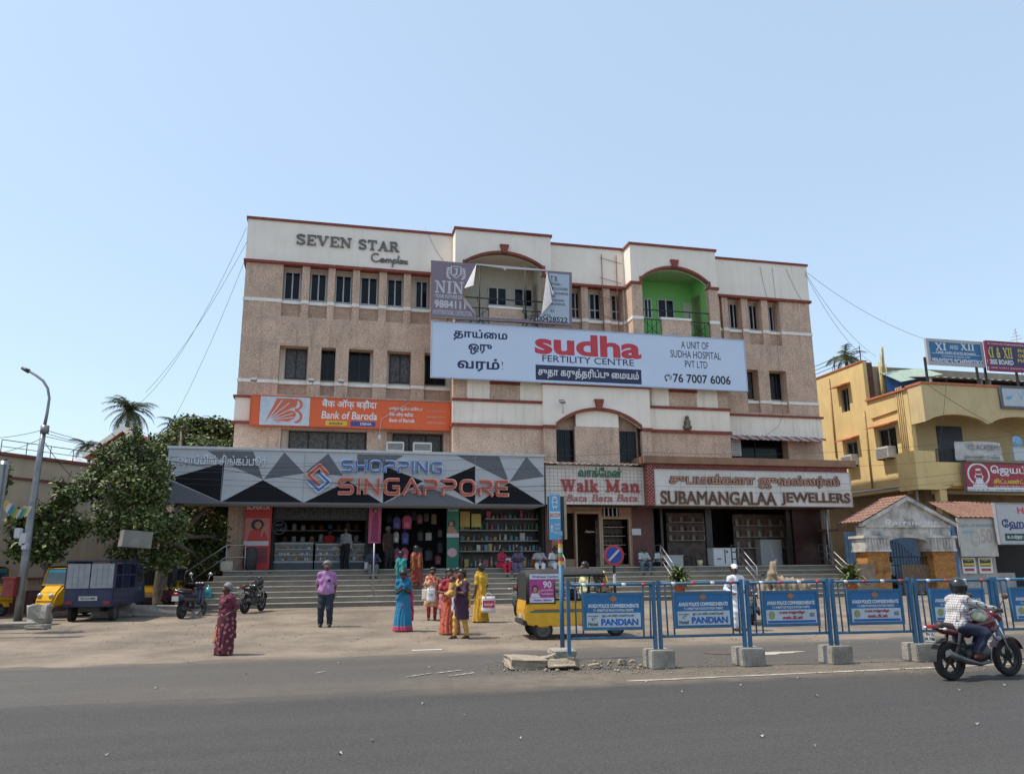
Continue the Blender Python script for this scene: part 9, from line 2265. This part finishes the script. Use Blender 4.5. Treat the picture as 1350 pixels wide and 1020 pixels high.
def van(label,fr):
 t = thing('cargo_three_wheeler',label,'three-wheeler van',fr,(0,0,0)); W = .66
 pb(t,'load_bed',[(.0,.42),(.0,.92),(1.75,.92),(1.75,.42)],-W,W,NVY,.02); pb(t,'chassis',[(.1,.28),(.1,.43),(2.4,.43),(2.4,.28)],-.3,.3,DUSTB,.02)
 q = MB()
 for x in (.03,.6,1.15,1.72):
  for s in (-1,1): q.box(x - .025,x + .025,s * W - .025,s * W + .025,.92,1.68)
 for s in (-1,1):
  for z in (1.28,1.64): q.box(.0,1.75,s * W - .015,s * W + .015,z,z + .04)
  for k in range(5): q.box(.66 + .1 * k,.672 + .1 * k,s * W - .01,s * W + .01,.92,1.64)
 part('cage_frame',q,NVY,t); q = MB(); q.box(-.05,1.8,-W - .03,W + .03,1.68,1.73,bev=.012); part('roof',q,NVY,t)
 for s0,s1 in ((-W + .03,-.02),(.02,W - .03)):
  q = MB(); q.box(-.02,.0,s0,s1,.94,1.62); dr = part('rear_door',q,GRYP,t); q = MB()
  for k in range(3): q.box(-.03,-.02,s0 + .04,s1 - .04,1.05 + .2 * k,1.065 + .2 * k)
  for k in range(3): y = s0 + (s1 - s0) * (k + 1) / 4; q.box(-.03,-.02,y - .008,y + .008,.98,1.6)
  part('door_rib',q,mat('rib_grey',(.25,.26,.28),.5),dr)
 q = MB(); q.box(-.03,-.004,-.25,.25,.6,.72); pl_ = part('number_plate',q,NPL,t); q = MB(); q.v = []; VF = glyphs('TN 13 A 2604',.03)
 put(q,VF,-.2,.2,.63,.69,0,.002); q.v = [(-.034 + v[1],-v[0],v[2]) for v in q.v]; part('lettering',q,BLK,pl_)
 for s in (-1,1): q = MB(); q.box(-.03,-.002,s * .42,s * .6,.5,.58); part('tail_light',q,TAILR,t)
 pb(t,'cab',[(1.80,.40),(1.80,1.62),(2.45,1.62),(2.62,1.55),(2.86,1.0),(3.0,.62),(2.95,.40)],-.60,.60,NVY,.05)
 for s in (-1,1):
  q = MB(); q.add([(1.92,s * .606,1.05),(2.6,s * .606,1.05),(2.5,s * .606,1.5),(1.92,s * .606,1.5)],[(0,1,2,3)]); part('side_window',q,GLASSD,t)
  q = MB(); q.lathe([(0,.06),(.07,.05),(.08,0)],(2.93,s * .35,.78),12,axis='x'); part('headlight',q,LAMPG,t)
 q = MB(); q.add([(2.645,-.5,1.52),(2.645,.5,1.52),(2.868,.5,1.02),(2.868,-.5,1.02)],[(0,1,2,3)]); part('windscreen',q,GLASSD,t)
 for s in (-1,1): wheel(t,.45,s * .56,.25,.25,.14,RIMG)
 wheel(t,2.6,0,.25,.25,.12,RIMG); q = MB(); q.box(.2,.7,-W - .01,-W + .1,.45,.52); q.box(.2,.7,W - .1,W + .01,.45,.52); part('mudguard',q,DUSTB,t)
p = gp(104,821.5); van('dark blue three-wheeler van with pale rear doors and open caged sides',Frame((p.x,p.y + .35,p.z),R(97)))
def cycle_parts(t,paint,r=.30,wb=1.27,tank=True,plate='TN 12'):
 wheel(t,0,0,r,r,.12,DUSTB,5); wheel(t,wb,0,r,r,.10,DUSTB,5)
 def sdf(nm,prims,m_,k=.03,cut=None): V,F_ = field(prims,.016,k,cut); q = MB(); q.add(V,F_,0,True); return part(nm,q,m_,t)
 sdf('tank',[((.52,.06,.82),(.88,.05,.88),.09,.12),((.52,-.06,.82),(.88,-.05,.88),.09,.12),((.86,.12,.74),(1.0,.13,.80),.05,.03),((.86,-.12,.74),(1.0,-.13,.80),.05,.03)],paint)
 sdf('tail_cowl',[((.38,.07,.70),(-.05,.06,.76),.07,.05),((.38,-.07,.70),(-.05,-.06,.76),.07,.05),((-.05,0,.77),(-.30,0,.83),.07,.03)],paint)
 sdf('seat',[((.52,0,.79),(.25,0,.76),.075,.10),((.25,.04,.77),(-.12,.02,.84),.085,.06),((.25,-.04,.77),(-.12,-.02,.84),.085,.06)],SEATB)
 sdf('engine',[((.45,0,.38),(.70,0,.40),.15,.15),((.66,0,.45),(.74,0,.66),.11,.10)],mat('engine_grey',(.06,.06,.06),.45,.3,10,metal=.5))
 q = MB()
 for a,b,r_ in (((0,.1,r),(.5,.1,.36),.02),((0,-.1,r),(.5,-.1,.36),.02),((.02,.12,r + .04),(.16,.12,.72),.03),((.02,-.12,r + .04),(.16,-.12,.72),.03),((.95,0,.90),(.62,0,.28),.03),((.3,0,.74),(.45,0,.3),.025),((.95,0,.9),(.3,0,.74),.03),((.40,.18,.33),(.40,-.18,.33),.014),((.35,-.14,.5),(-.15,-.14,.6),.01)): q.tube([a,b],r_,7)
 part('frame',q,DUSTB,t); q = MB()
 for s in (-1,1): q.tube([(wb,s * .085,r),(.98,s * .085,.98)],.024,8)
 part('fork',q,CHROME,t); q = MB(); q.tube([(.88,.34,1.05),(.98,.24,1.08),(1.0,.08,1.02),(1.0,-.08,1.02),(.98,-.24,1.08),(.88,-.34,1.05)],.014,6)
 for s in (-1,1): q.tube([(.94,s * .27,1.07),(.86,s * .36,1.045)],.02,6)
 part('handlebar',q,DUSTB,t)
 for s in (-1,1):
  m_ = MB(); m_.tube([(.96,s * .22,1.08),(1.0,s * .3,1.24)],.007,5); m_.ball((1.0,s * .33,1.28),(.02,.065,.042)); part('mirror',m_,DUSTB,t)
 sdf('headlamp_cowl',[((1.02,.05,.98),(1.12,.05,.92),.09,.06),((1.02,-.05,.98),(1.12,-.05,.92),.09,.06),((1.0,0,1.08),(1.08,0,1.04),.06,.05)],paint); q = MB(); q.ball((1.155,0,.93),(.035,.09,.07)); part('headlight',q,LAMPG,t)
 q = MB(); n = 12; q.loft([[(wb + (r + .03) * math.cos(a),y,r + (r + .03) * math.sin(a)) for y in (-.07,0,.07)] for a in [R(20 + 130 * k / n) for k in range(n + 1)]],closed=False,cap=False); part('front_mudguard',q,paint,t)
 q = MB(); q.loft([[((r + .04) * math.cos(a),y,r + (r + .04) * math.sin(a)) for y in (-.07,0,.07)] for a in [R(95 + 85 * k / n) for k in range(n + 1)]],closed=False,cap=False); part('rear_mudguard',q,DUSTB,t)
 q = MB(); q.tube([(.74,-.12,.40),(.70,-.17,.27),(.45,-.18,.24),(.1,-.19,.32),(-.22,-.19,.44)],[.022,.022,.03,.055,.052],10); part('exhaust',q,mat('dark_steel',(.12,.12,.12),.35,.2,metal=.8),t)
 q = MB(); q.box(-.35,-.33,-.09,.09,.60,.74); pl_ = part('number_plate',q,NPL,t); q = MB(); put(q,glyphs(plate,.03),-.08,.08,.69,.74,0,.002); put(q,glyphs('AL 7180',.03),-.09,.09,.62,.67,0,.002); q.v = [(-.354 + v[1],-v[0],v[2]) for v in q.v]; part('lettering',q,BLK,pl_)
 q = MB(); q.box(-.335,-.29,-.07,.07,.80,.85,bev=.01); part('tail_light',q,TAILR,t)
 for s in (-1,1):
  q = MB(); q.tube([(-.22,s * .08,.8),(-.22,s * .17,.8)],.008,5); q.ball((-.22,s * .19,.8),(.03,.035,.025)); part('indicator',q,LAMPG,t)
def motorcycle(label,fr,paint): t = thing('motorcycle',label,'motorcycle',fr,(0,0,0)); cycle_parts(t,paint); return t
p = gp(1255,896.5); MB_ = Frame((p.x,p.y,.004),R(20))
BS = .89
REDM = mat('maroon_metallic',(.10,.009,.013),.3,.12,6,coat=.5)
motorcycle('maroon motorcycle being ridden along the near road at the right edge',MB_,REDM).scale = (BS,BS,BS)
p = gp(318,809); motorcycle('black motorcycle parked facing the steps beyond the old woman',Frame((p.x,p.y + .3,p.z),R(84)),mat('black_bike_paint',(.014,.014,.016),.3,.1,coat=.4))
p = gp(985,826); motorcycle('dark motorcycle parked behind the man in white',Frame((p.x + .3,p.y + .6,p.z),R(70)),MATS['black_bike_paint'])
p = gp(684,812); motorcycle('black motorcycle parked behind the rear of the yellow auto',Frame((p.x - .05,p.y + .2,p.z),R(80)),MATS['black_bike_paint'])
def scooter(label,fr):
 t = thing('scooter',label,'scooter',fr,(0,0,0)); BLP = mat('dark_blue_scooter',(.010,.014,.036),.3,.12,6,coat=.5); r = .235
 wheel(t,0,0,r,r,.11,RIMG); wheel(t,1.22,0,r,r,.10,RIMG)
 def sdf(nm,prims,m_,k=.04): V,F_ = field(prims,.016,k); q = MB(); q.add(V,F_,0,True); return part(nm,q,m_,t)
 sdf('body',[((-.28,.10,.62),(.42,.12,.58),.10,.12),((-.28,-.10,.62),(.42,-.12,.58),.10,.12),((-.32,0,.66),(-.1,0,.55),.10,.14),((.42,.1,.5),(.5,.1,.35),.08,.06),((.42,-.1,.5),(.5,-.1,.35),.08,.06)],BLP)
 sdf('seat',[((-.22,0,.79),(.42,0,.75),.10,.09),((-.1,.06,.78),(.3,.06,.75),.09,.08),((-.1,-.06,.78),(.3,-.06,.75),.09,.08)],SEATB)
 sdf('floorboard',[((.48,.1,.30),(.9,.1,.30),.05,.05),((.48,-.1,.30),(.9,-.1,.30),.05,.05)],DUSTB); sdf('apron',[((.92,.14,.36),(1.03,.12,.82),.05,.05),((.92,-.14,.36),(1.03,-.12,.82),.05,.05),((.98,0,.4),(1.06,0,.85),.07,.06),((1.05,0,.55),(1.25,0,.5),.08,.06)],BLP)
 sdf('handlebar_cowl',[((1.0,.12,.98),(1.0,-.12,.98),.06,.06),((1.0,0,.85),(1.0,0,.98),.06,.06)],BLP); q = MB(); q.tube([(.92,.34,1.0),(1.0,.12,.99),(1.0,-.12,.99),(.92,-.34,1.0)],.016,6); part('handlebar',q,DUSTB,t)
 for s in (-1,1): q = MB(); q.tube([(.98,s * .22,1.0),(.99,s * .31,1.22)],.008,5); q.ball((.99,s * .32,1.27),(.02,.075,.05)); part('mirror',q,mat('mirror_back',(.3,.32,.34),.3,.1,metal=.6),t)
 q = MB(); q.ball((1.075,0,.98),(.03,.08,.05)); part('headlight',q,LAMPG,t); q = MB(); q.tube([(.3,0,.3),(0,0,r)],.08,10); q.tube([(1.22,.05,r),(1.02,.05,.6)],.022,6); q.tube([(1.22,-.05,r),(1.02,-.05,.6)],.022,6); part('engine',q,DUSTB,t)
 q = MB(); q.tube([(.25,-.14,.22),(-.2,-.17,.3)],[.04,.055],10); part('exhaust',q,DUSTB,t); q = MB(); q.box(-.44,-.42,-.1,.1,.52,.66); part('number_plate',q,NPL,t); q = MB(); q.ball((-.40,0,.72),(.03,.11,.04)); part('tail_light',q,TAILR,t); q = MB(); q.tube([(-.38,.1,.8),(-.42,0,.84),(-.38,-.1,.8)],.012,6); q.tube([(-.38,.1,.8),(-.1,.13,.76)],.012,6); q.tube([(-.38,-.1,.8),(-.1,-.13,.76)],.012,6); part('grab_rail',q,CHROME,t)
p = gp(233,816); scooter('dark blue scooter seen from behind, parked before the left end of the steps',Frame((p.x,p.y + .3,p.z),R(84)))
# cloth-covered two-wheeler, water jars, clutter
wq = FAC.w((F(1022,790,YE - TR_ * 6)[0],YE - TR_ * 6 - .5,.2)); p = Vector(wq); TARP = mat('tan_tarpaulin',(.25,.195,.135),.9,.2,4,.4,14)
V,F_ = field([((-.8,0,.5),(.1,0,.62),.30,.28),((.1,0,.62),(.42,0,1.05),.22,.10),((.3,.3,1.02),(.3,-.3,1.02),.09,.09),((.3,0,1.0),(.28,0,1.42),.22,.12),((-.8,0,.1),(.8,0,.1),.34,.30),((.35,0,.8),(.85,0,.35),.15,.22)],.028,.12,lambda x,y,z: -z - .0 + 0 * x + 0 * y,lambda x,y,z: .03 * np.sin(x * 15 + z * 6) * np.sin(y * 11 + 1) + .02 * np.sin(x * 31 + y * 9))
m = MB(); m.add(V,F_,0,True); solo('covered_motorcycle','two-wheeler under a tan cloth cover in front of the jewellery shop steps','covered motorcycle',m,TARP,Frame((p.x + .1,p.y + .2,p.z),R(160)))
for i,(px,lb) in enumerate(((262,'left turquoise water jar standing beside the blue scooter'),(273,'right turquoise water jar standing at the foot of the steps'))):
 w_ = FAC.w((F(px,780,YE - 1.6)[0],YE - TR_ * 4.5,ZP - rise * 5)); m = MB(); m.lathe([(0,0),(.13,0),(.135,.1),(.125,.13),(.135,.16),(.135,.3),(.06,.38),(.03,.40),(.03,.46),(0,.46)],(0,0,0),16)
 solo('water_jar',lb,'water jar',m,mat('turquoise_plastic',(.05,.30,.34),.25,.15,5,trans=.3),Frame(w_,0))
w_ = FAC.w((F(329,740,YE + .4)[0],YE + .5,ZP)); m = MB(); m.lathe([(0,0),(.24,0),(.27,.3),(.27,.7),(.22,.85),(0,.9)],(0,0,0),14); solo('waste_bin','dark round waste bin before the tall red poster','bin',m,DUSTB,Frame(w_,0))
w_ = FAC.w((F(299,745,YE + .2)[0],YE + .3,ZP)); m = MB(); m.box(-.22,.22,-.2,.2,0,.36,bev=.02); solo('carton','pale carton by the left stair railing','carton',m,mat('pale_carton',(.38,.34,.28),.8,.1,5),Frame(w_,YAW))
lump('stone_kerb','rough long stone kerb behind the blue van and scooter',205,812,2.6,.45,.35,21,CONC,.1); lump('stone_kerb','short rough stone kerb left of the steps',150,813,1.2,.5,.4,22,CONC,.15)
rf = Frame(MB_.w((.22 * BS,0,0)),MB_.r + R(90))
person('motorcycle rider in a black helmet and white checked shirt',rf.o,rf.r,1.56 * BS,dict(pelvis=(0,0,.86),lean=.30,footL=(.19,-.17,.40),footR=(-.19,-.17,.40),kneeL=(.5,-1,.4),kneeR=(-.5,-1,.4),handL=(.33,-.62,1.10),handR=(-.33,-.62,1.10),elbowL=(.7,.2,-.6),elbowR=(-.7,.2,-.6),nod=-.15,face=False,hair='none',res=.0135,sandals=True,
 wear=[('shirt',C_('white_check_shirt',(.50,.49,.48),('check',(.10,.04,.04),30)),dict(sleeve=1.92,hem=-.15)),('trousers',C_('navy_trousers',(.018,.022,.05)),dict(hem=.42,top=1.0)),('helmet',mat('black_helmet',(.012,.012,.013),.25,.1,coat=.6)),('shoes',C_('maroon_sandal',(.07,.02,.018)))]),rf)
q = MB_.w((.58 * BS,-.14,.98 * BS)); m = MB(); m.ball((0,0,0),(.15,.09,.09)); bg_ = solo('tank_bag','clear and yellow plastic bag resting on the motorcycle tank before the rider','bag',m,mat('bag_pale_yellow',(.5,.5,.35),.3,.5,14),Frame(q,MB_.r))
